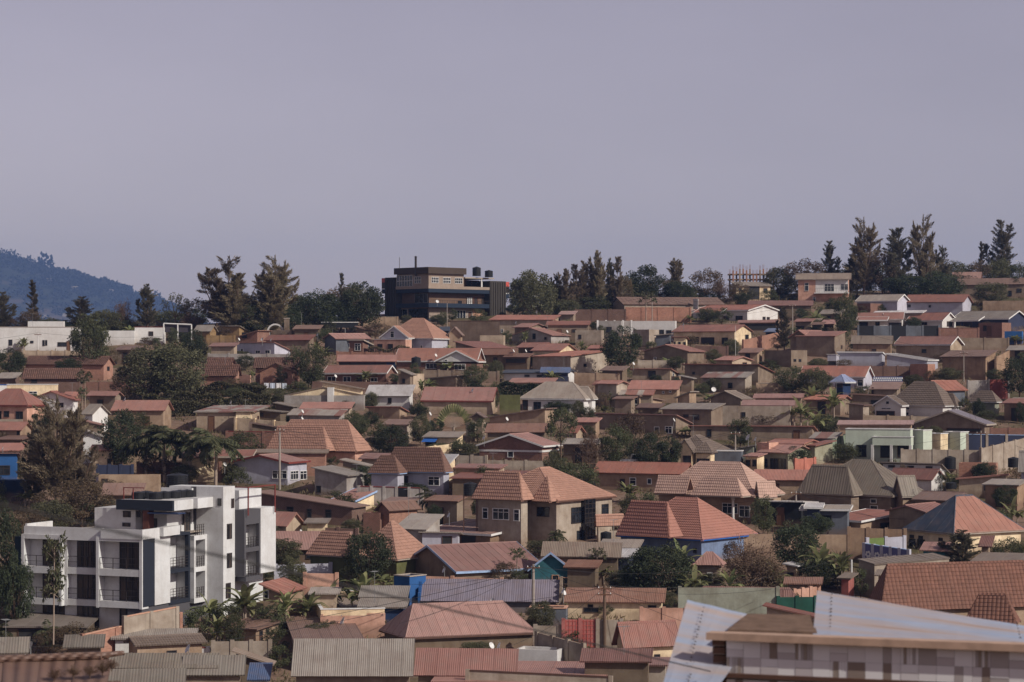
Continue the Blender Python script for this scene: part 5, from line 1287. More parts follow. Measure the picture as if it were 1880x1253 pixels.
h = H('house with a pale zinc roof left of the concrete block', 470, 930, 1048, 532, 476, 'mf', 'brown', 'zinc', h=3.0, th=28, win='f 765 812 575 612; fo 680 722 572 595', fr='frame')
H('low rust-roofed shed left of the pale zinc roof', 262, 480, 485, 518, 478, 'mf', 'dkbr', 'rust', h=2.2, name='shed')
h = H('brown house with a bright orange side and white window frames', -90, 622, 768, 572, 0, 'mb', 'brown', 'dred', vb=745, th=28, hb=1.3, win='f 432 470 680 728; f 526 580 676 730')
DISH(h, 596, 618, -.4)
h = H('longest brown windowless house across the slope', 718, 1812, 1845, 675, 0, 'mb', 'brown', 'dred', vb=830, th=8, hb=.8, D=6)
h = H('villa with dark brown tiled roofs and a cream bay', 500, 930, 1100, 905, 754, 'hip', 'cream', 'gtile', vb=1045, th=16, D=8)
WING(h, 605, 765, 770, 905, 790, 'gy', 'cream', 'gtile', dy=-1.2, D=5, win='fo 680 755 930 1010')
WING(h, 760, 928, 932, 908, 820, 'hip', 'cream', 'gtile', dy=-1.8, D=5, win='f 800 902 955 1022', fr='frame')
H('blue-grey flat block left of the olive verandah house', 930, 1180, 1184, 888, 0, 'flat', 'slate', 'grey', vb=1045, th=6, D=4, fas='white', name='flat_building', cat='building')
h = H('grey house with a slanting roof behind the tall pole', 1060, 1300, 1318, 835, 880, 'mx', 'ggrn', 'grey', vb=1010, th=10, D=5)
DISH(h, 1240, 770, 0, 1.5, -1.2); DISH(h, 1302, 785, 0)
h = H('olive house with a red roof, glazed front and pale green gable', 1312, 1590, 1828, 908, 836, 'gx', 'green', 'red', vb=1050, th=34, win='f 1330 1402 955 1018; f 1434 1562 955 1042', fr='frame')
WING(h, 1316, 1418, 1422, 812, 0, 'flat', 'pink', 'grey', dy=3, D=2)
WING(h, 1186, 1322, 1328, 938, 908, 'mf', 'cream', 'red', dy=-1.0, D=3, win='f 1200 1255 965 1015; f 1280 1310 965 1015', fr='brownf')
H('long house with a red roof behind the olive house', 1380, 1722, 1890, 832, 790, 'gx', 'tan', 'red', h=2.6, th=25)
WALL('broken pink yard walls right of the olive house', 1650, 955, 1815, 945, 2.2, 'salm', 2)
tile(1110, 840)
h = H('long house with a red roof and a barred window, left of the salmon hip villa', -110, 690, 790, 152, 50, 'gx', 'tan', 'red', vb=310, th=20, win='f 220 268 180 240; f 372 402 188 228; fo 138 172 190 280', fr='white')
h = H('villa with a large salmon tiled hip roof and porch', 432, 1302, 1558, 346, 46, 'hip', 'tan', 'satile', vb=540, th=22, fas='concp', win='f 1020 1146 400 482; f 1166 1250 422 512', fr='white')
WING(h, 738, 1180, 1184, 342, 180, 'hip', 'pink', 'satile', dy=-2.2, D=6, walls=False, fas='concp')
WING(h, 1290, 1330, 1490, 350, 215, 'gy', 'tan', 'satile', dy=-.2, th=62, D=4, fas='concp')
WING(h, 425, 700, 704, 318, 165, 'gx', 'tan', 'satile', dy=3, D=6, walls=False)
for xx in (800, 1105):
    mbx = MB(); a = h.fr.x_at(PX(xx), -h.D / 2 - 1.5); mbx.lathe([(.2, -1), (.2, .1), (.15, .15), (.14, h.h - .3), (.22, h.h - .15), (.22, h.h)], 10, (a, -h.D / 2 - 1.4, 0)); mbx.build('porch_column', W('white'), h.root)
h = H('blue-walled house with a bright red tiled hip roof', 98, 842, 1325, 718, 355, 'hip', 'sky', 'rtile', vb=920, th=33, fas='bluep', win='f 770 790 790 822', fr='frame', ridge_k=.85)
WING(h, 100, 555, 560, 690, 385, 'hip', 'sky', 'rtile', dy=-.6, D=9, walls=False)
h = H('little dark hut with a red hip roof among the trees', 765, 1020, 1032, 938, 826, 'hip', 'brown', 'red', vb=1120, th=8, win='f 890 928 1000 1078', fr='white', name='hut')
h = H('black metal-sided container house with a white roof edge', 1340, 1715, 1850, 388, 0, 'mb', 'black', 'white', vb=600, th=20, hb=.3, name='container', cat='container')
H('shed with a white roof edge right of the black container', 1716, 1880, 1885, 440, 425, 'mf', 'navy', 'white', h=2.8, th=5, fas='white', name='shed')
h = H('long house with a pinkish red roof between the two hip villas', 1272, 1830, 1845, 206, 110, 'mf', 'tan', 'red', vb=380, th=6)
H('zinc sheet roofs beside the red tiled hip house', -60, 300, 342, 790, 712, 'mf', 'grey', 'tan', h=2.2, th=10, name='shed')
H('white plastic-sheeted shed left of the banana trees', -40, 290, 320, 868, 790, 'mf', 'navy', 'lzinc', h=1.8, th=10, name='shed')
H('low hut with a white roof edge right of the dry tree', 1530, 1668, 1700, 945, 920, 'mx', 'tan', 'white', h=2.2, th=20, name='hut', win='fo 1560 1630 995 1020')
# --- right lower
tile(1480, 800)
h = H('villa with dark grey-brown metal hip roofs', -85, 745, 1038, 526, 216, 'hip', 'brown', 'gmet', vb=665, th=24, fas='concp', win='f 212 258 540 570; f 560 604 550 580; f 205 262 600 628; f 556 614 608 636', fr='white')
WING(h, -85, 400, 486, 514, 264, 'hip', 'brown', 'gmet', dy=-1.6, D=7, fas='concp')
WING(h, 735, 825, 942, 525, 350, 'gy', 'tan', 'gmet', dy=-.4, th=62, D=4.5, fas='concp')
H('white flat house with vents behind the pinkish red roof', 628, 1170, 1245, 246, 0, 'mb', 'white', 'concp' if False else 'tan', vb=420, th=22, hb=1.2, win='f 714 762 260 272; f 876 926 266 278; f 1038 1086 270 282', fr='frame')
h = H('white house with a red roof and bright gable below the concrete wall', 692, 1090, 1215, 390, 292, 'gx', 'white', 'dred', vb=490, th=28)
H('low brick hut with a ragged top under the concrete wall', 1318, 1640, 1650, 238, 0, 'flat', 'obrick', 'brown', h=2.4, th=5, name='hut')
h = H('beige house with a thin red roof at the right, right of the black tanks', 1290, 1740, 1750, 342, 378, 'mx', 'beige', 'red', vb=535, th=6, win='f 1540 1572 430 470', fr='frame')
TANK('black water tank on a stand against the concrete wall', 1243, 178, 290, 100, 292, stand=2.4)
TANK('black water tank at the right below the concrete wall', 1790, 186, 275, 100, 290)
TANK('black water tank lying low beside the white house gable', 1250, 402, 458, 98, 276)
H('lavender house with a grey roof cut off by the right edge', 1826, 2050, 2055, 322, 140, 'gx', 'lav', 'grey', h=3.2, th=6)
h = H('shed with a bright red sheet roof and white edge', 108, 474, 882, 746, 650, 'mf', 'tan', 'dred', vb=850, th=40, fas='white', name='shed', win='ro 640 755 755 800')
H('low white-edged roof left of the bright red shed', -60, 380, 392, 648, 615, 'mf', 'slate', 'grey', h=2.6, th=8, fas='white')
h = H('brown gabled house with red roofs behind the blue and red hip', 678, 1030, 1292, 668, 608, 'gy', 'brown', 'dred', h=2.6, th=30)
H('shed with a patched red roof above the blue and red hip', 905, 1280, 1465, 570, 492, 'gx', 'brown', 'rust', h=2.2, th=25, name='shed')
h = H('cream house with a hip roof half dark blue, half red', 828, 1275, 1895, 852, 522, 'hip', 'cream', 'nblue', vb=1020, th=42, fas='concp', win='f 895 940 895 965; f 965 1022 900 976; f 898 928 862 878; f 975 1005 870 888; f 1148 1176 888 906', fr='frame', ridge_k=1.0, cap=True)
for c in h.root.children:
    if c.name.startswith('roof'):
        c.data.materials.append(RM('orange')); n = Vector((1, 0, .5))
        for p in c.data.polygons:
            if p.normal.x > .12 and abs(p.normal.y) < .2: p.material_index = 1
        for s in c.children:
            if s.name.startswith('roof_sheet') and s.data.polygons[0].normal.x > .12 and abs(s.data.polygons[0].normal.y) < .2: s.data.materials[0] = RM('orange')
WALL('rough beige wall below the bright red shed', 370, 795, 855, 812, 3.0, 'mud', 3)
g = WALL('purple-blue wall with a row of white flower emblems', 498, 935, 882, 992, 2.2, 'lav', 5, cop='lblue', pier_mat='lav')
for i, c in enumerate([c for c in g.root.children if c.name.startswith('wall_panel')]):
    L = g.L / 5; xm = L * (i + .5); zc = g.h * .5 - .2 + (i * 0); zc = 1.25
    c.data.materials[0] = wallmat('pansy', hexc('6e6f98'), .4)
    zoff = (c.data.vertices[2].co.z + c.data.vertices[3].co.z) / 2 - .95
    mbx = MB()
    for k in range(6): a = k * math.pi / 3; mbx.lathe([(0, 0.0), (.13, 0.0)], 8, (0, 0, 0)); 
    mbx = MB()
    for k in range(6):
        a = k * math.pi / 3 + .2; cx_, cz_ = xm + .23 * math.cos(a), zoff + .23 * math.sin(a); P = [(cx_ + .13 * math.cos(q * math.pi / 4), -.018, cz_ + .13 * math.sin(q * math.pi / 4)) for q in range(8)]
        mbx.poly(P)
    mbx.build('flower_emblem', PL('white'), g.root)
g = WALL('lavender yard wall with a green gate behind the flower emblems', 530, 890, 850, 872, 2.4, 'lav', 2)
p = [c for c in g.root.children if c.name.startswith('wall_panel')][0]; p.name = 'gate'; p.data.materials[0] = plain('olive gate', hexc('6f8247'), .6)
H('small red porch roof before the blue and red hip house', 975, 1225, 1262, 1000, 925, 'mf', 'teal', 'red', h=2.0, th=8, name='porch', cat='porch')
H('small red roofed annexe at the right below the blue and red hip', 1480, 1600, 1612, 965, 870, 'mf', 'tan', 'dred', h=2.4, th=10, name='outhouse')
tile(1480, 1013)
h = H('flat-roofed brown house with two black tanks on top', 442, 590, 1246, 112, 52, 'mf', 'conc', 'tan', vb=400, th=-40, oh=.1)
TANK('black water tank on the flat brown roof, left one', 690, 125, 188, 105, h.Yn + 2); TANK('black water tank on the flat brown roof, right one', 865, 138, 195, 75, h.Yn + 2.5)
H('low beige annexe with a ledge under the two tanks', 586, 810, 815, 215, 200, 'mf', 'beige', 'tan', h=2.8, th=6, D=3, name='outhouse')
h = H('beige flat-roofed house with open bays at the right', 1392, 1880, 1990, 118, 70, 'mf', 'beige', 'tan', h=3.0, th=8, D=9, win='fo 1605 1730 130 210; fo 1830 1880 150 210')
H('dark-fronted shop with a concrete band at the right edge', 1650, 2000, 2005, 225, 0, 'flat', 'conc', 'grey', h=3.2, th=4, D=4, win='fo 1730 1960 285 330')
h = H('house with a vast brown tiled hip roof at the lower right', 500, 640, 2080, 520, 104, 'hip', 'tan', 'btile', h=3.2, th=-20, D=11, ridge_k=.85)
WING(h, 1365, 1815, 1820, 625, 372, 'hip', 'tan', 'btile', dy=-1.5, th=8, D=8, zb=1.5)
H('low red shelter with railings left of the flat brown house', 262, 385, 440, 240, 215, 'mf', 'coral', 'tan', h=2.2, th=20, name='shelter', cat='shelter')
# --- bottom centre
tile(370, 840)
h = H('long dark red brick house behind the white apartments', 440, 1310, 1455, 442, 296, 'mx', 'dbrick', 'rust', vb=590, th=28, win='f 740 790 430 502; f 914 946 450 516; f 1074 1116 456 522', fr='frame')
H('house with a rusty roof on top of the dark red brick house', 612, 1095, 1106, 322, 264, 'mf', 'brown', 'rust', h=2.4, th=6, Y=284)
h = H('house with a red roof and white fascia left of the zigzag wall', 1092, 1320, 1548, 388, 276, 'mf', 'cream', 'red', vb=480, th=38, fas='lblue')
g = WALL('pale wall with a dark zigzag top and a black gate', 1358, 252, 1900, 268, 2.2, 'grey', 5, cop='redp')
p = [c for c in g.root.children if c.name.startswith('wall_panel')][3]; p.name = 'gate'; p.data.materials[0] = PL('black')
h = H('small house with a rust red roof below the zigzag wall', 1488, 1620, 1900, 470, 395, 'gy', 'pbrick', 'rust', h=2.2, th=40)
H('shed with a rusty flat roof right under the zigzag wall', 1490, 1760, 1900, 420, 350, 'mf', 'brown', 'rust', h=2.0, th=20, name='shed')
H('crumbling red brick hut right of the black tank', 1395, 1540, 1560, 478, 0, 'flat', 'brick', 'rust', h=2.0, th=20, name='hut')
TANK('black water tank on a frame behind the red roofs', 1212, 462, 598, 108, 268, stand=1.8)
H('low house with a red roof right of the white apartments', 560, 735, 905, 602, 482, 'gx', 'beige', 'red', h=2.2, th=40)
H('small cream house behind the wide red roof', 880, 1090, 1105, 572, 560, 'mf', 'cream', 'tan', h=2.4, th=10, D=4)
WALL('brown brick wall under the black tank on a frame', 1015, 605, 1340, 620, 1.9, 'dbrick', 2)
h = H('house with a wide red roof beside the white apartments', 560, 1285, 1300, 805, 642, 'mf', 'dkbr', 'red', vb=905, th=6, win='f 795 835 822 868; f 908 942 832 870; f 645 685 815 860', fr='frame', D=8)
DISH(h, 858, 645, 5)
h = H('green house with a salmon tiled hip roof behind the mango tree', 1290, 1690, 2010, 888, 560, 'hip', 'lime', 'salm', vb=1060, th=35, fas='concp', D=9)
WING(h, 902, 1300, 1305, 862, 650, 'hip', 'lime', 'salm', dy=-1.0, D=8, fas='concp', win='fo 995 1025 930 980')
WALL('blue and white striped low wall under the green house', 640, 930, 1115, 915, 1.5, 'lav', 2)
WALL('beige wall with red stains under the green house', 890, 1000, 1165, 1005, 1.8, 'pink', 1)
h = H('bright blue walled house with a terrace, left of the purple roof', 1660, 1795, 1900, 1030, 0, 'flat', 'blue', 'tan', vb=1330, th=40, fas='concp')
tile(740, 840)
h = H('two-storey beige villa with an orange tiled hip roof and black glass tower', 588, 1332, 1842, 386, 94, 'hip', 'conc', 'salm', vb=760, th=34, fas='brownf', win='r 1452 1536 436 562; r 1500 1530 638 706; f 1160 1260 434 506; r 1715 1768 408 490', fr='frame', ridge_k=.9)
WING(h, 590, 1030, 1034, 372, 128, 'hip', 'conc', 'salm', dy=-1.2, D=9, oh=.5, win='f 690 730 440 525; f 778 912 446 534; f 960 1000 455 545', fr='white')
WING(h, 1110, 1268, 1272, 380, 168, 'hip', 'conc', 'salm', dy=-.6, D=7, walls=False)
f2 = h.fr
mbx = MB(); ya, yb_ = f2.y_at(PX(1560), h.W / 2), f2.y_at(PX(1650), h.W / 2); mbx.box(h.W / 2 - .6, h.W / 2 + .12, min(ya, yb_), max(ya, yb_), -1, h.h); gt = mbx.build('glass_tower', glassmat('blackglass', (.008, .008, .01), .08), h.root)
mbx = MB()
for i in range(9): z = i * h.h / 9; mbx.box(h.W / 2 + .12, h.W / 2 + .16, min(ya, yb_), max(ya, yb_), z, z + .05)
for i in range(4): y = min(ya, yb_) + (max(ya, yb_) - min(ya, yb_)) * i / 3; mbx.box(h.W / 2 + .12, h.W / 2 + .165, y - .03, y + .03, 0, h.h)
mbx.build('mullion', PL('frame'), gt)
WING(h, 1652, 1662, 1905, 596, 505, 'gy', 'conc', 'salm', dy=3.0, th=60, D=3.5, zb=-2, fas='brownf')
for xx in (668, 750, 935):
    mbx = MB(); a = f2.x_at(PX(xx), -h.D / 2 - 1.3); mbx.box(a - .13, a + .13, -h.D / 2 - 1.45, -h.D / 2 - 1.2, 1.2, h.h - .05); mbx.build('balcony_column', W('pink'), h.root)
TANK('black water tank on a tower left of the two-storey villa', 580, 215, 330, 120, h.Yn + 3, stand=4.0)
TANK('black water tank beside the porch of the two-storey villa', 1750, 640, 725, 95, h.Yn - 2)
h = H('house with a red sheet roof, zinc end and crumbling beige gable', 120, 760, 1195, 672, 556, 'mf', 'mud', 'orange', vb=775, th=34, fas='white', win='fo 505 625 680 750')
H('white and lavender shed front under the red sheet roof', 132, 500, 505, 650, 0, 'mb', 'lav', 'grey', h=2.3, th=6, D=3, name='shed')
H('zinc lean-to left of the red sheet roof', -90, 200, 355, 632, 492, 'mf', 'grey', 'zinc', h=2.4, th=20, name='shed')
DISH(h, 398, 500, 3)
H('market shed with a wide flat tan roof', 1185, 1880, 1890, 868, 735, 'mf', 'dkbr', 'tan', h=2.4, th=3, D=9, name='shed')
H('low white sheeted stall right of the tan flat roof', 1745, 1960, 1970, 870, 800, 'mf', 'navy', 'lzinc', h=2.2, name='stall', cat='stall')
H('dark shack with a rust roof under the tan flat roof', 1380, 1680, 1720, 960, 890, 'mf', 'dkbr', 'rust', h=2.2, th=10, name='shack', cat='shack')
h = H('brown gabled house with a great red ribbed roof', -40, 452, 1235, 1002, 752, 'gx', 'brown', 'dred', vb=1130, th=-33, fas='lblue', oh=.4)
WING(h, 1078, 1475, 1482, 985, 828, 'gy', 'teal', 'dred', dy=2.5, th=8, D=6, fas='lblue', win='f 1290 1340 1020 1075; f 1350 1420 1040 1110', fr='peach')
DISH(h, 357, 975, -1.5)
WALL('low pink wall before the great red ribbed roof', 0, 1020, 850, 1048, 1.6, 'pink', 2)
# --- bottom
tile(740, 1013)
h = H('house with a purple-grey ribbed roof between stepped blue gables', 150, 1345, 1350, 440, 244, 'mf', 'slate', 'purp', vb=540, th=3, D=8)
for sx in (-1, 1):
    mbx = MB(); xw = sx * (h.W / 2 + .12)
    for i in range(4):
        y0_ = -h.D / 2 + h.D * i / 4; y1_ = y0_ + h.D / 4; zz = h.h + (h.hr - h.h) * (i + 1) / 4 + .35; mbx.box(xw - .12, xw + .12, y0_, y1_, -2, zz)
    mbx.build('stepped_gable', W('blue' if sx < 0 else 'conc'), h.root)
DISH(h, 775, 428, -1); DISH(h, 1385, 355, 0)
h = H('house with a big brick red hip roof at the bottom', -205, 20, 1158, 758, 450, 'hip', 'dkbr', 'red', vb=900, th=-22, fas='brownf', ridge_k=.55)
H('house with a red corrugated roof at the bottom, left of the white wall', 88, 985, 992, 1082, 840, 'mf', 'brown', 'dred', h=2.6, th=3, D=7)
h = HOUSES[-1]; DISH(h, 655, 960, 3); DISH(h, 755, 970, 3, 1.0, .9); DISH(h, 760, 812, 6.5, 1.0, .9); DISH(h, 832, 812, 6.5)
H('whitewashed wall block with a dark window at the bottom', 972, 1330, 1382, 852, 0, 'flat', 'white', 'concp' if False else 'grey', vb=1075, th=14, D=5, win='f 1145 1216 970 1052', fr='frame', name='flat_building', cat='building')
h = H('red-roofed house with dark parapets cut by the bottom edge', 240, 1740, 1800, 1150, 1062, 'mf', 'conc', 'red', h=2.8, th=3, D=8)
WALL('dark parapet edge behind the bottom red roof', 555, 1030, 1790, 1088, 3.4, 'conc', 1, cop='brownf')
h = H('cream shop with a rusty red roof behind the second pole', 1385, 2260, 2275, 448, 320, 'mf', 'cream', 'rust', vb=575, th=3, D=6, win='f 1565 1680 490 518; f 1600 1635 462 478; f 2120 2180 470 510', fr='frame')
DISH(h, 1385, 340, 1)
H('grey house with stepped peach-edged parapets', 1090, 1405, 1412, 492, 0, 'flat', 'slate', 'red', vb=660, th=4, D=5, fas='peach', name='flat_building', cat='building')
WALL('weathered yard wall left of the coral gate', 1140, 640, 1350, 645, 2.0, 'conc', 1)
g = WALL('coral red panelled metal gate', 1384, 588, 1672, 588, 2.6, 'coral', 2, name='metal_gate', cat='gate')
for i in range(7): mbx = MB(); mbx.box(.15, g.L - .15, -.03, -.004, .3 + i * .36, .33 + i * .36); mbx.build('gate_bar', PL('coralp'), g.root)
for i in range(9): mbx = MB(); xx = .2 + (g.L - .4) * i / 8; mbx.box(xx - .02, xx + .02, -.035, -.005, .05, 2.6); mbx.build('gate_bar', PL('coralp'), g.root)
WALL('weathered wall right of the coral gate', 1680, 590, 1885, 592, 2.6, 'conc', 1)
WALL('curved whitish retaining wall descending to the right', 1150, 700, 1550, 800, 2.6, 'conc', 3)
H('house with a red roof at the bottom right of centre', 1525, 2150, 2160, 962, 842, 'mf', 'dkbr', 'dred', h=3.6, th=3, D=6)
tile(1110, 1013)
WALL('pale green parapet wall behind the green-edged gable', 650, 312, 1495, 312, 3.2, 'ggrn', 1)
h = H('house with a red roof and dark green gable trim', 735, 1700, 1705, 495, 318, 'hip', 'beige', 'dred', vb=600, th=3, D=9)
WING(h, 1085, 1670, 1675, 488, 412, 'gy', 'beige', 'dred', dy=-1.0, th=5, D=6, fas='fgreen')
WALL('pinkish stained wall left of the silver sheet', 318, 488, 705, 488, 3.0, 'pink', 2)
h = H('house with a corrugated red roof left of the silver sheet', 62, 160, 665, 838, 612, 'gx', 'cream', 'dred', vb=985, th=-20, win='f 436 472 893 912', fr='frame')
H('low red lean-to at the bottom left of the silver sheet', -60, 560, 565, 990, 925, 'mf', 'conc', 'dred', h=2.2, th=3, D=5, name='outhouse')
g = WALL('dark green metal gate with spikes', 1500, 395, 1822, 392, 2.4, 'grn', 2, name='metal_gate', cat='gate')
H('shed with a rusty roof above the green gate', 1540, 1880, 1890, 288, 226, 'mf', 'tan', 'rust', h=2.4, th=3, D=4, name='shed')
WALL('pink plank wall behind the green gate', 1640, 330, 1850, 300, 2.2, 'pink', 3)
H('red-roofed house peeping out left of the second silver sheet', 1360, 1850, 1860, 575, 470, 'mx', 'beige', 'dred', h=2.4, th=6, D=5)
# --- bottom left
tile(370, 1013)
h = H('cream house with a white top edge and a shadowed wall', 722, 1030, 1580, 500, 0, 'flat', 'cream', 'tan', vb=690, th=-4, D=4, fas='white', win='f 878 932 640 658', fr='frame')
WING(h, 1025, 1578, 1582, 552, 0, 'flat', 'pink', 'brown', dy=-1.4, D=2.0, th=2)
DISH(h, 1222, 605, -2, 1.5)
h = H('house with a dark red lean-to roof left of the cream house', 145, 476, 712, 682, 590, 'mf', 'tan', 'brown', vb=790, th=36, win='r 502 522 690 716; r 560 576 670 696; ro 503 520 735 766', fr='frame')
WALL('stained grey wall below the banana grove', 100, 778, 592, 772, 2.2, 'conc', 3)
h = H('grey walled house with a brown ribbed roof behind the grey corrugated roof', 598, 800, 1420, 790, 692, 'mf', 'grey', 'brown', vb=1020, th=-3, D=7)
H('house with a wide grey corrugated roof at the bottom', 772, 1828, 1835, 1082, 756, 'mf', 'brown', 'zinc', h=3.0, th=3, D=9)
H('zinc-roofed hut behind the banana plants', 920, 1190, 1210, 372, 312, 'mf', 'beige', 'zinc', h=2.2, th=6, name='hut')
H('zinc-roofed shed against the bright blue wall', 1350, 1780, 1790, 402, 300, 'mf', 'dkblue', 'zinc', h=2.2, th=6, name='shed')
H('low zinc lean-to below the zinc-roofed shed', 1340, 1770, 1780, 488, 410, 'mf', 'dkblue', 'zinc', h=1.8, th=6, name='shed')
h = H('small house with a red roof slope among the banana plants', 490, 700, 915, 372, 280, 'mx', 'tan', 'red', h=2.4, th=20, win='f 500 575 340 400')
H('shed with a cream corrugated roof at the bottom left', -180, 372, 378, 1070, 900, 'mf', 'brown', 'cream', h=2.6, th=3, D=8, name='shed')
H('dark shed with a tan roof edge beside the stained grey wall', 255, 620, 640, 985, 862, 'mx', 'dkbr', 'tan', h=2.2, th=6, name='shed')
H('blue tarpaulin covered stall at the bottom left', 388, 590, 605, 1115, 965, 'mf', 'white', 'blue', h=2.2, th=5, D=4, name='stall', cat='stall')
tile(0, 1013)
WALL('plastered parapet with a brick edge right under the apartments', 1080, 566, 1530, 484, 3.6, 'conc', 2, cop='peach')
h = H('tan flat terrace building with a brick edge before the apartments', 20, 760, 915, 655, 525, 'mf', 'dkbr', 'tan', vb=840, th=12, D=8, win='fo 160 480 668 800; fo 520 745 668 790')
H('shed with grey-green corrugated sheets before the apartments', 750, 1260, 1275, 705, 568, 'mf', 'brown', 'grey', h=2.0, th=-4, D=6, name='shed')
WALL('lit brick wall rising to the right before the apartments', 720, 722, 1560, 535, 2.8, 'obrick', 3, cop='peach')
H('carport with a curved cream sheet roof', 540, 900, 905, 830, 722, 'mf', 'dkbr', 'cream', h=2.2, th=3, D=6, name='carport')
H('shed with a dark grey sagging roof under the brick wall', 955, 1700, 1715, 752, 672, 'mf', 'white', 'grey', h=2.0, th=3, D=6, name='shed')
H('pavilion with a patterned grey tile roof', 1065, 1160, 1790, 822, 732, 'gx', 'tan', 'gtile', h=2.4, th=-15, D=5, name='pavilion', cat='pavilion')
WALL('whitewashed brick wall with a red cap at the bottom left', 1150, 832, 1795, 832, 1.6, 'white', 3, cop='redp')
h = H('hall with a cream ribbed roof at the bottom left', 920, 1880, 1885, 1010, 882, 'mf', 'beige', 'cream', h=3.0, th=3, D=7)
DISH(h, 1628, 840, 5, 1.4)
H('lower hall with a cream ribbed roof at the bottom left edge', 900, 1600, 1610, 1180, 1016, 'mf', 'beige', 'cream', h=3.0, th=3, D=8)
H('shed with a sandy roof at the bottom left corner', -120, 250, 260, 880, 745, 'mf', 'white', 'cream', h=2.4, th=3, D=7, name='shed')
h = HOUSES[-1]; DISH(h, 265, 810, 2, 1.2)
tile(0, 840)
h = H('beige block with a dark doorway behind the apartments', 850, 1375, 1382, 152, 0, 'flat', 'tan', 'brown', h=2.6, th=4, D=4, win='fo 882 926 188 245')
H('shack with a rusty crumpled roof above the apartments', 858, 1230, 1262, 330, 226, 'mf', 'dkbr', 'rust', h=1.8, th=8, name='shack', cat='shack')
H('dark blue yard wall house at the left edge', -80, 205, 210, 195, 0, 'flat', 'dkblue', 'grey', vb=350, th=4, D=4, name='hut')
TANK('large black water tank on the rooftop frame behind the apartments', 1530, 138, 262, 190, 248)
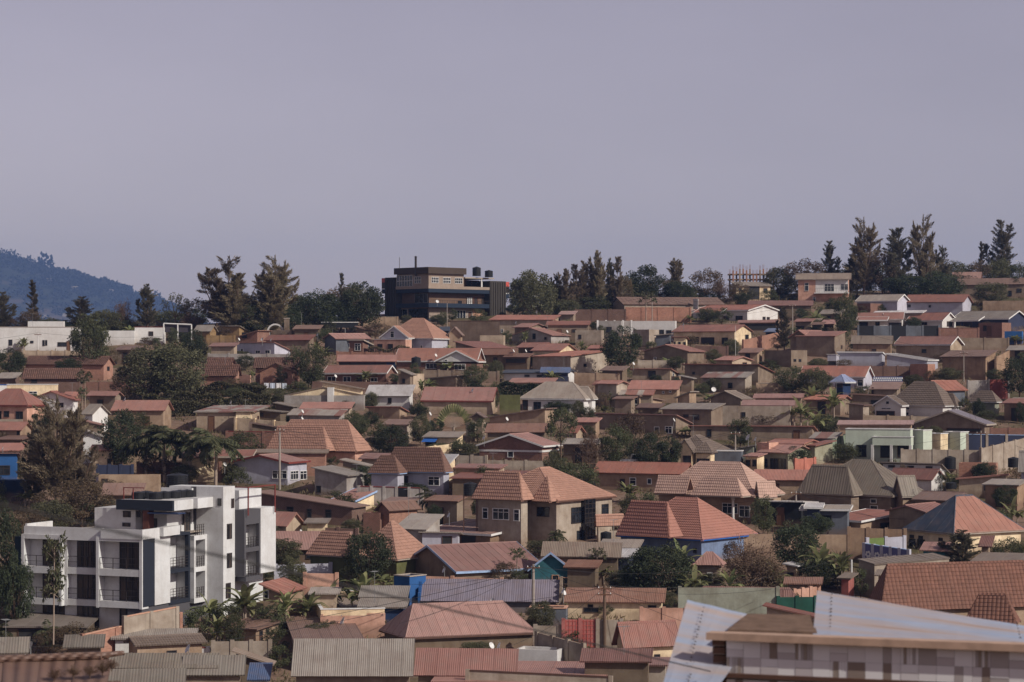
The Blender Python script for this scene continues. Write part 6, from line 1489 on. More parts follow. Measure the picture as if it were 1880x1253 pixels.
# ------------------------------------------------------------------ dark office block on the ridge
def office():
    k = 1880 / 260; tile(690, 465, k)
    Yn = ygv(PY(905)); Wd, D, cx, cy, t, Xn = place(PX(105), PX(700), PX(1722), Yn, 48, 14, 30.0)
    gz = CZ - 49.26 + .1211 * Yn; fr = Fr(cx, cy, gz, t)
    root = empty('office_block', (cx, cy, gz), -t, 'dark four-storey office block with blue bands on the ridge', 'building')
    fx = lambda x: fr.x_at(PX(x), -D / 2); fy = lambda x: fr.y_at(PX(x), Wd / 2); Z = lambda y: CZ + (VH - PY(y)) / F * Yn - gz
    x0, x1, y0, y1 = -Wd / 2, Wd / 2, -D / 2, D / 2
    dk = wallmat('offdark', hexc('4a4540'), .3); nv = wallmat('offnavy', hexc('2b3748'), .2); tan = wallmat('offtan', hexc('a89688'), .4); brn = wallmat('offbrown', hexc('7a6253'), .5)
    xw = fx(268); yw = fy(1508); r = 1.4
    def part(n, m, *boxes):
        mb = MB()
        for b in boxes: mb.box(*b)
        return mb.build(n, m, root)
    zb = [Z(905), Z(868), Z(718), Z(662), Z(520), Z(436), Z(300), Z(270), Z(185)]
    # recessed floors
    part('ground_floor_wall', tan, (xw, x1 - r, y0 + r, yw, -2, zb[2])); part('gallery_wall', brn, (xw + .01, x1 - r - .01, y0 + r + .01, yw, zb[2], zb[4] + .05))
    part('attic_wall', tan, (xw, x1 - .25, y0 + .25, fy(1180), zb[5], zb[7])); part('terrace_wall', brn, (xw + .3, x1 - 3, fy(1180), yw, zb[5], Z(335)))
    for a, b in ((0, 1), (2, 3), (4, 5)):
        part('floor_band', nv, (xw - .05, x1, y0, yw, zb[a], zb[b]))
    part('parapet_band', tan, (xw - .03, x1 + .06, y0 - .06, yw + .3, Z(470), Z(432)))
    part('roof_parapet', wallmat('offtop', hexc('53473f'), .3), (xw - .3, x1 + .3, y0 - .3, fy(1190), zb[7], zb[8])); part('terrace_roof', PL('concp'), (xw, x1 + .1, fy(1182), yw + 1.2, Z(320), Z(304)))
    # end towers with vertical ribs
    part('ribbed_tower', dk, (x0, xw, y0 + .3, y0 + 6, -2, Z(305))); part('ribbed_tower', dk, (x1 - 6, x1 + .15, yw, y1, -2, Z(345)))
    for i in range(7): a = x0 + (xw - x0) * (i + .5) / 7; part('rib', dk, (a - .1, a + .1, y0 + .12, y0 + .3, -1, Z(315)))
    for i in range(7): a = yw + (y1 - yw) * (i + .5) / 7; part('rib', dk, (x1 + .15, x1 + .3, a - .1, a + .1, -1, Z(360)))
    for nm, xa, xb, ya, yb in (('left_sign', x0 - 1.2, x0 - .01, y0 + .5, y0 + .9), ('right_sign', x1 - 1, x1 - .6, y1 + .01, y1 + 1.6)):
        zt = Z(310) if nm[0] == 'l' else Z(350); hh = zt - Z(368 if nm[0] == 'l' else 412)
        part('red_sign_panel', plain('signred', hexc('c4574d'), .5), (xa, xb, ya, yb, zt - hh, zt)); part('dark_sign_panel', PL('frame'), (xa, xb, ya + .01, yb - .01, zt - 2.4 * hh, zt - hh)); part('white_sign_strip', PL('white'), (xa, xb, ya, yb, zt - 2.65 * hh, zt - 2.4 * hh)); part('navy_sign_panel', nv, (xa, xb, ya + .01, yb - .01, zt - 3.6 * hh, zt - 2.65 * hh))
    # windows: front (left-facing) and right faces
    def win(face, a, b, yt, yb, dep, nvt, fcol, pcol, nh=1):
        z1, z0 = Z(yt), Z(yb)
        if face == 'f': p, q = fr.x_at(PX(a), y0 + dep), fr.x_at(PX(b), y0 + dep); bx = lambda A, B_, d0, d1, za, zc: (A, B_, y0 + dep - d1, y0 + dep - d0, za, zc)
        else: p, q = fr.y_at(PX(a), x1 - dep), fr.y_at(PX(b), x1 - dep); bx = lambda A, B_, d0, d1, za, zc: (x1 - dep + d0, x1 - dep + d1, A, B_, za, zc)
        mb = MB(); t_ = .07
        for i in range(nvt + 1): c = p + (q - p) * i / nvt; mb.box(*bx(c - t_ / 2, c + t_ / 2, .02, .07, z0, z1))
        for i in range(nh + 1): c = z0 + (z1 - z0) * i / nh; mb.box(*bx(p, q, .02, .06, c - t_ / 2, c + t_ / 2))
        f = mb.build('window', PL(fcol), root); mb = MB(); mb.box(*bx(p, q, -.05, .015, z0, z1)); mb.build('pane', glassmat(pcol) if pcol == 'dark' else PL(pcol), f)
    win('f', 280, 488, 285, 432, .25, 6, 'white', 'dark', 2); win('f', 515, 600, 310, 395, .25, 3, 'white', 'dark', 2)
    for a, b in ((738, 832), (892, 990), (1048, 1148)): win('r', a, b, 318, 392, .25, 4, 'white', 'dark', 2)
    win('f', 520, 690, 530, 655, r, 3, 'steel', 'dark'); win('f', 290, 345, 530, 655, r, 1, 'frame', 'dark'); win('f', 440, 690, 735, 860, r, 5, 'frame', 'dark'); win('f', 285, 420, 735, 860, r, 2, 'white', 'dark')
    win('r', 1038, 1190, 752, 868, r, 4, 'white', 'dark'); win('r', 1218, 1275, 765, 870, r, 1, 'white', 'brownf'); win('r', 1285, 1440, 745, 868, r, 4, 'peach', 'peach', 2)
    win('r', 1300, 1350, 570, 690, r, 1, 'redp', 'frame'); win('r', 1405, 1445, 570, 690, r, 1, 'frame', 'frame'); win('r', 1090, 1140, 620, 665, r, 1, 'frame', 'dark')
    win('r', 1195, 1500, 345, 420, 2.9, 4, 'brownf', 'dark')
    mb = MB(); ya, yb = fr.y_at(PX(1205), x1 - r), fr.y_at(PX(1278), x1 - r); mb.box(x1 - r, x1 - r + .08, ya, yb, Z(668), Z(560)); bd = mb.build('notice_board', PL('frame'), root)
    mb = MB()
    for i in range(3):
        for j in range(5): c = ya + (yb - ya) * (i + .5) / 3; z = Z(660) + (Z(568) - Z(660)) * (j + .5) / 5; mb.box(x1 - r + .08, x1 - r + .1, c - .16, c + .16, z - .1, z + .08)
    mb.build('white_scrollwork', PL('white'), bd)
    mb = MB(); ya = fr.y_at(PX(1505), x1); mb.box(x1 - .25, x1 - .05, fr.y_at(PX(1403), x1) , fr.y_at(PX(1418), x1), zb[5], Z(320)); mb.build('terrace_post', PL('white'), root)
    # railings on the two open floors
    for zz in (zb[1], zb[3]):
        mb = MB(); mb.box(xw, x1 - .05, y0 + .05, y0 + .1, zz + .55, zz + .6); mb.box(x1 - .1, x1 - .05, y0 + .1, yw, zz + .55, zz + .6)
        for i in range(26): a = y0 + (yw - y0) * i / 26; mb.box(x1 - .1, x1 - .06, a, a + .03, zz, zz + .56)
        mb.build('railing', PL('frame'), root)
    mb = MB(); a = fx(540); mb.bar((a, y0 - .2, Z(300)), (a, y0 - .2, Z(50)), .22, 10); mb.lathe([(.26, 0), (.26, .2), (0, .3)], 10, (a, y0 - .2, Z(52))); mb.build('flue', PL('frame'), root)
    mb = MB(); a = fx(288); mb.bar((a, y0 + .5, Z(200)), (a, y0 + .5, Z(35)), .05, 5); mb.build('antenna', PL('frame'), root)
    Yt = Yn + 9
    TANK('tall black water tank on the office roof, left one', 1338, 182, 305, 112, Yt); TANK('black water tank on the office roof, right one', 1500, 228, 320, 108, Yt + 1)
    o = Hs(); o.Yn = Yn; o.label = 'dark office block'; o.root = root; o.uv = (820, 540); HOUSES.append(o)
    DISH(o, 1778, 640, 12, 1.3, -1.2, 1.5); DISH(o, 815, 645, -1, 1.2, .5, .9)
office()

# ------------------------------------------------------------------ white apartment block
def apartments():
    k = 3.76; tile(20, 860, k)
    Yn = ygv(1176.0); TH = 31
    Wd, D, cx, cy, t, Xn = place(PX(72), PX(906), PX(1350), Yn, TH, 20); D = 20.5
    Xn = (PX(906) - U0) / F * Yn; c, s = math.cos(t), math.sin(t); cx = Xn - Wd / 2 * c + D / 2 * s; cy = Yn + Wd / 2 * s + D / 2 * c
    gz = CZ - 49.26 + .1211 * Yn; fr = Fr(cx, cy, gz, t)
    root = empty('apartment_block', (cx, cy, gz), -t, 'white modern apartment block with balconies and dark panels', 'building')
    x0, x1, y0, y1 = -Wd / 2, Wd / 2, -D / 2, D / 2
    fx = lambda x, y=y0: fr.x_at(PX(x), y); fy = lambda x, xx=x1: fr.y_at(PX(x), xx); Z = lambda y, x=x1, yy=y0: fr.z_at(PY(y), x, yy)
    wt, dn, gy = W('apt'), W('aptd'), W('aptg')
    def part(n, m, *boxes):
        mb = MB()
        for b in boxes: mb.box(*b)
        return mb.build(n, m, root)
    zr = Z(490); zp = Z(425); z2t, z2b = Z(705), Z(752); z1t, z1b = Z(928), Z(972)
    rec = 0.95
    ya, yb, yc, yd = fy(990), fy(1096), fy(1240), fy(1352)
    # core volume behind the balconies
    part('core_wall', wt, (x0 + .3, x1 - 1.45, y0 + rec, yd + 6, -2, zr - .02))
    # floor slabs and side pillars of the front bays; the middle bay is set back
    bays = [(x0, fx(350)), (fx(350), fx(588)), (fx(588), x1)]
    for i, (a, b) in enumerate(bays):
        yf = y0 + (.45 if i == 1 else 0)
        for zt, zbm in ((z2t, z2b), (z1t, z1b)): part('floor_slab', wt, (a + .01, b - .01, yf, y0 + rec + .1, zbm, zt))
        if i != 1: part('bay_lintel', wt, (a, b, y0, y0 + rec + .1, Z(512) , zr + .12))
        else: part('bay_lintel', wt, (a, b, y0 + .46, y0 + rec + .1, Z(505), zr))
        for xx in ((a, a + .28), (b - .28, b)):
            part('pillar', wt, (xx[0], xx[1], yf - .02, y0 + rec + .1, -2 if i == 0 and xx[0] == a else z1b - .05, zr - .03))
        # glazing
        g0, g1 = a + (b - a) * (.40 if i != 1 else .30), b - .30
        for zf, zc in ((z2t, Z(520)), (z1t, z2b - .05), (-1.0, z1b - .05)):
            f = MB(); n = 4
            for j in range(n + 1): q = g0 + (g1 - g0) * j / n; f.box(q - .035, q + .035, y0 + rec - .08, y0 + rec - .02, zf, zc)
            for zz in (zf + .05, zf + (zc - zf) * .8, zc - .05): f.box(g0, g1, y0 + rec - .075, y0 + rec - .025, zz - .035, zz + .035)
            fo = f.build('balcony_door', PL('frame'), root); p = MB(); p.box(g0, g1, y0 + rec - .04, y0 + rec + .02, zf, zc); p.build('pane', glassmat('aptglass', (.016, .015, .016), .1), fo)
        for zf in (z2t, z1t):
            f = MB(); yy = yf + .08
            f.box(a + .28, b - .28, yy, yy + .05, zf + .92, zf + .97); f.box(a + .28, b - .28, yy, yy + .03, zf + .45, zf + .48)
            for j in range(4): q = a + .3 + (b - a - .6) * j / 3; f.box(q - .025, q + .025, yy, yy + .05, zf, zf + .95)
            f.build('railing', PL('frame'), root)
    # parapet round the flat roof, with a step where the right bay stands proud
    part('parapet', wt, (x0 + .1, fx(622), y0 + .25, y0 + .45, zr - .3, zp), (fx(622), x1 + .05, y0 - .05, y0 + .2, zr - .05, zp - .02), (x1 - .2, x1 + .05, y0 + .2, yb + .3, zr - .05, zp - .01), (x0 + .1, x0 + .3, y0 + .45, y0 + 4.5, zr - .3, Z(365, x0, y0 + 4)), (x1 - .25, x1 + .45, ya + .8, yb + 1.0, zr + .05, zp + .02))
    part('roof_slab', PL('concp'), (x0 + .3, x1 - .2, y0 + .4, yd + 6, zr - .02, zr + .08))
    # right side: dark strip, white pier, recessed balconies, framed bay
    part('dark_panel', dn, (x1 - .28, x1 + .02, y0 + .12, ya, Z(962), zr - .06)); part('white_pier', wt, (x1 - 1.4, x1 + .06, ya, yb, Z(962), zr - .05)); part('base_wall', gy, (x1 - 1.5, x1 - .1, y0 + .1, yd, -2, Z(962)))
    sl = ((Z(500), Z(480)), (z2t - .35, z2b - .1), (z1t - .3, z1b - .1))
    for zt, zbm in sl: part('side_slab', dn, (x1 - 1.4, x1 - .02, yb, yc, zbm, zt))
    part('side_post', dn, (x1 - .4, x1 - .03, yc - .3, yc, z1b, zr))
    for zf, zc in ((z2t - .35, Z(500)), (z1t - .3, z2b - .1)):
        f = MB(); q0, q1 = yb + .2, yb + 1.1
        for q in (q0, (q0 + q1) / 2, q1): f.box(x1 - 1.42, x1 - 1.36, q - .04, q + .04, zf, zc - .1)
        fo = f.build('side_window', PL('frame'), root); p = MB(); p.box(x1 - 1.45, x1 - 1.39, q0, q1, zf, zc - .1); p.build('pane', glassmat('aptglass'), fo)
        f = MB()
        for j in range(7): q = yb + (yc - yb) * (j + .5) / 7; f.box(x1 - .12, x1 - .08, q - .02, q + .02, zf, zf + 1.0)
        for j in range(4): f.box(x1 - .12, x1 - .08, yb, yc - .3, zf + .25 + .25 * j - .02, zf + .25 + .25 * j + .02)
        f.build('railing', PL('frame'), root)
    # framed bay with three balconies
    xb = x1 + .35; yc_, yd_ = fy(1242, xb), fy(1352, xb)
    tops = [Z(400, xb, yc_), Z(470, xb, yc_), Z(690, xb, yc_), Z(905, xb, yc_)]
    part('bay_back_wall', wt, (x1 - 3, xb - 1.3, yc + .02, yd_ + .02, -2, tops[0]))
    for zz in (tops[1], tops[2], tops[3]): part('bay_slab', wt, (xb - 1.3, xb, yc + .02, yd_, zz - .42, zz))
    for q in ((yc + .02, yc + .3), (yd_ - .3, yd_)): part('bay_post', wt, (xb - 1.3, xb + .01, q[0], q[1], tops[3] - .42, tops[0] - .9))
    for zz in (tops[1], tops[2], tops[3]):
        f = MB()
        for j in range(5): q = yc + .3 + (yd_ - yc - .6) * (j + .5) / 5; f.box(xb - .1, xb - .06, q - .02, q + .02, zz, zz + .95)
        for j in range(4): f.box(xb - .1, xb - .06, yc + .3, yd_ - .3, zz + .2 + .24 * j, zz + .23 + .24 * j)
        f.build('railing', PL('frame'), root)
        p = MB(); p.box(xb - 1.32, xb - 1.26, yc + .5, yc + 1.6, zz, zz + 2.0); p.build('side_window', glassmat('aptglass'), root)
    # stair tower
    xt = fr.x_at(PX(1466), yd_); ye = fr.y_at(PX(1546), xt); zt = fr.z_at(PY(130), xt, yd_)
    part('stair_tower', wt, (x1 - 3.5, xt, yd_, ye, -2, zt)); part('tower_strip', W('aptg'), (x1 - 1.2, x1 - .7, yd_ - .04, yd_ - .005, 4, zt - .02))
    def pw(face, a, b, yt, ybm, plane):
        if face == 'f': p, q = fr.x_at(PX(a), plane), fr.x_at(PX(b), plane); zz1, zz0 = fr.z_at(PY(yt), p, plane), fr.z_at(PY(ybm), p, plane); o_ = (p, q, plane - .05, plane + .05, zz0, zz1); i_ = (p + .07, q - .07, plane - .06, plane, zz0 + .07, zz1 - .07)
        else: p, q = fr.y_at(PX(a), plane), fr.y_at(PX(b), plane); zz1, zz0 = fr.z_at(PY(yt), plane, p), fr.z_at(PY(ybm), plane, p); o_ = (plane - .05, plane + .05, p, q, zz0, zz1); i_ = (plane, plane + .06, p + .07, q - .07, zz0 + .07, zz1 - .07)
        f = part('window', PL('frame'), o_); mb = MB(); mb.box(*i_); mb.build('pane', glassmat('aptglass'), f)
    pw('f', 1362, 1388, 205, 255, yd_); pw('f', 1428, 1454, 208, 258, yd_)
    for a, b in ((210, 275), (385, 490), (588, 690)): pw('r', 1490 if a > 250 else 1520, 1524 if a > 250 else 1540, a, b, xt)
    pw('r', 1482, 1516, 795, 900, xt)
    # rear wing
    xr = fr.x_at(PX(1612), ye); yf_ = fr.y_at(PX(1722), xr); yg = fr.y_at(PX(1826), xr); zw = fr.z_at(PY(290), xr, ye); zlow = fr.z_at(PY(745), xr, ye)
    part('wing_wall', wt, (x1 - 3.0, xr - 1.3, ye, yg, -2, zw - .6)); part('wing_dark_wall', gy, (x1 - 1, xr, ye + .005, ye + .3, zlow, zw)); part('wing_lintel', gy, (xr - 1.3, xr + .01, ye + .3, yf_, fr.z_at(PY(378), xr, yf_), zw - .02))
    part('wing_white_pier', wt, (xr - 1.4, xr + .04, yf_, yg, zlow, fr.z_at(PY(275), xr, yf_))); part('wing_post', gy, (xr - .3, xr, yf_ - .25, yf_ - .005, zlow, zw - .5))
    for zv in (545, 745):
        zz = fr.z_at(PY(zv), xr, (ye + yf_) / 2); part('wing_slab', gy, (xr - 1.3, xr - .005, ye + .3, yf_ - .002, zz - .4, zz)); f = MB()
        for j in range(6): q = ye + .4 + (yf_ - ye - .6) * j / 5; f.box(xr - .1, xr - .06, q - .02, q + .02, zz, zz + .95)
        for j in range(4): f.box(xr - .1, xr - .06, ye + .3, yf_ - .25, zz + .2 + .24 * j, zz + .23 + .24 * j)
        f.build('railing', PL('frame'), root)
        p = MB(); p.box(xr - 1.32, xr - 1.26, ye + .7, ye + 1.3, zz, zz + 1.9); p.build('side_window', glassmat('aptglass'), root)
    part('wing_penthouse', wt, (xr - 4.5, xr - 1.2, ye + 1.2, yg - .5, zw - .6, fr.z_at(PY(160), xr, ye))); part('pergola', PL('redp'), (xr - 1.2, xr + .3, ye + .2, ye + .3, zw + 2.0, zw + 2.1), (xr + .2, xr + .3, ye + .2, ye + .3, zw - .5, zw + 2.0), (xr + .2, xr + .3, yg - .6, yg - .5, zw - .5, zw + 2.0), (xr + .2, xr + .3, ye + .3, yg - .5, zw + 2.0, zw + 2.1))
    # roof-top rooms
    yq = y0 + 5.2
    part('roof_room', wt, (fx(578, yq), fx(860, yq), yq, yq + 4, zr, fr.z_at(PY(275), fx(700, yq), yq))); 
    yt_ = y0 + 4.2; z0t, z1t_ = fr.z_at(PY(290), fx(900, yt_), yt_), fr.z_at(PY(220), fx(900, yt_), yt_)
    xe = fx(1116, yt_)
    part('tank_deck', dn, (fx(726, yt_), xe - .01, yt_, yt_ + .3, z0t, z1t_)); part('tank_deck_side', wt, (fx(726, yt_) + .1, xe, yt_ + .3, yt_ + 7.5, z0t, z1t_ - .02), (xe - .5, xe + .45, yt_ + 3.6, yt_ + 7.4, z0t + .03, z1t_ + .03))
    part('deck_column', W('pink') if False else wallmat('aptbrown', hexc('6a4338'), .2), (fx(906, yt_), fx(906, yt_) + .6, yt_ + .1, yt_ + 1.0, zr, z0t + .3)); part('roof_lounge_wall', W('apt'), (fx(945, yt_ + 2), min(xe - .1, x1 - 1.2), yt_ + 2, yt_ + 7, zr, z0t)); part('blue_awning', plain('awning blue', hexc('2c3a5c'), .6), (fx(945, yt_), xe + .6, yt_ - .1, yt_ + 1.2, z0t - .28, z0t - .18))
    for a, b, yt2, yb2 in ((775, 828, 295, 338), (866, 892, 295, 338), (770, 826, 375, 402)): pw('f', a, b, yt2, yb2, yq)
    pw('f', 975, 1010, 345, 410, yt_ + 2)
    part('wing_parapet', wt, (x1 - 4.2, x1 - 1.0, yd_ - .3, yd_ - .05, zr, fr.z_at(PY(135), x1 - 2, yd_)))
    for i, (a, dy_) in enumerate(((880, 1.6), (935, 2.8), (1000, 1.7), (1060, 3.0), (1125, 3.8), (1165, 5.0), (1215, 5.8))):
        xx = fx(a, yt_ + dy_); wx, wy = fr.world(xx, yt_ + dy_); sY = F / wy
        m_tile = list(_tile); zz = gz + z1t_
        vb = VH - (zz - CZ) * F / wy; uu = U0 + wx / wy * F; tile(0, 0, 1)
        TANK(['first', 'second', 'third', 'fourth', 'fifth', 'sixth', 'seventh'][i] + ' black water tank from the left on the apartment roof', uu, vb - 13.5, vb, 25, wy); _tile[:] = m_tile
    part('tank_frame', PL('redp'), *[(fx(775, yt_ + .5), fx(775, yt_ + .5) + .07, yt_ + .5, yt_ + .57, z1t_, z1t_ + 1.0), (fx(840, yt_ + .5), fx(840, yt_ + .5) + .07, yt_ + .5, yt_ + .57, z1t_, z1t_ + 1.0), (fx(775, yt_ + .5), fx(918, yt_ + .5), yt_ + .5, yt_ + .57, z1t_ + 1.0, z1t_ + 1.07)])
    part('dark_wall', W('teal') if False else wallmat('aptteal', hexc('2c3b45'), .2), (x0 - 1.2, x0 - .01, y0 + .8, y0 + 8, -2, zr - .2))
apartments()

# ------------------------------------------------------------------ near building with mosaic parapet and loose silver sheets
def foreground():
    def P(u, v, Y): return Vector(((u - U0) / F * Y, Y, CZ + (VH - v) / F * Y))
    A, B_ = P(1334, 1174, 21.0), P(2010, 1200, 20.05)
    root = empty('tiled_parapet_building', (A.x, A.y, A.z), math.atan2(B_.y - A.y, B_.x - A.x), 'near building with a grey mosaic tiled parapet at the lower right', 'building')
    L = math.hypot(B_.x - A.x, B_.y - A.y); dz = (B_.z - A.z)
    sh = lambda x: dz * x / L
    gr = plain('grout', (0.5, 0.47, 0.45), .9); body_ = MB()
    V = [(0, .02, -7), (L, .02, -7), (L, .02, sh(L)), (0, .02, 0)]; V2 = [(p[0], .34, p[2]) for p in V]
    body_.poly(V); body_.poly([V[3], V[2], V2[2], V2[3]]); body_.poly([V2[0], V[0], V[3], V2[3]]); body_.poly(V2[::-1]); body_.build('wall', gr, root)
    # coping
    c = MB(); a0 = -.16
    q = [(a0, -.10, .0), (L, -.10, sh(L)), (L, .12, sh(L)), (a0, .12, 0)]; up = [(x, y + .0, z + .062 if y < 0 else z + .055) for x, y, z in q]
    c.poly(up); c.poly(q[::-1])
    for i in range(4): c.poly([q[i], q[(i + 1) % 4], up[(i + 1) % 4], up[i]])
    c.build('coping', plain('coping stone', hexc('b99a86'), .85, .2, .3, 0, 6), root)
    cols = [plain('mosaic ' + str(i), hexc(h_), .25, .5, .08) for i, h_ in enumerate(('dcd7d6', 'cfc8c8', 'e2dedd', 'ada4a1', '8c7d74', 'e8e5e4', 'bfb6b6', '9c8f84'))]
    rr = random.Random(4); tw = .302; cache = {}
    def piece(x0, x1, z0, z1, ci):
        x0 += .0012; x1 -= .0012; z0 += .0012; z1 -= .0012
        if x1 - x0 < .008 or z1 - z0 < .008: return
        w_, h_ = round(x1 - x0, 3), round(z1 - z0, 3); key = (w_, h_, ci)
        if key not in cache:
            m = MB(); m.box(0, w_, -.008, .03, 0, h_); o = m.build('mosaic_tile', cols[ci], None); cache[key] = o.data; o.parent = root; first = o
        else: first = bpy.data.objects.new('mosaic_tile', cache[key]); COL.objects.link(first); first.parent = root
        first.location = (x0, rr.uniform(-.003, .003), z0 + sh((x0 + x1) / 2)); first.rotation_euler = (0, -math.atan2(dz, L), 0)
    n = int(L / tw)
    for row, (zt, hh) in enumerate(((-.012, .142), (-.154, .142), (-.345, .142), (-.487, .142))):
        for i in range(n):
            x = i * tw; lay = rr.choice((0, 1, 2, 3)); z0 = zt - hh
            if lay == 0: piece(x, x + tw * .5, z0, zt, rr.choice((0, 2, 5))); piece(x + tw * .5, x + tw * .74, z0, zt, rr.choice((4, 3))); piece(x + tw * .74, x + tw, z0, zt, rr.choice((0, 2)))
            elif lay == 1: piece(x, x + tw * .5, z0 + hh / 2, zt, rr.choice((0, 5))); piece(x, x + tw * .5, z0, z0 + hh / 2, rr.choice((6, 1))); piece(x + tw * .5, x + tw, z0, zt, rr.choice((2, 5, 0)))
            elif lay == 2:
                for j in range(6): piece(x + tw * .5 * j / 6, x + tw * .5 * (j + 1) / 6, z0, zt, rr.choice((0, 7, 3, 2, 6)))
                piece(x + tw * .5, x + tw, z0, zt, rr.choice((1, 3, 5, 4)))
            else: piece(x, x + tw * .26, z0, zt, rr.choice((2, 1))); piece(x + tw * .26, x + tw * .48, z0, zt, rr.choice((4, 7))); piece(x + tw * .48, x + tw, z0 + hh * .4, zt, rr.choice((5, 0))); piece(x + tw * .48, x + tw, z0, z0 + hh * .4, rr.choice((6, 3, 0)))
    m = MB(); q = [(-.02, -.05, -.325), (L, -.05, sh(L) - .325), (L, .05, sh(L) - .325), (-.02, .05, -.325)]; up = [(x, y, z + .035) for x, y, z in q]; m.poly(up); m.poly(q[::-1])
    for i in range(4): m.poly([q[i], q[(i + 1) % 4], up[(i + 1) % 4], up[i]])
    m.build('dark_ledge', PL('brownf'), root)
    # raw end of the wall: bricks left unplastered
    for i in range(10):
        for j in range(2):
            m = MB(); m.box(0, .11, 0, .1, 0, .062); o = m.build('brick', W('dbrick'), root); o.location = (-.12 + rr.uniform(-.02, .01) + .0 * j, .03 + j * .11, -.07 - .07 * i + rr.uniform(-.004, .004)); o.rotation_euler = (0, 0, rr.uniform(-.15, .15))
    # weathered timber block on the roof between the two sheets
    def slab(name, pts, t, mat, parent, ruffle=0.0, nu=10, nv=6):
        p00, p10, p11, p01 = pts; V = []; 
        nrm = (p10 - p00).cross(p01 - p00).normalized()
        if nrm.z < 0: nrm = -nrm
        mb = MB(); g = [[None] * (nu + 1) for _ in range(nv + 1)]
        for j in range(nv + 1):
            for i in range(nu + 1):
                a = p00.lerp(p10, i / nu); b = p01.lerp(p11, i / nu); p = a.lerp(b, j / nv)
                g[j][i] = p + nrm * ruffle * (math.sin(i * 1.7 + j * .4) + .5 * math.sin(i * .6 + j * 1.1))
        Lu = (p10 - p00).length; Lv = (p01 - p00).length
        for j in range(nv):
            for i in range(nu):
                q_ = [g[j][i], g[j][i + 1], g[j + 1][i + 1], g[j + 1][i]]; uv = [(Lu * i / nu, Lv * j / nv), (Lu * (i + 1) / nu, Lv * j / nv), (Lu * (i + 1) / nu, Lv * (j + 1) / nv), (Lu * i / nu, Lv * (j + 1) / nv)]
                mb.poly([x + nrm * t for x in q_], uv); mb.poly([x for x in q_][::-1], uv[::-1])
        ring = [g[0][i] for i in range(nu)] + [g[j][nu] for j in range(nv)] + [g[nv][i] for i in range(nu, 0, -1)] + [g[j][0] for j in range(nv, 0, -1)]
        for i in range(len(ring)): a, b = ring[i], ring[(i + 1) % len(ring)]; mb.poly([a, b, b + nrm * t, a + nrm * t])
        o = mb.build(name, mat, parent); return o, nrm
    m = MB(); a, b = P(1345, 1160, 21.6), P(1492, 1160, 21.5); pts = [P(1336, 1163, 21.5), P(1500, 1168, 21.4), P(1488, 1136, 22.6), P(1372, 1134, 22.7)]
    o, _ = slab('timber_block', pts, .035, plain('weathered timber', hexc('7a6355'), .95, .1, .4, 0, 9), None); tag(o, 'weathered brown timber block lying between the two silver sheets', 'timber')
    B = NB('galvanised sheet'); uv = B.n('UVMap').outputs[0]
    n1 = B.noise(B.scalev(uv, .22, 1.5), 1.0, 5, .6); n2 = B.noise(uv, 2.5, 5, .6)
    cc = B.mix(B.mr(n2, .35, .7, 0, .5), hexc('aab6ca'), hexc('8e9ab0')); cc = B.mix(B.mr(n1, .42, .60, 0, .85), cc, hexc('c0a48f')); cc = B.mix(B.mr(n1, .58, .70, 0, .95), cc, hexc('7d5440'))
    B.bump(B.noise(uv, 1.5, 3), .25, .05); gal = B.fin(cc, .55, .4)
    B.b.inputs['Metallic'].default_value = .35
    def rivets(nm, pairs, nrm, parent):
        mb = MB()
        for (u0, v0, Y0), (u1, v1, Y1), n_ in pairs:
            for i in range(n_):
                t_ = i / (n_ - 1) + rr.uniform(-.015, .015); p = P(u0 + (u1 - u0) * t_, v0 + (v1 - v0) * t_, Y0 + (Y1 - Y0) * t_) + nrm * .006
                r = rr.uniform(.004, .009); mb.box(p.x - r, p.x + r, p.y - r * 1.6, p.y + r * 1.6, p.z - .004, p.z + .006)
        mb.build(nm, plain('rivet', (.10, .08, .075), .8), parent)
    r1 = [P(1216, 1262, 20.3), P(1318, 1262, 20.3), P(1407, 1137, 22.9), P(1262, 1103, 23.0)]
    o1, nr = slab('silver_sheet', r1, .006, gal, None, .0022); tag(o1, 'loose silver roofing sheet leaning past the left end of the parapet', 'metal sheet')
    rivets('rivet_row', [((1292, 1117, 22.7), (1268, 1214, 21.0), 15), ((1268, 1240, 20.6), (1264, 1252, 20.4), 3)], nr, o1)
    r2 = [P(1492, 1174, 21.15), P(1960, 1200, 20.6), P(1960, 1164, 22.9), P(1500, 1086, 23.8)]
    o2, nr2 = slab('silver_sheet', r2, .006, gal, None, .002, 14, 6); tag(o2, 'long silver roofing sheet with rust streaks behind the mosaic parapet', 'metal sheet')
    rivets('rivet_row', [((1527, 1092, 23.6), (1524, 1152, 21.7), 10), ((1866, 1144, 22.8), (1873, 1172, 21.4), 6)], nr2, o2)
    # black cable drooping across the view
    a, b = P(-90, 905, 8.0), P(1304, 1233, 20.4)
    WIRE('thick black cable hanging across the foreground from upper left', a, b, 0.0, .0055, 'black_cable', 'dark', 40)
    # near rusty roof at the lower left corner
    rust = metalmat('nearrust', hexc('83604f'), .35)
    pts = [P(-60, 1275, 31.0), P(192, 1275, 31.0), P(206, 1214, 32.6), P(-60, 1220, 32.6)]
    root2 = empty('rusty_roof', tuple(P(60, 1400, 31)), 0, 'rusty red roof corner with a ridge cap at the lower left', 'roof')
    for i in range(4):
        a_ = [pts[0].lerp(pts[1], i / 4), pts[0].lerp(pts[1], (i + 1) / 4), pts[3].lerp(pts[2], (i + 1) / 4), pts[3].lerp(pts[2], i / 4)]; a_ = [v - root2.location for v in a_]
        slab('roof_sheet', a_, .02 + .006 * (i % 2), rust, root2, .004, 6, 6)
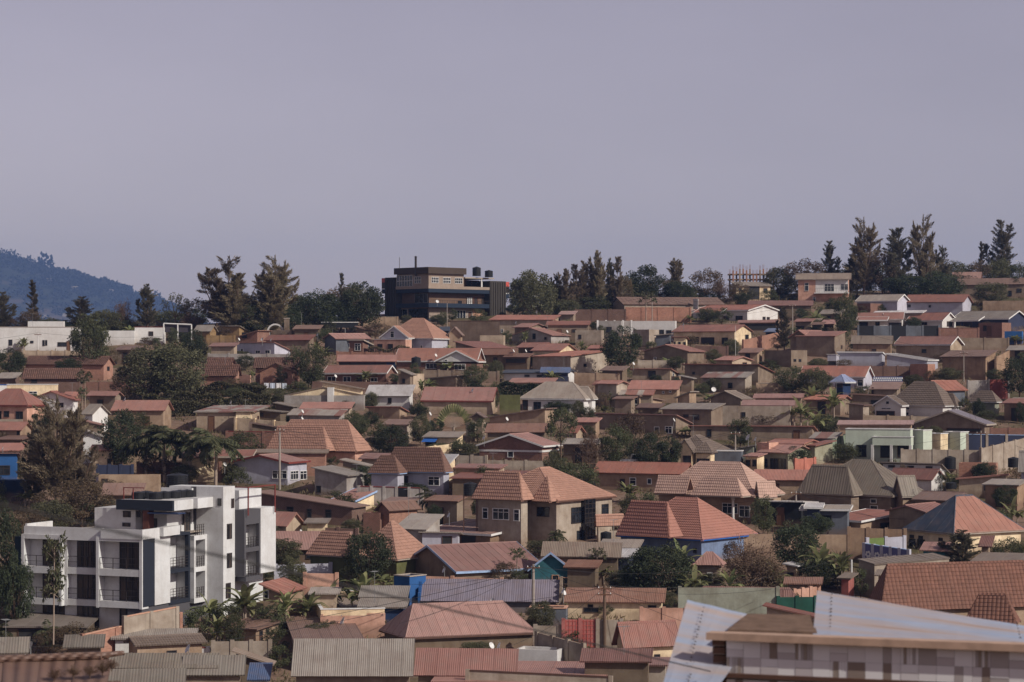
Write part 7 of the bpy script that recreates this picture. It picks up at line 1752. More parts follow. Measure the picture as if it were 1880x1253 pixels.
    m = MB(); a_, b_ = P(-80, 1214, 32.6) - root2.location, P(186, 1204, 32.6) - root2.location; m.bar(a_, b_, .055, 10); m.build('ridge_cap', rust, root2)
    m = MB(); a_, b_ = P(150, 1208, 32.7) - root2.location, P(228, 1199, 32.9) - root2.location; m.bar(a_, b_, .06, 8, .03); m.build('broken_cap_end', rust, root2)
    m = MB(); z0 = -6; 
    for (u0, u1) in ((-60, 192),): p0, p1 = P(u0, 1275, 31.2) - root2.location, P(u1, 1275, 31.2) - root2.location; m.box(p0.x, p1.x, p0.y, p0.y + 1.3, z0, p0.z)
    m.build('wall', W('dbrick'), root2)
    for i, (u, v, w_) in enumerate(((100, 1232, 26), (135, 1228, 30), (165, 1226, 34), (205, 1214, 28), (188, 1222, 20))):
        p = P(u, v + 18, 31.6); o = empty('weed', p, rr.uniform(0, 6), ['leftmost dry weed', 'second dry weed', 'middle dry weed', 'rightmost dry weed', 'fourth dry weed'][i] + ' growing on the rusty roof edge', 'weed'); o.scale = (.32, .32, .2)
        tr, cr = variant('dry', i)
        for nm, me in (('stem', tr), ('leaves', cr)): c_ = bpy.data.objects.new(nm, me); COL.objects.link(c_); c_.parent = o
foreground()

# ------------------------------------------------------------------ single things
def small_things():
    rr = random.Random(12)
    # goal-like white frame
    tile(0, 440); Y = ygv(PY(905)); p = lambda x, y: Vector(((PX(x) - U0) / F * Y, Y, CZ + (VH - PY(y)) / F * Y))
    root = empty('goal_post', p(1532, 890), 0, 'white tubular goal standing beside the white block', 'goal'); L0 = root.location
    for nm, a, b in (('post', (1412, 725), (1412, 890)), ('post', (1652, 735), (1652, 890)), ('post', (1533, 730), (1533, 890)), ('crossbar', (1412, 725), (1652, 735))):
        m = MB(); m.bar(p(*a) - L0, p(*b) - L0, .12, 8); m.build(nm, PL('white'), root)
    m = MB(); a = p(1420, 735) - L0; b = p(1645, 800) - L0; m.box(a.x, b.x, .3, .34, b.z, a.z); m.build('dark_banner', plain('banner', (.06, .05, .06), .8), root)
    # white arch
    tile(370, 440); Y = ygv(PY(880)) + 3; c = p(637, 800); root = empty('white_arch', (c.x, Y, c.z), 0, 'white concrete arch above the brown sheds', 'arch')
    m = MB(); R0, R1 = 3.3, 2.7; n = 20
    s_ = F / Y; R0 = (710 - 562) / 4.7 / 2 / s_; R1 = R0 * .82
    for i in range(n):
        a0, a1 = math.pi * i / n, math.pi * (i + 1) / n
        for y_ in (0, .5):
            q = [(R0 * math.cos(a0), y_, R0 * math.sin(a0)), (R0 * math.cos(a1), y_, R0 * math.sin(a1)), (R1 * math.cos(a1), y_, R1 * math.sin(a1)), (R1 * math.cos(a0), y_, R1 * math.sin(a0))]; m.poly(q)
        for r in (R0, R1): m.poly([(r * math.cos(a0), 0, r * math.sin(a0)), (r * math.cos(a1), 0, r * math.sin(a1)), (r * math.cos(a1), .5, r * math.sin(a1)), (r * math.cos(a0), .5, r * math.sin(a0))])
    m.build('arch_ring', W('white'), root)
    for sg in (-1, 1): m = MB(); m.box(sg * R0 - (.55 if sg > 0 else 0), sg * R0 + (.55 if sg < 0 else 0), 0, .5, -4, 0); m.build('arch_leg', W('white'), root)
    Yc = Y; m = MB(); a = p(715, 685); b = p(757, 800); o = empty('brick_chimney', (a.x, Y - .5, b.z), 0, 'brown brick chimney stack beside the white arch', 'chimney'); m.box(0, b.x - a.x, 0, .8, -2, a.z - b.z); m.build('stack', W('brown'), o); m = MB(); m.box(-.08, b.x - a.x + .08, -.08, .88, a.z - b.z, a.z - b.z + .15); m.build('cap', PL('concp'), o)
    # dark awning with white edge
    Y = ygv(PY(820)); a, b = p(1030, 712), p(1350, 722); o = empty('awning_frame', p(1190, 820), 0, 'long dark awning with a white edge left of the office block', 'awning'); L0 = o.location
    m = MB(); m.box(a.x - L0.x, b.x - L0.x, -.2, 2.2, a.z - L0.z - .12, a.z - L0.z); m.build('white_edge', PL('white'), o)
    m = MB(); m.box(a.x - L0.x, b.x - L0.x, -.1, -.04, p(0, 762).z - L0.z, a.z - L0.z - .13); m.build('dark_valance', PL('black'), o)
    for x in (1035, 1130, 1240, 1345): m = MB(); q = p(x, 762) - L0; m.box(q.x - .06, q.x + .06, 0, .12, -1, a.z - L0.z - .13); m.build('post', PL('steel'), o)
    # lamp posts and poles
    tile(370, 440); POLE('leaning lamp post in front of the tall casuarinas', 702, 500, 800, -.16, .08, 'white', 0, 'lamp_post', True)
    tile(740, 440)
    P1 = POLE('grey pole standing right of the office block', 1085, 455, 690, 0, .1, arms=0)
    POLE('thin pole before the office block verandah', 380, 550, 770, 0, .09, arms=0); POLE('curved lamp post among the casuarinas on the ridge', 1712, 365, 560, 0, .07, 'white', 0, 'lamp_post', True)
    tile(1110, 440); P2 = POLE('pole with a small tree in front of the orange brick wall', 410, 470, 720, 0, .1); P3 = POLE('pole right of the white bungalow beside dark foliage', 1622, 560, 880, 0, .12); POLE('thin aerial mast beside the cream verandah house', 1130, 745, 1030, 0, .035, 'white', 0)
    tile(1480, 390); POLE('lamp post at the far right of the skyline', 1842, 430, 580, 0, .07, 'frame', 0, 'lamp_post', True)
    tile(1480, 600); P4 = POLE('pole before the ruined beige house', 1360, 215, 470, 0, .1); P5 = POLE('pole right of the mint house', 1508, 900, 1185, 0, .13)
    tile(0, 440); P6 = POLE('pole before the long white building', 328, 805, 1010, 0, .09, 'white')
    tile(370, 640); P7 = POLE('tall pole in front of the lavender gabled house', 674, 690, 1200, 0, .16); tile(1110, 640); P8 = POLE('tall grey pole before the slanting grey roof', 1128, 715, 1040, 0, .13)
    tile(1110, 840); P9 = POLE('pole beside the black container', 1652, 290, 560, 0, .13, 'pole'); tile(740, 1013); P10 = POLE('big concrete pole before the teal gable', 1124, 110, 660, 0, .17); P11 = POLE('dark pole crowded with cables', 1738, 290, 860, 0, .17, 'bark', 2)
    tile(1480, 1013); P12 = POLE('white post beside the flat brown house', 392, 70, 370, 0, .12, 'white', 0); tile(1480, 800); P13 = POLE('pole behind the blue and red hip roof', 1275, 680, 900, 0, .12, 'bark')
    def off(v, dx, dy, dz): return (v.x + dx, v.y + dy, v.z + dz)
    WIRE('wire from the pole before the white building to the left', P6.top, off(P6.top, -30, -2, -1.5), 1.0); WIRE('wire from the pole before the white building to the right', P6.top, off(P6.top, 32, 3, .5), 1.0)
    WIRE('wire between the pole by the ruin and the pole by the mint house', P4.top, P5.top, 2.0); WIRE('wire from the mint house pole down to the left', P5.top, off(P5.top, -24, -6, -4), 1.5); WIRE('wire joining the tall pole and the pole before the slanting roof', P7.top, P8.top, 3.0)
    WIRE('wire joining the slanting roof pole and the container pole', P8.top, P9.top, 2.0); WIRE('wire joining the concrete pole and the dark pole', P10.top, P11.top, 1.2); WIRE('upper wire from the concrete pole over the red hip roof', off(P10.top, 0, 0, -.3), off(P10.top, -42, -14, -5.6), 1.4, .02)
    WIRE('lower wire from the concrete pole over the grey corrugated roof', off(P10.top, .3, 0, -.6), off(P10.top, -41, -15, -6.2), 1.5, .02); WIRE('wire from the dark pole up to the right', P11.top, off(P11.top, 22, 8, 2), 1.2); WIRE('wire joining the container pole and the blue and red hip pole', P9.top, P13.top, 1.5); WIRE('wire from the blue and red hip pole to the right edge', P13.top, off(P13.top, 22, 2, 0), 1.0)
    WIRE('wire from the ridge pole along the orange brick wall', P2.top, P3.top, 1.8); WIRE('wire from the dark foliage pole to the ruined house pole', P3.top, P4.top, 1.5)
    k_ = 0
    for i, (P_, nm) in enumerate(((P2, 'pole with a small tree'), (P3, 'pole beside dark foliage'), (P4, 'pole before the ruin'), (P5, 'mint house pole'), (P7, 'tall pole by the lavender gable'), (P8, 'slanting roof pole'), (P9, 'container pole'), (P10, 'big concrete pole'), (P11, 'dark crowded pole'), (P13, 'blue and red hip pole'))):
        for j, (dx, dy, dz) in enumerate(((-14, 5, -2.2), (12, -6, -3.6), (-9, -9, -4.2), (17, 9, -1.2))):
            WIRE(('first', 'second', 'third', 'fourth')[j] + ' service wire dropping from the ' + nm, off(P_.top, 0, 0, -.2), off(P_.top, dx + rr.uniform(-3, 3), dy, dz), .5, .014)
    # white pickup parked under the trees
    tile(0, 0, 1); Y = ygv(858); cx_, zc = (1166 - U0) / F * Y, CZ + (VH - 858) / F * Y
    car = empty('parked_pickup', (cx_, Y, zc), .12, 'white pickup parked under the dark trees behind the long red roof', 'pickup')
    wp = plain('car white', hexc('d4d4d8'), .3, .5, .05); gl = glassmat('dark')
    m = MB(); prof = [(-2.0, .45), (2.0, .45), (2.05, .9), (1.0, .98), (.55, 1.62), (-.55, 1.66), (-.7, 1.0), (-2.05, 1.0)]
    F0 = [(x, -.8, z) for x, z in prof]; F1 = [(x, .8, z) for x, z in prof]; m.poly(F0[::-1] if False else F0); m.poly(F1[::-1])
    for i in range(len(prof)): j = (i + 1) % len(prof); m.poly([F0[j], F0[i], F1[i], F1[j]])
    m.build('body', wp, car)
    for sy in (-1, 1):
        m = MB(); m.poly([(.85, sy * .806, 1.03), (.48, sy * .806, 1.56), (-.48, sy * .806, 1.59), (-.6, sy * .806, 1.03)]); m.build('side_window', gl, car)
        for wx in (-1.25, 1.3):
            m = MB(); m.bar((wx, sy * .62, .34), (wx, sy * .84, .34), .34, 14); ty = m.build('wheel', PL('black'), car); m = MB(); m.bar((wx, sy * .80, .34), (wx, sy * .855, .34), .18, 10); m.build('rim', PL('steel'), ty)
        m = MB(); m.box(2.0, 2.06, sy * .55 - .12, sy * .55 + .12, .66, .82); m.build('headlight', PL('white'), car)
    m = MB(); m.poly([(1.0, -.7, 1.0), (1.0, .7, 1.0), (.58, .66, 1.6), (.58, -.66, 1.6)]); m.build('windscreen', gl, car)
    m = MB(); m.box(-2.0, -.75, -.72, .72, .98, 1.02); m.build('load_bed', PL('frame'), car)
    # laundry lines
    def laundry(label, x0, y0, x1, y1, vb, cols):
        Y = ygv(PY(vb)); a, b = [Vector(((PX(x) - U0) / F * Y, Y, CZ + (VH - PY(y)) / F * Y)) for x, y in ((x0, y0), (x1, y1))]
        root = empty('laundry_line', a, 0, label, 'laundry'); m = MB(); m.bar((0, 0, 0), b - a, .015, 4); m.build('line', PL('steel'), root)
        for e in (Vector((0, 0, 0)), b - a): m = MB(); m.bar(e, e - Vector((0, 0, 2.2)), .04, 5); m.build('post', PL('wood'), root)
        n = max(4, int((b - a).length / .8))
        for i in range(n):
            m = MB(); x = (b - a).x * (i + .1) / n; w_ = (b - a).x / n * .85; h_ = rr.uniform(.6, 1.1); k = 5
            for j in range(k): xa, xb = x + w_ * j / k, x + w_ * (j + 1) / k; ya, yb = .04 * math.sin(j * 2.1 + i), .04 * math.sin((j + 1) * 2.1 + i); z = (b - a).z * (i + .5) / n; m.poly([(xa, ya, z - h_), (xb, yb, z - h_), (xb, yb * .3, z), (xa, ya * .3, z)])
            m.build('garment', plain('cloth ' + cols[i % len(cols)], hexc(cols[i % len(cols)]), .9), root)
    tile(370, 640); laundry('washing line of white sheets below the old brick house', 535, 298, 738, 300, 355, ('d8d8e0', 'c4ccdc', 'e0dcdc', 'b9c0cc'))
    tile(1110, 640); laundry('washing line of pale clothes left of the banana grove', 1330, 305, 1440, 306, 365, ('b9b9c8', '8f93a8', 'd0ccd0'))
    tile(740, 440); laundry('colourful washing under the rusty shack roof', 905, 1040, 1060, 1042, 1085, ('4a6fa0', 'b06a5a', '8aa0b8', '56606c'))
    # unfinished concrete frame on the skyline
    tile(1110, 440); Y = ygv(PY(500)); root = empty('unfinished_building', p(1280, 500), 0, 'unfinished building frame with bare columns behind the yellow house', 'construction'); 
    def pp(x, y, yy): q = Vector(((PX(x) - U0) / F * yy, yy, CZ + (VH - PY(y)) / F * yy)); return q - root.location
    root.location = Vector(((PX(1280) - U0) / F * Y, Y, CZ + (VH - PY(500)) / F * Y))
    for i in range(14):
        x = 1080 + i * 29; yy = Y + rr.choice((0, 4)); top = rr.uniform(222, 285); a, b = pp(x, 430, yy), pp(x, top + 30, yy); m = MB(); m.box(a.x - .16, a.x + .16, a.y - .16, a.y + .16, a.z - 3, b.z); m.build('column', W('obrick') if i % 3 else W('tan'), root)
        m = MB()
        for k_ in (-.1, .1): m.bar((a.x + k_, a.y, b.z), (a.x + k_ * 1.3, a.y, pp(x, top - 8, yy).z), .03, 4)
        m.build('rebar', PL('redp'), root)
    for y_ in (300, 345):
        a, b = pp(1075, y_, Y), pp(1470, y_, Y); m = MB(); m.box(a.x, b.x, a.y + .2, a.y + 4, a.z - .12, a.z + .12); m.build('floor_beam', W('tan'), root)
    # blue pavilion
    tile(1480, 600); h = H('small pavilion with a pale blue roof and red posts', 205, 330, 432, 484, 420, 'hip', 'dkblue', 'lblue', h=2.3, th=30, name='pavilion', cat='pavilion', fas='white', oh=.6, win='fo 220 320 500 520')
    # patterned railing
    tile(1480, 600); Y = ygv(PY(520)); a, b = p2(575, 432, Y), p2(832, 440, Y); zl = p2(575, 476, Y).z; root = empty('patterned_railing', (a.x, Y, zl), 0, 'blue railing with white scallop pattern behind the white villa', 'railing')
    m = MB(); m.box(0, b.x - a.x, 0, .05, 0, a.z - zl); m.build('panel', plain('railblue', hexc('3c4f7c'), .6), root); n = 14
    for i in range(n):
        for j in range(2):
            m = MB(); cx_ = (b.x - a.x) * (i + .5 * j + .25) / n; cz_ = (a.z - zl) * (.3 + .4 * j); m.poly([(cx_ + .14 * math.cos(q * math.pi / 4), -.012, cz_ + .12 * math.sin(q * math.pi / 4)) for q in range(8)]); m.build('scallop', PL('white'), root)
def p2(x, y, Y): return Vector(((PX(x) - U0) / F * Y, Y, CZ + (VH - PY(y)) / F * Y))
small_things()
# ------------------------------------------------------------------ trees, shrubs (photo coordinates)
tile(0, 0, 1)
T('casud', 'dark tree cut by the left edge on the skyline', 4, 538, 612, 48); T('column', 'narrow upright tree against the blue hill', 60, 516, 606, 30); T('brownish', 'bushy tree at the foot of the narrow upright tree', 55, 565, 612, 42)
T('casud', 'dark tree behind the flowering tree on the left', 152, 546, 612, 58); T('olive', 'wide shrubby tree behind the white wall', 190, 566, 616, 70); T('dry', 'open branching tree left of the pointed skyline tree', 226, 536, 612, 50); T('casud', 'pointed tree above the taller white block', 271, 524, 614, 48)
T('sparse', 'thin airy tree on the skyline left of the reddish tree', 322, 536, 612, 62); T('brownish', 'reddish leaved tree beside the big casuarinas', 362, 542, 612, 62); T('dry', 'sparse grey shrub tree in the gap below the reddish tree', 345, 565, 614, 50)
T('wisp', 'great feathery casuarina, left one of the pair', 420, 474, 615, 118); T('wisp', 'great feathery casuarina, right one of the pair', 505, 472, 615, 104); T('casu', 'dense shorter casuarina in front of the left great one', 436, 505, 618, 88); T('casu', 'dense shorter casuarina in front of the right great one', 498, 500, 618, 84); T('broad', 'low green tree between the two great casuarinas', 465, 555, 618, 70); T('dark', 'dark shrub under the right great casuarina', 535, 560, 615, 50)
T('dark', 'dark round tree left of the slender spire tree', 582, 528, 612, 88); T('column', 'slender spire tree behind the dark round trees', 627, 504, 606, 24); T('dark', 'dark round tree beside the office block', 665, 517, 610, 82); T('dark', 'dark tree filling the gap behind the spire tree', 625, 545, 610, 70)
T('brownish', 'brownish shrub left of the grey gabled villa', 690, 590, 625, 55)
T('olive', 'large round dome-shaped tree right of the office block', 976, 492, 596, 92); T('casud', 'spiky casuarina behind the grey pole, first of the row', 1022, 504, 585, 34); T('casu', 'casuarina with a broken top, second of the row', 1040, 496, 585, 36); T('casu', 'casuarina with a forked tip, third of the row', 1056, 488, 582, 38); T('casu', 'broad casuarina, fourth of the row', 1072, 482, 580, 44)
T('casu', 'tallest casuarina right of the dome-shaped tree', 1098, 463, 580, 40); T('casud', 'thin casuarina right of the tallest one', 1120, 477, 576, 26); T('casu', 'casuarina before the dark round ridge tree', 1134, 474, 576, 34); T('broad', 'green umbrella tree under the casuarina row', 1085, 542, 582, 80); T('brownish', 'small brown tree at the end of the casuarina row', 1148, 505, 572, 36); T('olive', 'shrub left of the green umbrella tree', 1040, 548, 588, 55)
T('dark', 'dark round tree on the ridge behind the brown-roofed long house', 1186, 486, 560, 82); T('casu', 'pale pointed casuarina right of the dark round ridge tree', 1238, 476, 556, 40); T('dark', 'dark shrub tree under the pale pointed casuarina', 1245, 512, 560, 60); T('brownish', 'brown flat-topped tree before the unfinished frame', 1298, 488, 556, 62); T('dry', 'bare brown tree left of the unfinished frame', 1320, 500, 556, 50); T('brownish', 'brown bushes beside the yellow two-room house', 1355, 515, 558, 40)
T('brownish', 'brown rounded tree left of the pink two-storey house', 1476, 470, 548, 84); T('olive', 'shrubby tree behind the yellow two-room house', 1430, 488, 548, 60); T('dark', 'dark bush in front of the yellow two-room house', 1362, 534, 566, 30); T('broad', 'bush right of the yellow two-room house', 1412, 530, 566, 36)
T('casud', 'dark casuarina behind the pink two-storey house', 1522, 445, 545, 40); T('wisp', 'huge casuarina, left of the tall group', 1586, 402, 548, 78); T('casud', 'rounded casuarina in the middle of the tall group', 1650, 422, 548, 68); T('wisp', 'tallest pointed casuarina of the right group', 1695, 397, 548, 66); T('casud', 'small pointed casuarina at the right of the tall group', 1730, 452, 545, 38); T('brownish', 'brown casuarina filling the tall group', 1620, 450, 548, 60)
T('casud', 'low dark casuarina at the left foot of the huge one', 1562, 470, 548, 34); T('dark', 'wide dark bush beneath the tall casuarinas, left part', 1668, 500, 552, 84); T('dark', 'wide dark bush beneath the tall casuarinas, right part', 1728, 498, 552, 84); T('spalm', 'palm on the skyline at the right', 1772, 476, 530, 58); T('column', 'narrow tree right of the skyline palm', 1802, 445, 520, 24); T('casud', 'dense tall tree near the right edge of the skyline', 1838, 407, 525, 58); T('sparse', 'thin shrub left of the skyline palm', 1752, 480, 535, 40)
T('olive', 'flat acacia bush above the tan wall block', 1820, 516, 560, 70); T('dark', 'shrub at the far right ridge', 1868, 508, 545, 30)
T('dark', 'dark round tree in the middle of the upper slope', 1143, 598, 690, 76); T('papaya', 'small round-headed tree before the orange brick wall', 1186, 540, 600, 40); T('broad', 'flowering tree right of the shacks', 1552, 535, 626, 44); T('casud', 'dark feathery tree right of the white bungalow', 1440, 566, 645, 34); T('banana', 'banana plant beside the pole right of the white bungalow', 1496, 560, 606, 46); T('bush', 'bush beside the shacks on the right ridge', 1500, 585, 612, 44); T('bush', 'shrubs under the pink two-storey house', 1585, 570, 600, 40)
T('broad', 'small bush beside the brown gabled house', 1242, 653, 680, 34); T('olive', 'creeper on the dark brick wall', 1310, 640, 668, 30)
T('olive', 'great round olive tree on the left, left half', 268, 632, 735, 110); T('olive', 'great round olive tree on the left, right half', 325, 622, 735, 116); T('broad', 'tall flowering tree before the long white building', 165, 572, 690, 78); T('dark', 'dark bush at the left edge below the white building', 18, 640, 692, 58); T('dark', 'tree before the old clay tile house', 125, 652, 705, 50); T('brownish', 'shrub mass under the great olive tree', 230, 680, 738, 60); T('dark', 'small dark tree above the great olive tree', 355, 605, 660, 50)
T('bush', 'bush beside the clay-tiled houses', 540, 635, 705, 45); T('broad', 'leafy tree right of the old brick house', 572, 628, 712, 55); T('casud', 'little conifer in front of the small brick gable', 513, 672, 712, 26); T('brownish', 'brown ball bush before the clay-tiled house', 402, 672, 712, 44); T('bush', 'rounded green bush above the hedges', 428, 692, 716, 32); T('bush', 'shrub left of the laundry line', 470, 702, 724, 44); T('bush', 'shrub right of the laundry line', 545, 700, 724, 50); T('olive', 'low tree at the right end of the hedges', 505, 712, 742, 55)
T('papaya', 'slim papaya tree left of the hedges', 157, 688, 765, 34); T('papaya', 'slim papaya tree before the cream house', 152, 715, 770, 26); T('wisp', 'huge feathery casuarina in the left foreground', 105, 730, 935, 148); T('wisp', 'second casuarina stem behind the huge one on the left', 140, 765, 930, 90); T('casud', 'left casuarina shoot beside the bright blue house', 62, 790, 930, 60)
T('dark', 'dense dark tree left of the royal palms', 225, 752, 858, 84); T('palm', 'royal palm nearest the dense dark tree', 268, 760, 880, 92); T('palm', 'royal palm, second of the row', 302, 755, 882, 98); T('palm', 'royal palm, third of the row', 350, 768, 885, 92); T('palm', 'tall royal palm at the right of the row', 396, 762, 892, 96); T('brownish', 'brown undergrowth below the royal palms', 290, 830, 880, 70); T('dry', 'dry shrub between the palm trunks', 330, 835, 882, 50)
T('broad', 'round bush behind the small red-roofed house', 450, 790, 838, 70); T('broad', 'dark round tree before the broken plaster wall', 652, 752, 806, 50); T('dark', 'dark round tree right of the huge terracotta roof', 718, 780, 838, 70); T('broad', 'small shrub above the patched roof', 560, 760, 790, 30); T('bush', 'shrub under the huge terracotta eave', 612, 838, 862, 28)
T('olive', 'grey-green tree left of the fan palm', 772, 760, 815, 42); T('fan', 'traveller palm with a great fan of leaves', 833, 738, 800, 62); T('bush', 'shrub left of the cream cottage wall', 845, 805, 842, 44); T('bush', 'small bush beside the cream cottage', 818, 820, 842, 26); T('dark', 'shrub behind the fan palm', 800, 768, 806, 34)
T('spread', 'spreading tree above the brick gabled house', 1030, 748, 860, 62); T('dry', 'thin dry tree right of the spreading tree', 1082, 772, 862, 58); T('broad', 'leafy tree right of the thin dry tree', 1132, 776, 860, 66); T('brownish', 'airy brownish tree before the orange-sided house', 1160, 748, 850, 62); T('olive', 'shrub tree at the left of the dark tree clump', 1018, 825, 900, 40); T('broad', 'round bush mass right of the central orange roof', 1058, 848, 905, 92); T('bush', 'bush at the foot of the spreading tree', 1030, 840, 880, 50)
T('dark', 'dense round dark tree before the brown tiled villa', 1192, 795, 862, 62); T('dark', 'second dense dark tree before the brown tiled villa', 1228, 800, 862, 52); T('dry', 'red-flowering shrub beside the grey-roofed hip house', 1112, 724, 760, 22); T('olive', 'wispy shrub before the barred window', 1228, 855, 890, 32)
T('broad', 'round tree behind the banana grove', 1455, 670, 722, 62); T('olive', 'feathery tree right of the round tree', 1495, 672, 726, 48); T('banana', 'banana plant at the top of the grove', 1492, 705, 755, 52); T('banana', 'banana plant in the middle of the grove', 1470, 725, 785, 58); T('banana', 'banana plant right of the grove', 1530, 706, 770, 48); T('banana', 'banana plant at the foot of the grove', 1500, 745, 805, 56); T('bush', 'undergrowth below the banana grove', 1515, 760, 805, 60)
T('dark', 'dark tree at the right edge below the ruin', 1872, 648, 735, 62); T('olive', 'bush in front of the ruined beige house', 1740, 675, 700, 56); T('brownish', 'weeds beside the ruined house', 1710, 680, 702, 30); T('bush', 'small shrub right of the white villa', 1772, 730, 762, 26)
T('dark', 'dark tree left of the white apartments', 12, 935, 1120, 78); T('brownish', 'brown bushy tree above the apartments', 150, 880, 972, 118); T('olive', 'olive bush behind the white apartments', 90, 915, 985, 90); T('brownish', 'brown bush left of the apartments', 45, 925, 1010, 84); T('dark', 'dark foliage at the lower left of the apartments', 28, 1010, 1170, 70); T('brownish', 'brown scrub under the huge casuarina', 110, 890, 960, 100); T('olive', 'scrub beside the rusty crumpled roof', 195, 915, 965, 60)
T('papaya2', 'tall two-tiered tree in front of the apartments', 98, 986, 1178, 52, Y=196)
T('dark', 'mango tree with dense dark crown', 677, 966, 1078, 88); T('olive', 'shrub tree right of the white apartments', 538, 1020, 1085, 56); T('bush', 'bush beside the mango tree', 640, 1035, 1080, 40); T('spalm', 'bushy palm beside the zigzag wall', 801, 874, 950, 84); T('spalm', 'small arching palm at the villa corner', 1022, 955, 1010, 42); T('papaya', 'papaya tree before the great red ribbed roof', 948, 1010, 1068, 42); T('bush', 'bush under the papaya tree', 955, 1045, 1075, 44); T('papaya', 'slim papaya tree right of the teal gable', 1096, 1010, 1072, 36); T('bush', 'flowering bush before the coral gate', 1047, 1148, 1192, 50)
T('olive', 'shrub left of the red tiled hip roof', 1158, 905, 968, 44); T('bush', 'bush between the villa and the red tiled hip roof', 1190, 900, 965, 44); T('spalm', 'cycad beside the salmon hip villa', 1200, 908, 955, 40)
T('dark', 'big dark tree before the red tiled hip house', 1215, 990, 1105, 120); T('dark', 'dark tree left of the banana clump', 1175, 1005, 1105, 76); T('banana', 'banana plant growing through the big dark tree', 1252, 985, 1075, 66); T('banana', 'banana plant at the left of the big dark tree', 1160, 1035, 1098, 60); T('banana', 'banana plant left of the little dark hut', 1275, 1035, 1110, 60); T('dry', 'large reddish dry tree', 1375, 962, 1100, 136); T('brownish', 'brown shrub at the foot of the dry tree', 1395, 1020, 1105, 90); T('banana', 'banana plant right of the little dark hut', 1340, 1040, 1110, 60); T('banana', 'banana plant right of the dry tree', 1425, 1030, 1100, 56)
T('dark', 'dark round tree right of the dry tree', 1462, 952, 1050, 92); T('banana', 'tall banana plant left of the flower emblem wall', 1508, 985, 1075, 74); T('banana', 'banana plant with torn leaves', 1545, 1000, 1080, 60); T('dark', 'dark shrub under the banana plants on the right', 1495, 1020, 1080, 70); T('olive', 'round bush left of the cream shop', 1138, 1045, 1085, 60)
T('casud', 'dark feathery tree before the blue and red hip house', 1768, 975, 1050, 86); T('broad', 'leafy tree at the right edge below the red hip face', 1852, 985, 1045, 66); T('banana', 'banana plant at the right edge', 1858, 908, 975, 50); T('bush', 'shrub behind the red hip face', 1840, 935, 985, 44)
T('spalm', 'palm at the left edge below the apartments', 6, 1122, 1190, 52); T('spalm', 'young palm below the apartments', 88, 1118, 1200, 60); T('banana', 'banana plant right of the apartments, left one', 385, 1082, 1160, 72); T('banana', 'banana plant right of the apartments, big middle one', 450, 1060, 1150, 86); T('banana', 'banana plant before the small red roof slope', 525, 1072, 1150, 64); T('banana', 'banana plant below the mango tree', 665, 1045, 1128, 82); T('banana', 'banana plant left of the mango tree', 605, 1058, 1122, 62)
T('bush', 'undergrowth beneath the banana plants, left', 420, 1105, 1165, 80); T('bush', 'undergrowth beneath the banana plants, middle', 500, 1110, 1160, 76); T('bush', 'undergrowth beneath the banana plants, right', 590, 1085, 1128, 74); T('bush', 'undergrowth below the mango roots', 680, 1090, 1126, 60); T('broad', 'slim mango sapling beside the stained grey wall', 430, 1120, 1192, 38); T('olive', 'clipped bush on the brown ribbed roof line', 585, 1142, 1180, 58); T('bush', 'little bush on the cream hall', 366, 1212, 1244, 26)
T('bush', 'weeds along the curved retaining wall', 1065, 1180, 1215, 50); T('bush', 'bush right of the cream shop', 1112, 1110, 1130, 36); T('dark', 'shrub left of the green gate', 1450, 1080, 1112, 40)
tile(0, 640)
HEDGE('upper clipped hedge on the terrace', 1560, 292, 2290, 300, 2.0); HEDGE('lower clipped hedge on the terrace', 1240, 385, 2330, 380, 2.6, 1.6); HEDGE('scrubby slope below the lower hedge', 1050, 445, 1900, 450, 2.0, 3.0)
tile(740, 640); HEDGE('dark hedge in front of the white bungalow', 560, 300, 1290, 300, 2.2, 1.4, 'broadd')
tile(370, 440); HEDGE('row of tall reeds before the grey gabled villa', 1440, 915, 1785, 925, 1.9, .9, 'grass', 120, 'reeds', 'reeds')

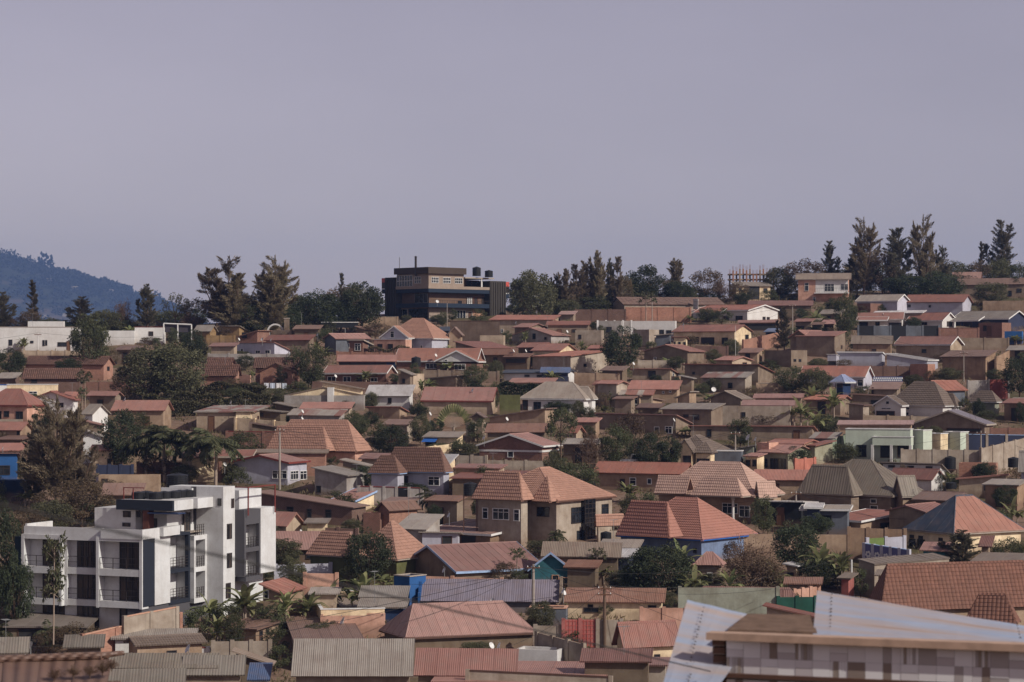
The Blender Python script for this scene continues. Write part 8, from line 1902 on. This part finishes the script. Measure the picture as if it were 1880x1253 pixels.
FILL = [[(2,257,818,965,81,2.5,54,0,0,28),(2,180,1128,709,56,2.3,36,1,1,29),(3,107,1870,775,65,2.5,42,1,4,23),(1,183,1073,850,91,2.2,43,2,1,19),(1,222,1846,932,89,2.4,51,0,4,22),(3,120,193,759,70,2.4,39,2,0,26),(2,159,731,812,65,2.2,41,0,5,15),(3,108,1520,763,92,2.1,36,2,0,19),(1,92,1875,666,57,2.0,30,2,2,15),(0,60,1379,671,50,2.0,31,0,2,15),(0,1,237,669,55,2.3,33,1,0,18)],[(3,195,1445,718,110,1.2,2,1),(3,17,696,603,68,2.1,2,1),(1,184,1214,678,83,1.4,2,0),(3,217,1463,1015,192,1.8,2,0),(0,175,817,785,87,1.4,0,2),(2,112,1870,804,100,1.3,2,2),(2,120,199,721,91,1.6,2,0),(3,192,1096,708,80,1.8,1,2),(3,309,243,855,92,1.5,2,2)],[(1,54,1268,637,33,21),(0,305,362,1183,57,70),(1,302,90,1205,56,51),(0,2,317,634,23,33),(5,173,848,840,57,27),(4,202,1259,801,45,22),(3,193,1291,725,24,24),(4,9,417,612,29,25),(3,18,597,636,36,34),(2,89,1571,645,28,17),(1,202,1208,815,29,27),(0,296,508,1199,61,48),(2,33,1095,609,25,20),(4,183,1011,806,25,42),(1,74,1802,576,22,30),(1,277,1342,1056,41,64),(4,142,774,729,23,38),(3,212,1401,983,48,75),(5,166,910,699,29,39),(3,135,451,678,38,27),(4,131,311,847,51,25),(2,122,78,790,42,36),(5,279,1216,1118,54,35),(3,159,655,795,29,34),(1,66,1428,645,31,27),(5,18,605,614,36,24),(0,297,515,1229,49,46),(4,65,1456,617,23,20),(0,53,1325,597,39,32),(4,227,1744,884,29,22),(2,26,944,579,33,21),(3,82,1556,606,39,22),(3,182,1080,773,25,27),(3,204,1359,823,49,58),(5,20,746,598,22,21),(2,108,1520,790,43,28),(3,83,1529,576,33,30),(5,239,1522,1078,76,29),(3,165,872,712,49,45),(5,97,1679,715,36,29),(5,259,990,1019,55,29),(0,1,287,646,19,27),(5,93,1502,678,37,21),(0,159,662,806,41,28),(0,195,1424,693,33,25),(4,311,54,930,48,40),(0,227,1735,901,62,29),(2,7,326,623,37,24),(0,25,878,598,39,31),(0,35,931,631,24,24),(4,208,1151,924,56,45),(5,111,1716,806,34,25),(4,126,239,730,30,18),(3,313,1513,721,31,40),(1,223,1877,881,45,23),(0,17,646,611,18,33),(5,310,159,967,51,46),(5,24,803,594,30,16),(0,311,1,937,32,27),(3,110,1551,850,52,38),(5,60,1344,655,33,34),(1,141,566,711,41,40),(3,24,813,600,21,30),(5,182,1061,771,24,37),(5,184,1195,650,23,25),(4,165,784,748,41,20),(2,143,769,770,37,29),(0,156,435,911,53,53),(0,239,1580,1097,37,57),(1,126,259,682,29,18),(5,249,645,983,41,32),(4,1,240,617,36,21),(4,18,594,663,41,29),(0,107,1811,773,40,20),(2,142,681,782,35,27),(5,256,880,953,31,41),(3,84,1506,582,17,19),(2,28,1025,577,35,21),(4,292,704,1083,67,34),(4,198,1303,740,46,19),(4,41,1068,652,24,29),(3,158,697,833,43,62),(3,169,906,754,25,55),(2,133,366,661,39,34),(4,288,399,1188,42,64),(3,23,831,590,19,24),(3,99,1825,699,34,23),(4,182,1111,761,31,20),(4,187,1309,675,32,17),(0,294,484,1065,56,31),(4,54,1265,591,23,14),(3,53,1298,594,38,30),(2,138,723,704,22,18),(0,44,762,694,24,28),(2,5,37,675,34,22),(1,197,1381,736,35,28),(4,40,1116,671,20,19),(0,126,307,736,27,32),(1,90,1648,644,22,15),(0,102,1591,728,50,19),(1,5,37,656,22,16),(4,135,463,698,21,22),(3,147,432,734,47,25),(3,311,38,881,29,39)]]
# ------------------------------------------------------------------ yard walls, lean-tos and shrubs in the gaps between the houses
def fillers():
    rr = random.Random(31); tile(0, 0, 1); HL = [o.label for o in HOUSES]
    SH = ('small lean-to with a rust roof', 'tin-roofed kitchen shed', 'little brown outhouse', 'tiny red-roofed shack'); WL = ('rough mud yard wall', 'stained concrete yard wall', 'low brick garden wall', 'old plastered boundary wall')
    BU = ('green shrub', 'dry brown shrub', 'dark leafy shrub', 'young tree', 'banana clump', 'olive shrub')
    def lab(pre, l):
        w_ = (pre + ' near the ' + HL[l]).split()[:16]
        while w_[-1].rstrip(',') in ('a', 'the', 'and', 'with', 'of', 'on', 'in', 'at', 'to', 'below', 'beside', 'behind', 'above', 'its', 'before', 'left', 'right', 'one', 'two', 'under', 'small', 'white', 'red', 'long', 'great', 'dark', 'huge'): w_.pop()
        return ' '.join(w_).rstrip(',')
    for i, l, u, v, w_, h_, t, ro, wa, th in FILL[0]:
        s_ = F / ygv(v)
        H(lab(SH[i], l), u - w_ / 2, u + w_ * .28, u + w_ / 2, v - h_ * s_, v - t, ('mf', 'mf', 'gx')[ro], ('brown', 'dkbr', 'tan', 'beige', 'mud', 'conc')[wa], ('rust', 'zinc', 'brown', 'red')[i], vb=v, th=th, D=4, name='shed', cat='shed', win='fo %f %f %f %f' % (u - w_ * .2, u - w_ * .05, v - 1.9 * s_, v - .1 * s_))
    for i, l, u, v, w_, h_, pi, co in FILL[1]:
        s_ = F / ygv(v)
        WALL(lab(WL[i], l), u - w_ / 2, v - h_ * s_ - rr.uniform(-1, 3), u + w_ / 2, v - h_ * s_, h_, ('mud', 'conc', 'brick', 'tan')[i], (0, 2, 3)[pi], (None, 'concp', None, 'redp')[co])
    for i, l, u, v, w_, h_ in FILL[2]: T(('bush', 'brownish', 'dark', 'broad', 'banana', 'olive')[i], lab(BU[i], l), u, v - h_, v, w_)
    # shrubs closing the skyline
    SK = [('left end', 0, 690), ('office block', 945, 1250), ('yellow house', 1250, 1500), ('tall casuarinas', 1500, 1880)]; k = 0
    for i in range(64):
        u = 6 + i * 29.5 + rr.uniform(-10, 10); X0 = (u - U0) / F * 480; Y = crest(X0) + rr.uniform(-3, 5); X = (u - U0) / F * Y; s_ = F / Y; v = VH - (ground(X, Y) - CZ) / Y * F
        if 690 < u < 945: continue
        low = .45 if 1255 < u < 1480 or u < 340 else 1.0
        nb = min(TREES[:60], key=lambda q: abs(q[1] - u) + (1000 if q[2] > 560 else 0))
        T(('dark', 'brownish', 'olive', 'broad')[i % 4], ' '.join((('skyline shrub', 'skyline thicket', 'scrubby skyline tree', 'low skyline bush')[i % 4] + (' left of the ' if u < nb[1] else ' right of the ') + nb[0]).split()[:15]), u, v - rr.uniform(3.0, 7.0) * low * s_, v + 3, rr.uniform(4.5, 8.5) * s_, Y=Y)
    # yard shrubs against the walls
    for i, o in enumerate([o for o in HOUSES if hasattr(o, 'fr') and o.Yn > 200][::2]):
        x, y = o.fr.world(rr.uniform(-.45, .45) * o.W, -o.D / 2 - rr.uniform(.8, 1.6)); s_ = F / y; u = U0 + x / y * F; v = VH - (o.gz - .2 - CZ) / y * F; k = rr.randrange(5)
        T(('bush', 'olive', 'dark', 'brownish', 'banana')[k], ' '.join((('shrub', 'olive bush', 'dark bush', 'dry bush', 'banana plant')[k] + ' growing against the ' + o.label).split()[:15]), u, v - rr.uniform(1.2, 3.0) * s_, v, rr.uniform(1.6, 4.4) * s_, Y=y)
    # television aerials
    for i, o in enumerate([o for o in HOUSES if hasattr(o, 'fr')][::12]):
        x, y = o.fr.world(rr.uniform(-.3, .3) * o.W, 0); z = o.gz + max(o.h, o.hr) - .3; a = empty('television_aerial', (x, y, z), rr.uniform(0, 3), ' '.join(('thin aerial on the ' + o.label).split()[:15]), 'aerial'); hh = rr.uniform(1.6, 3.2)
        m = MB(); m.bar((0, 0, 0), (0, 0, hh), .02, 5); m.build('mast', PL('steel'), a); m = MB(); m.bar((-.5, 0, hh), (.5, 0, hh), .018, 4)
        for q in range(5): m.bar((-.45 + .22 * q, -.3, hh), (-.45 + .22 * q, .3, hh), .012, 4)
        m.build('elements', PL('steel'), a)
fillers()


# dish labels: say which roof they stand on
for o in [o for o in COL.objects if o.name.startswith('satellite_dish')]:
    us = sorted(dish_n[o['host']]); i = us.index(o['pu']); n = len(us)
    pre = '' if n == 1 else (('left ' if i == 0 else 'right ') if n == 2 else ['leftmost ', 'second ', 'third ', 'rightmost '][i if i < n - 1 else 3])
    hl = o['host'].split(); 
    o['label'] = ' '.join((pre + 'white satellite dish on the').split() + hl[:16 - 4 - (1 if pre else 0) - 1]); del o['host']; del o['pu']

# low scrub and grass between the houses, and loose stones
def ground_cover():
    npr.seed(77); n = 15000
    X = []; rr = random.Random(5)
    while len(X) < n:
        y = rr.uniform(190, 545); x = rr.uniform(-.235, .235) * y
        if y > crest(x) + 6: continue
        if math.sin(x * .11 + 2) * math.sin(y * .09) + .5 * math.sin(x * .31 + y * .23) < -.15: continue
        X.append((x, y, ground(x, y) - .15))
    X = np.array(X); Cs = np.repeat(X, 4, 0) + npr.normal(size=(n * 4, 3)) * np.array([.35, .35, .05]); D = npr.normal(size=(n * 4, 3)) * .5 + np.array([0, 0, 1.0])
    V, Fc = leaves(Cs, D, npr.uniform(.25, .75, n * 4), npr.uniform(.08, .2, n * 4))
    o = bpy.data.objects.new('ground_cover', np_mesh('ground_cover', V, Fc, LMAT('grass'))); COL.objects.link(o); tag(o, 'dry grass and weeds between the houses', None, None, 'stuff')
ground_cover()
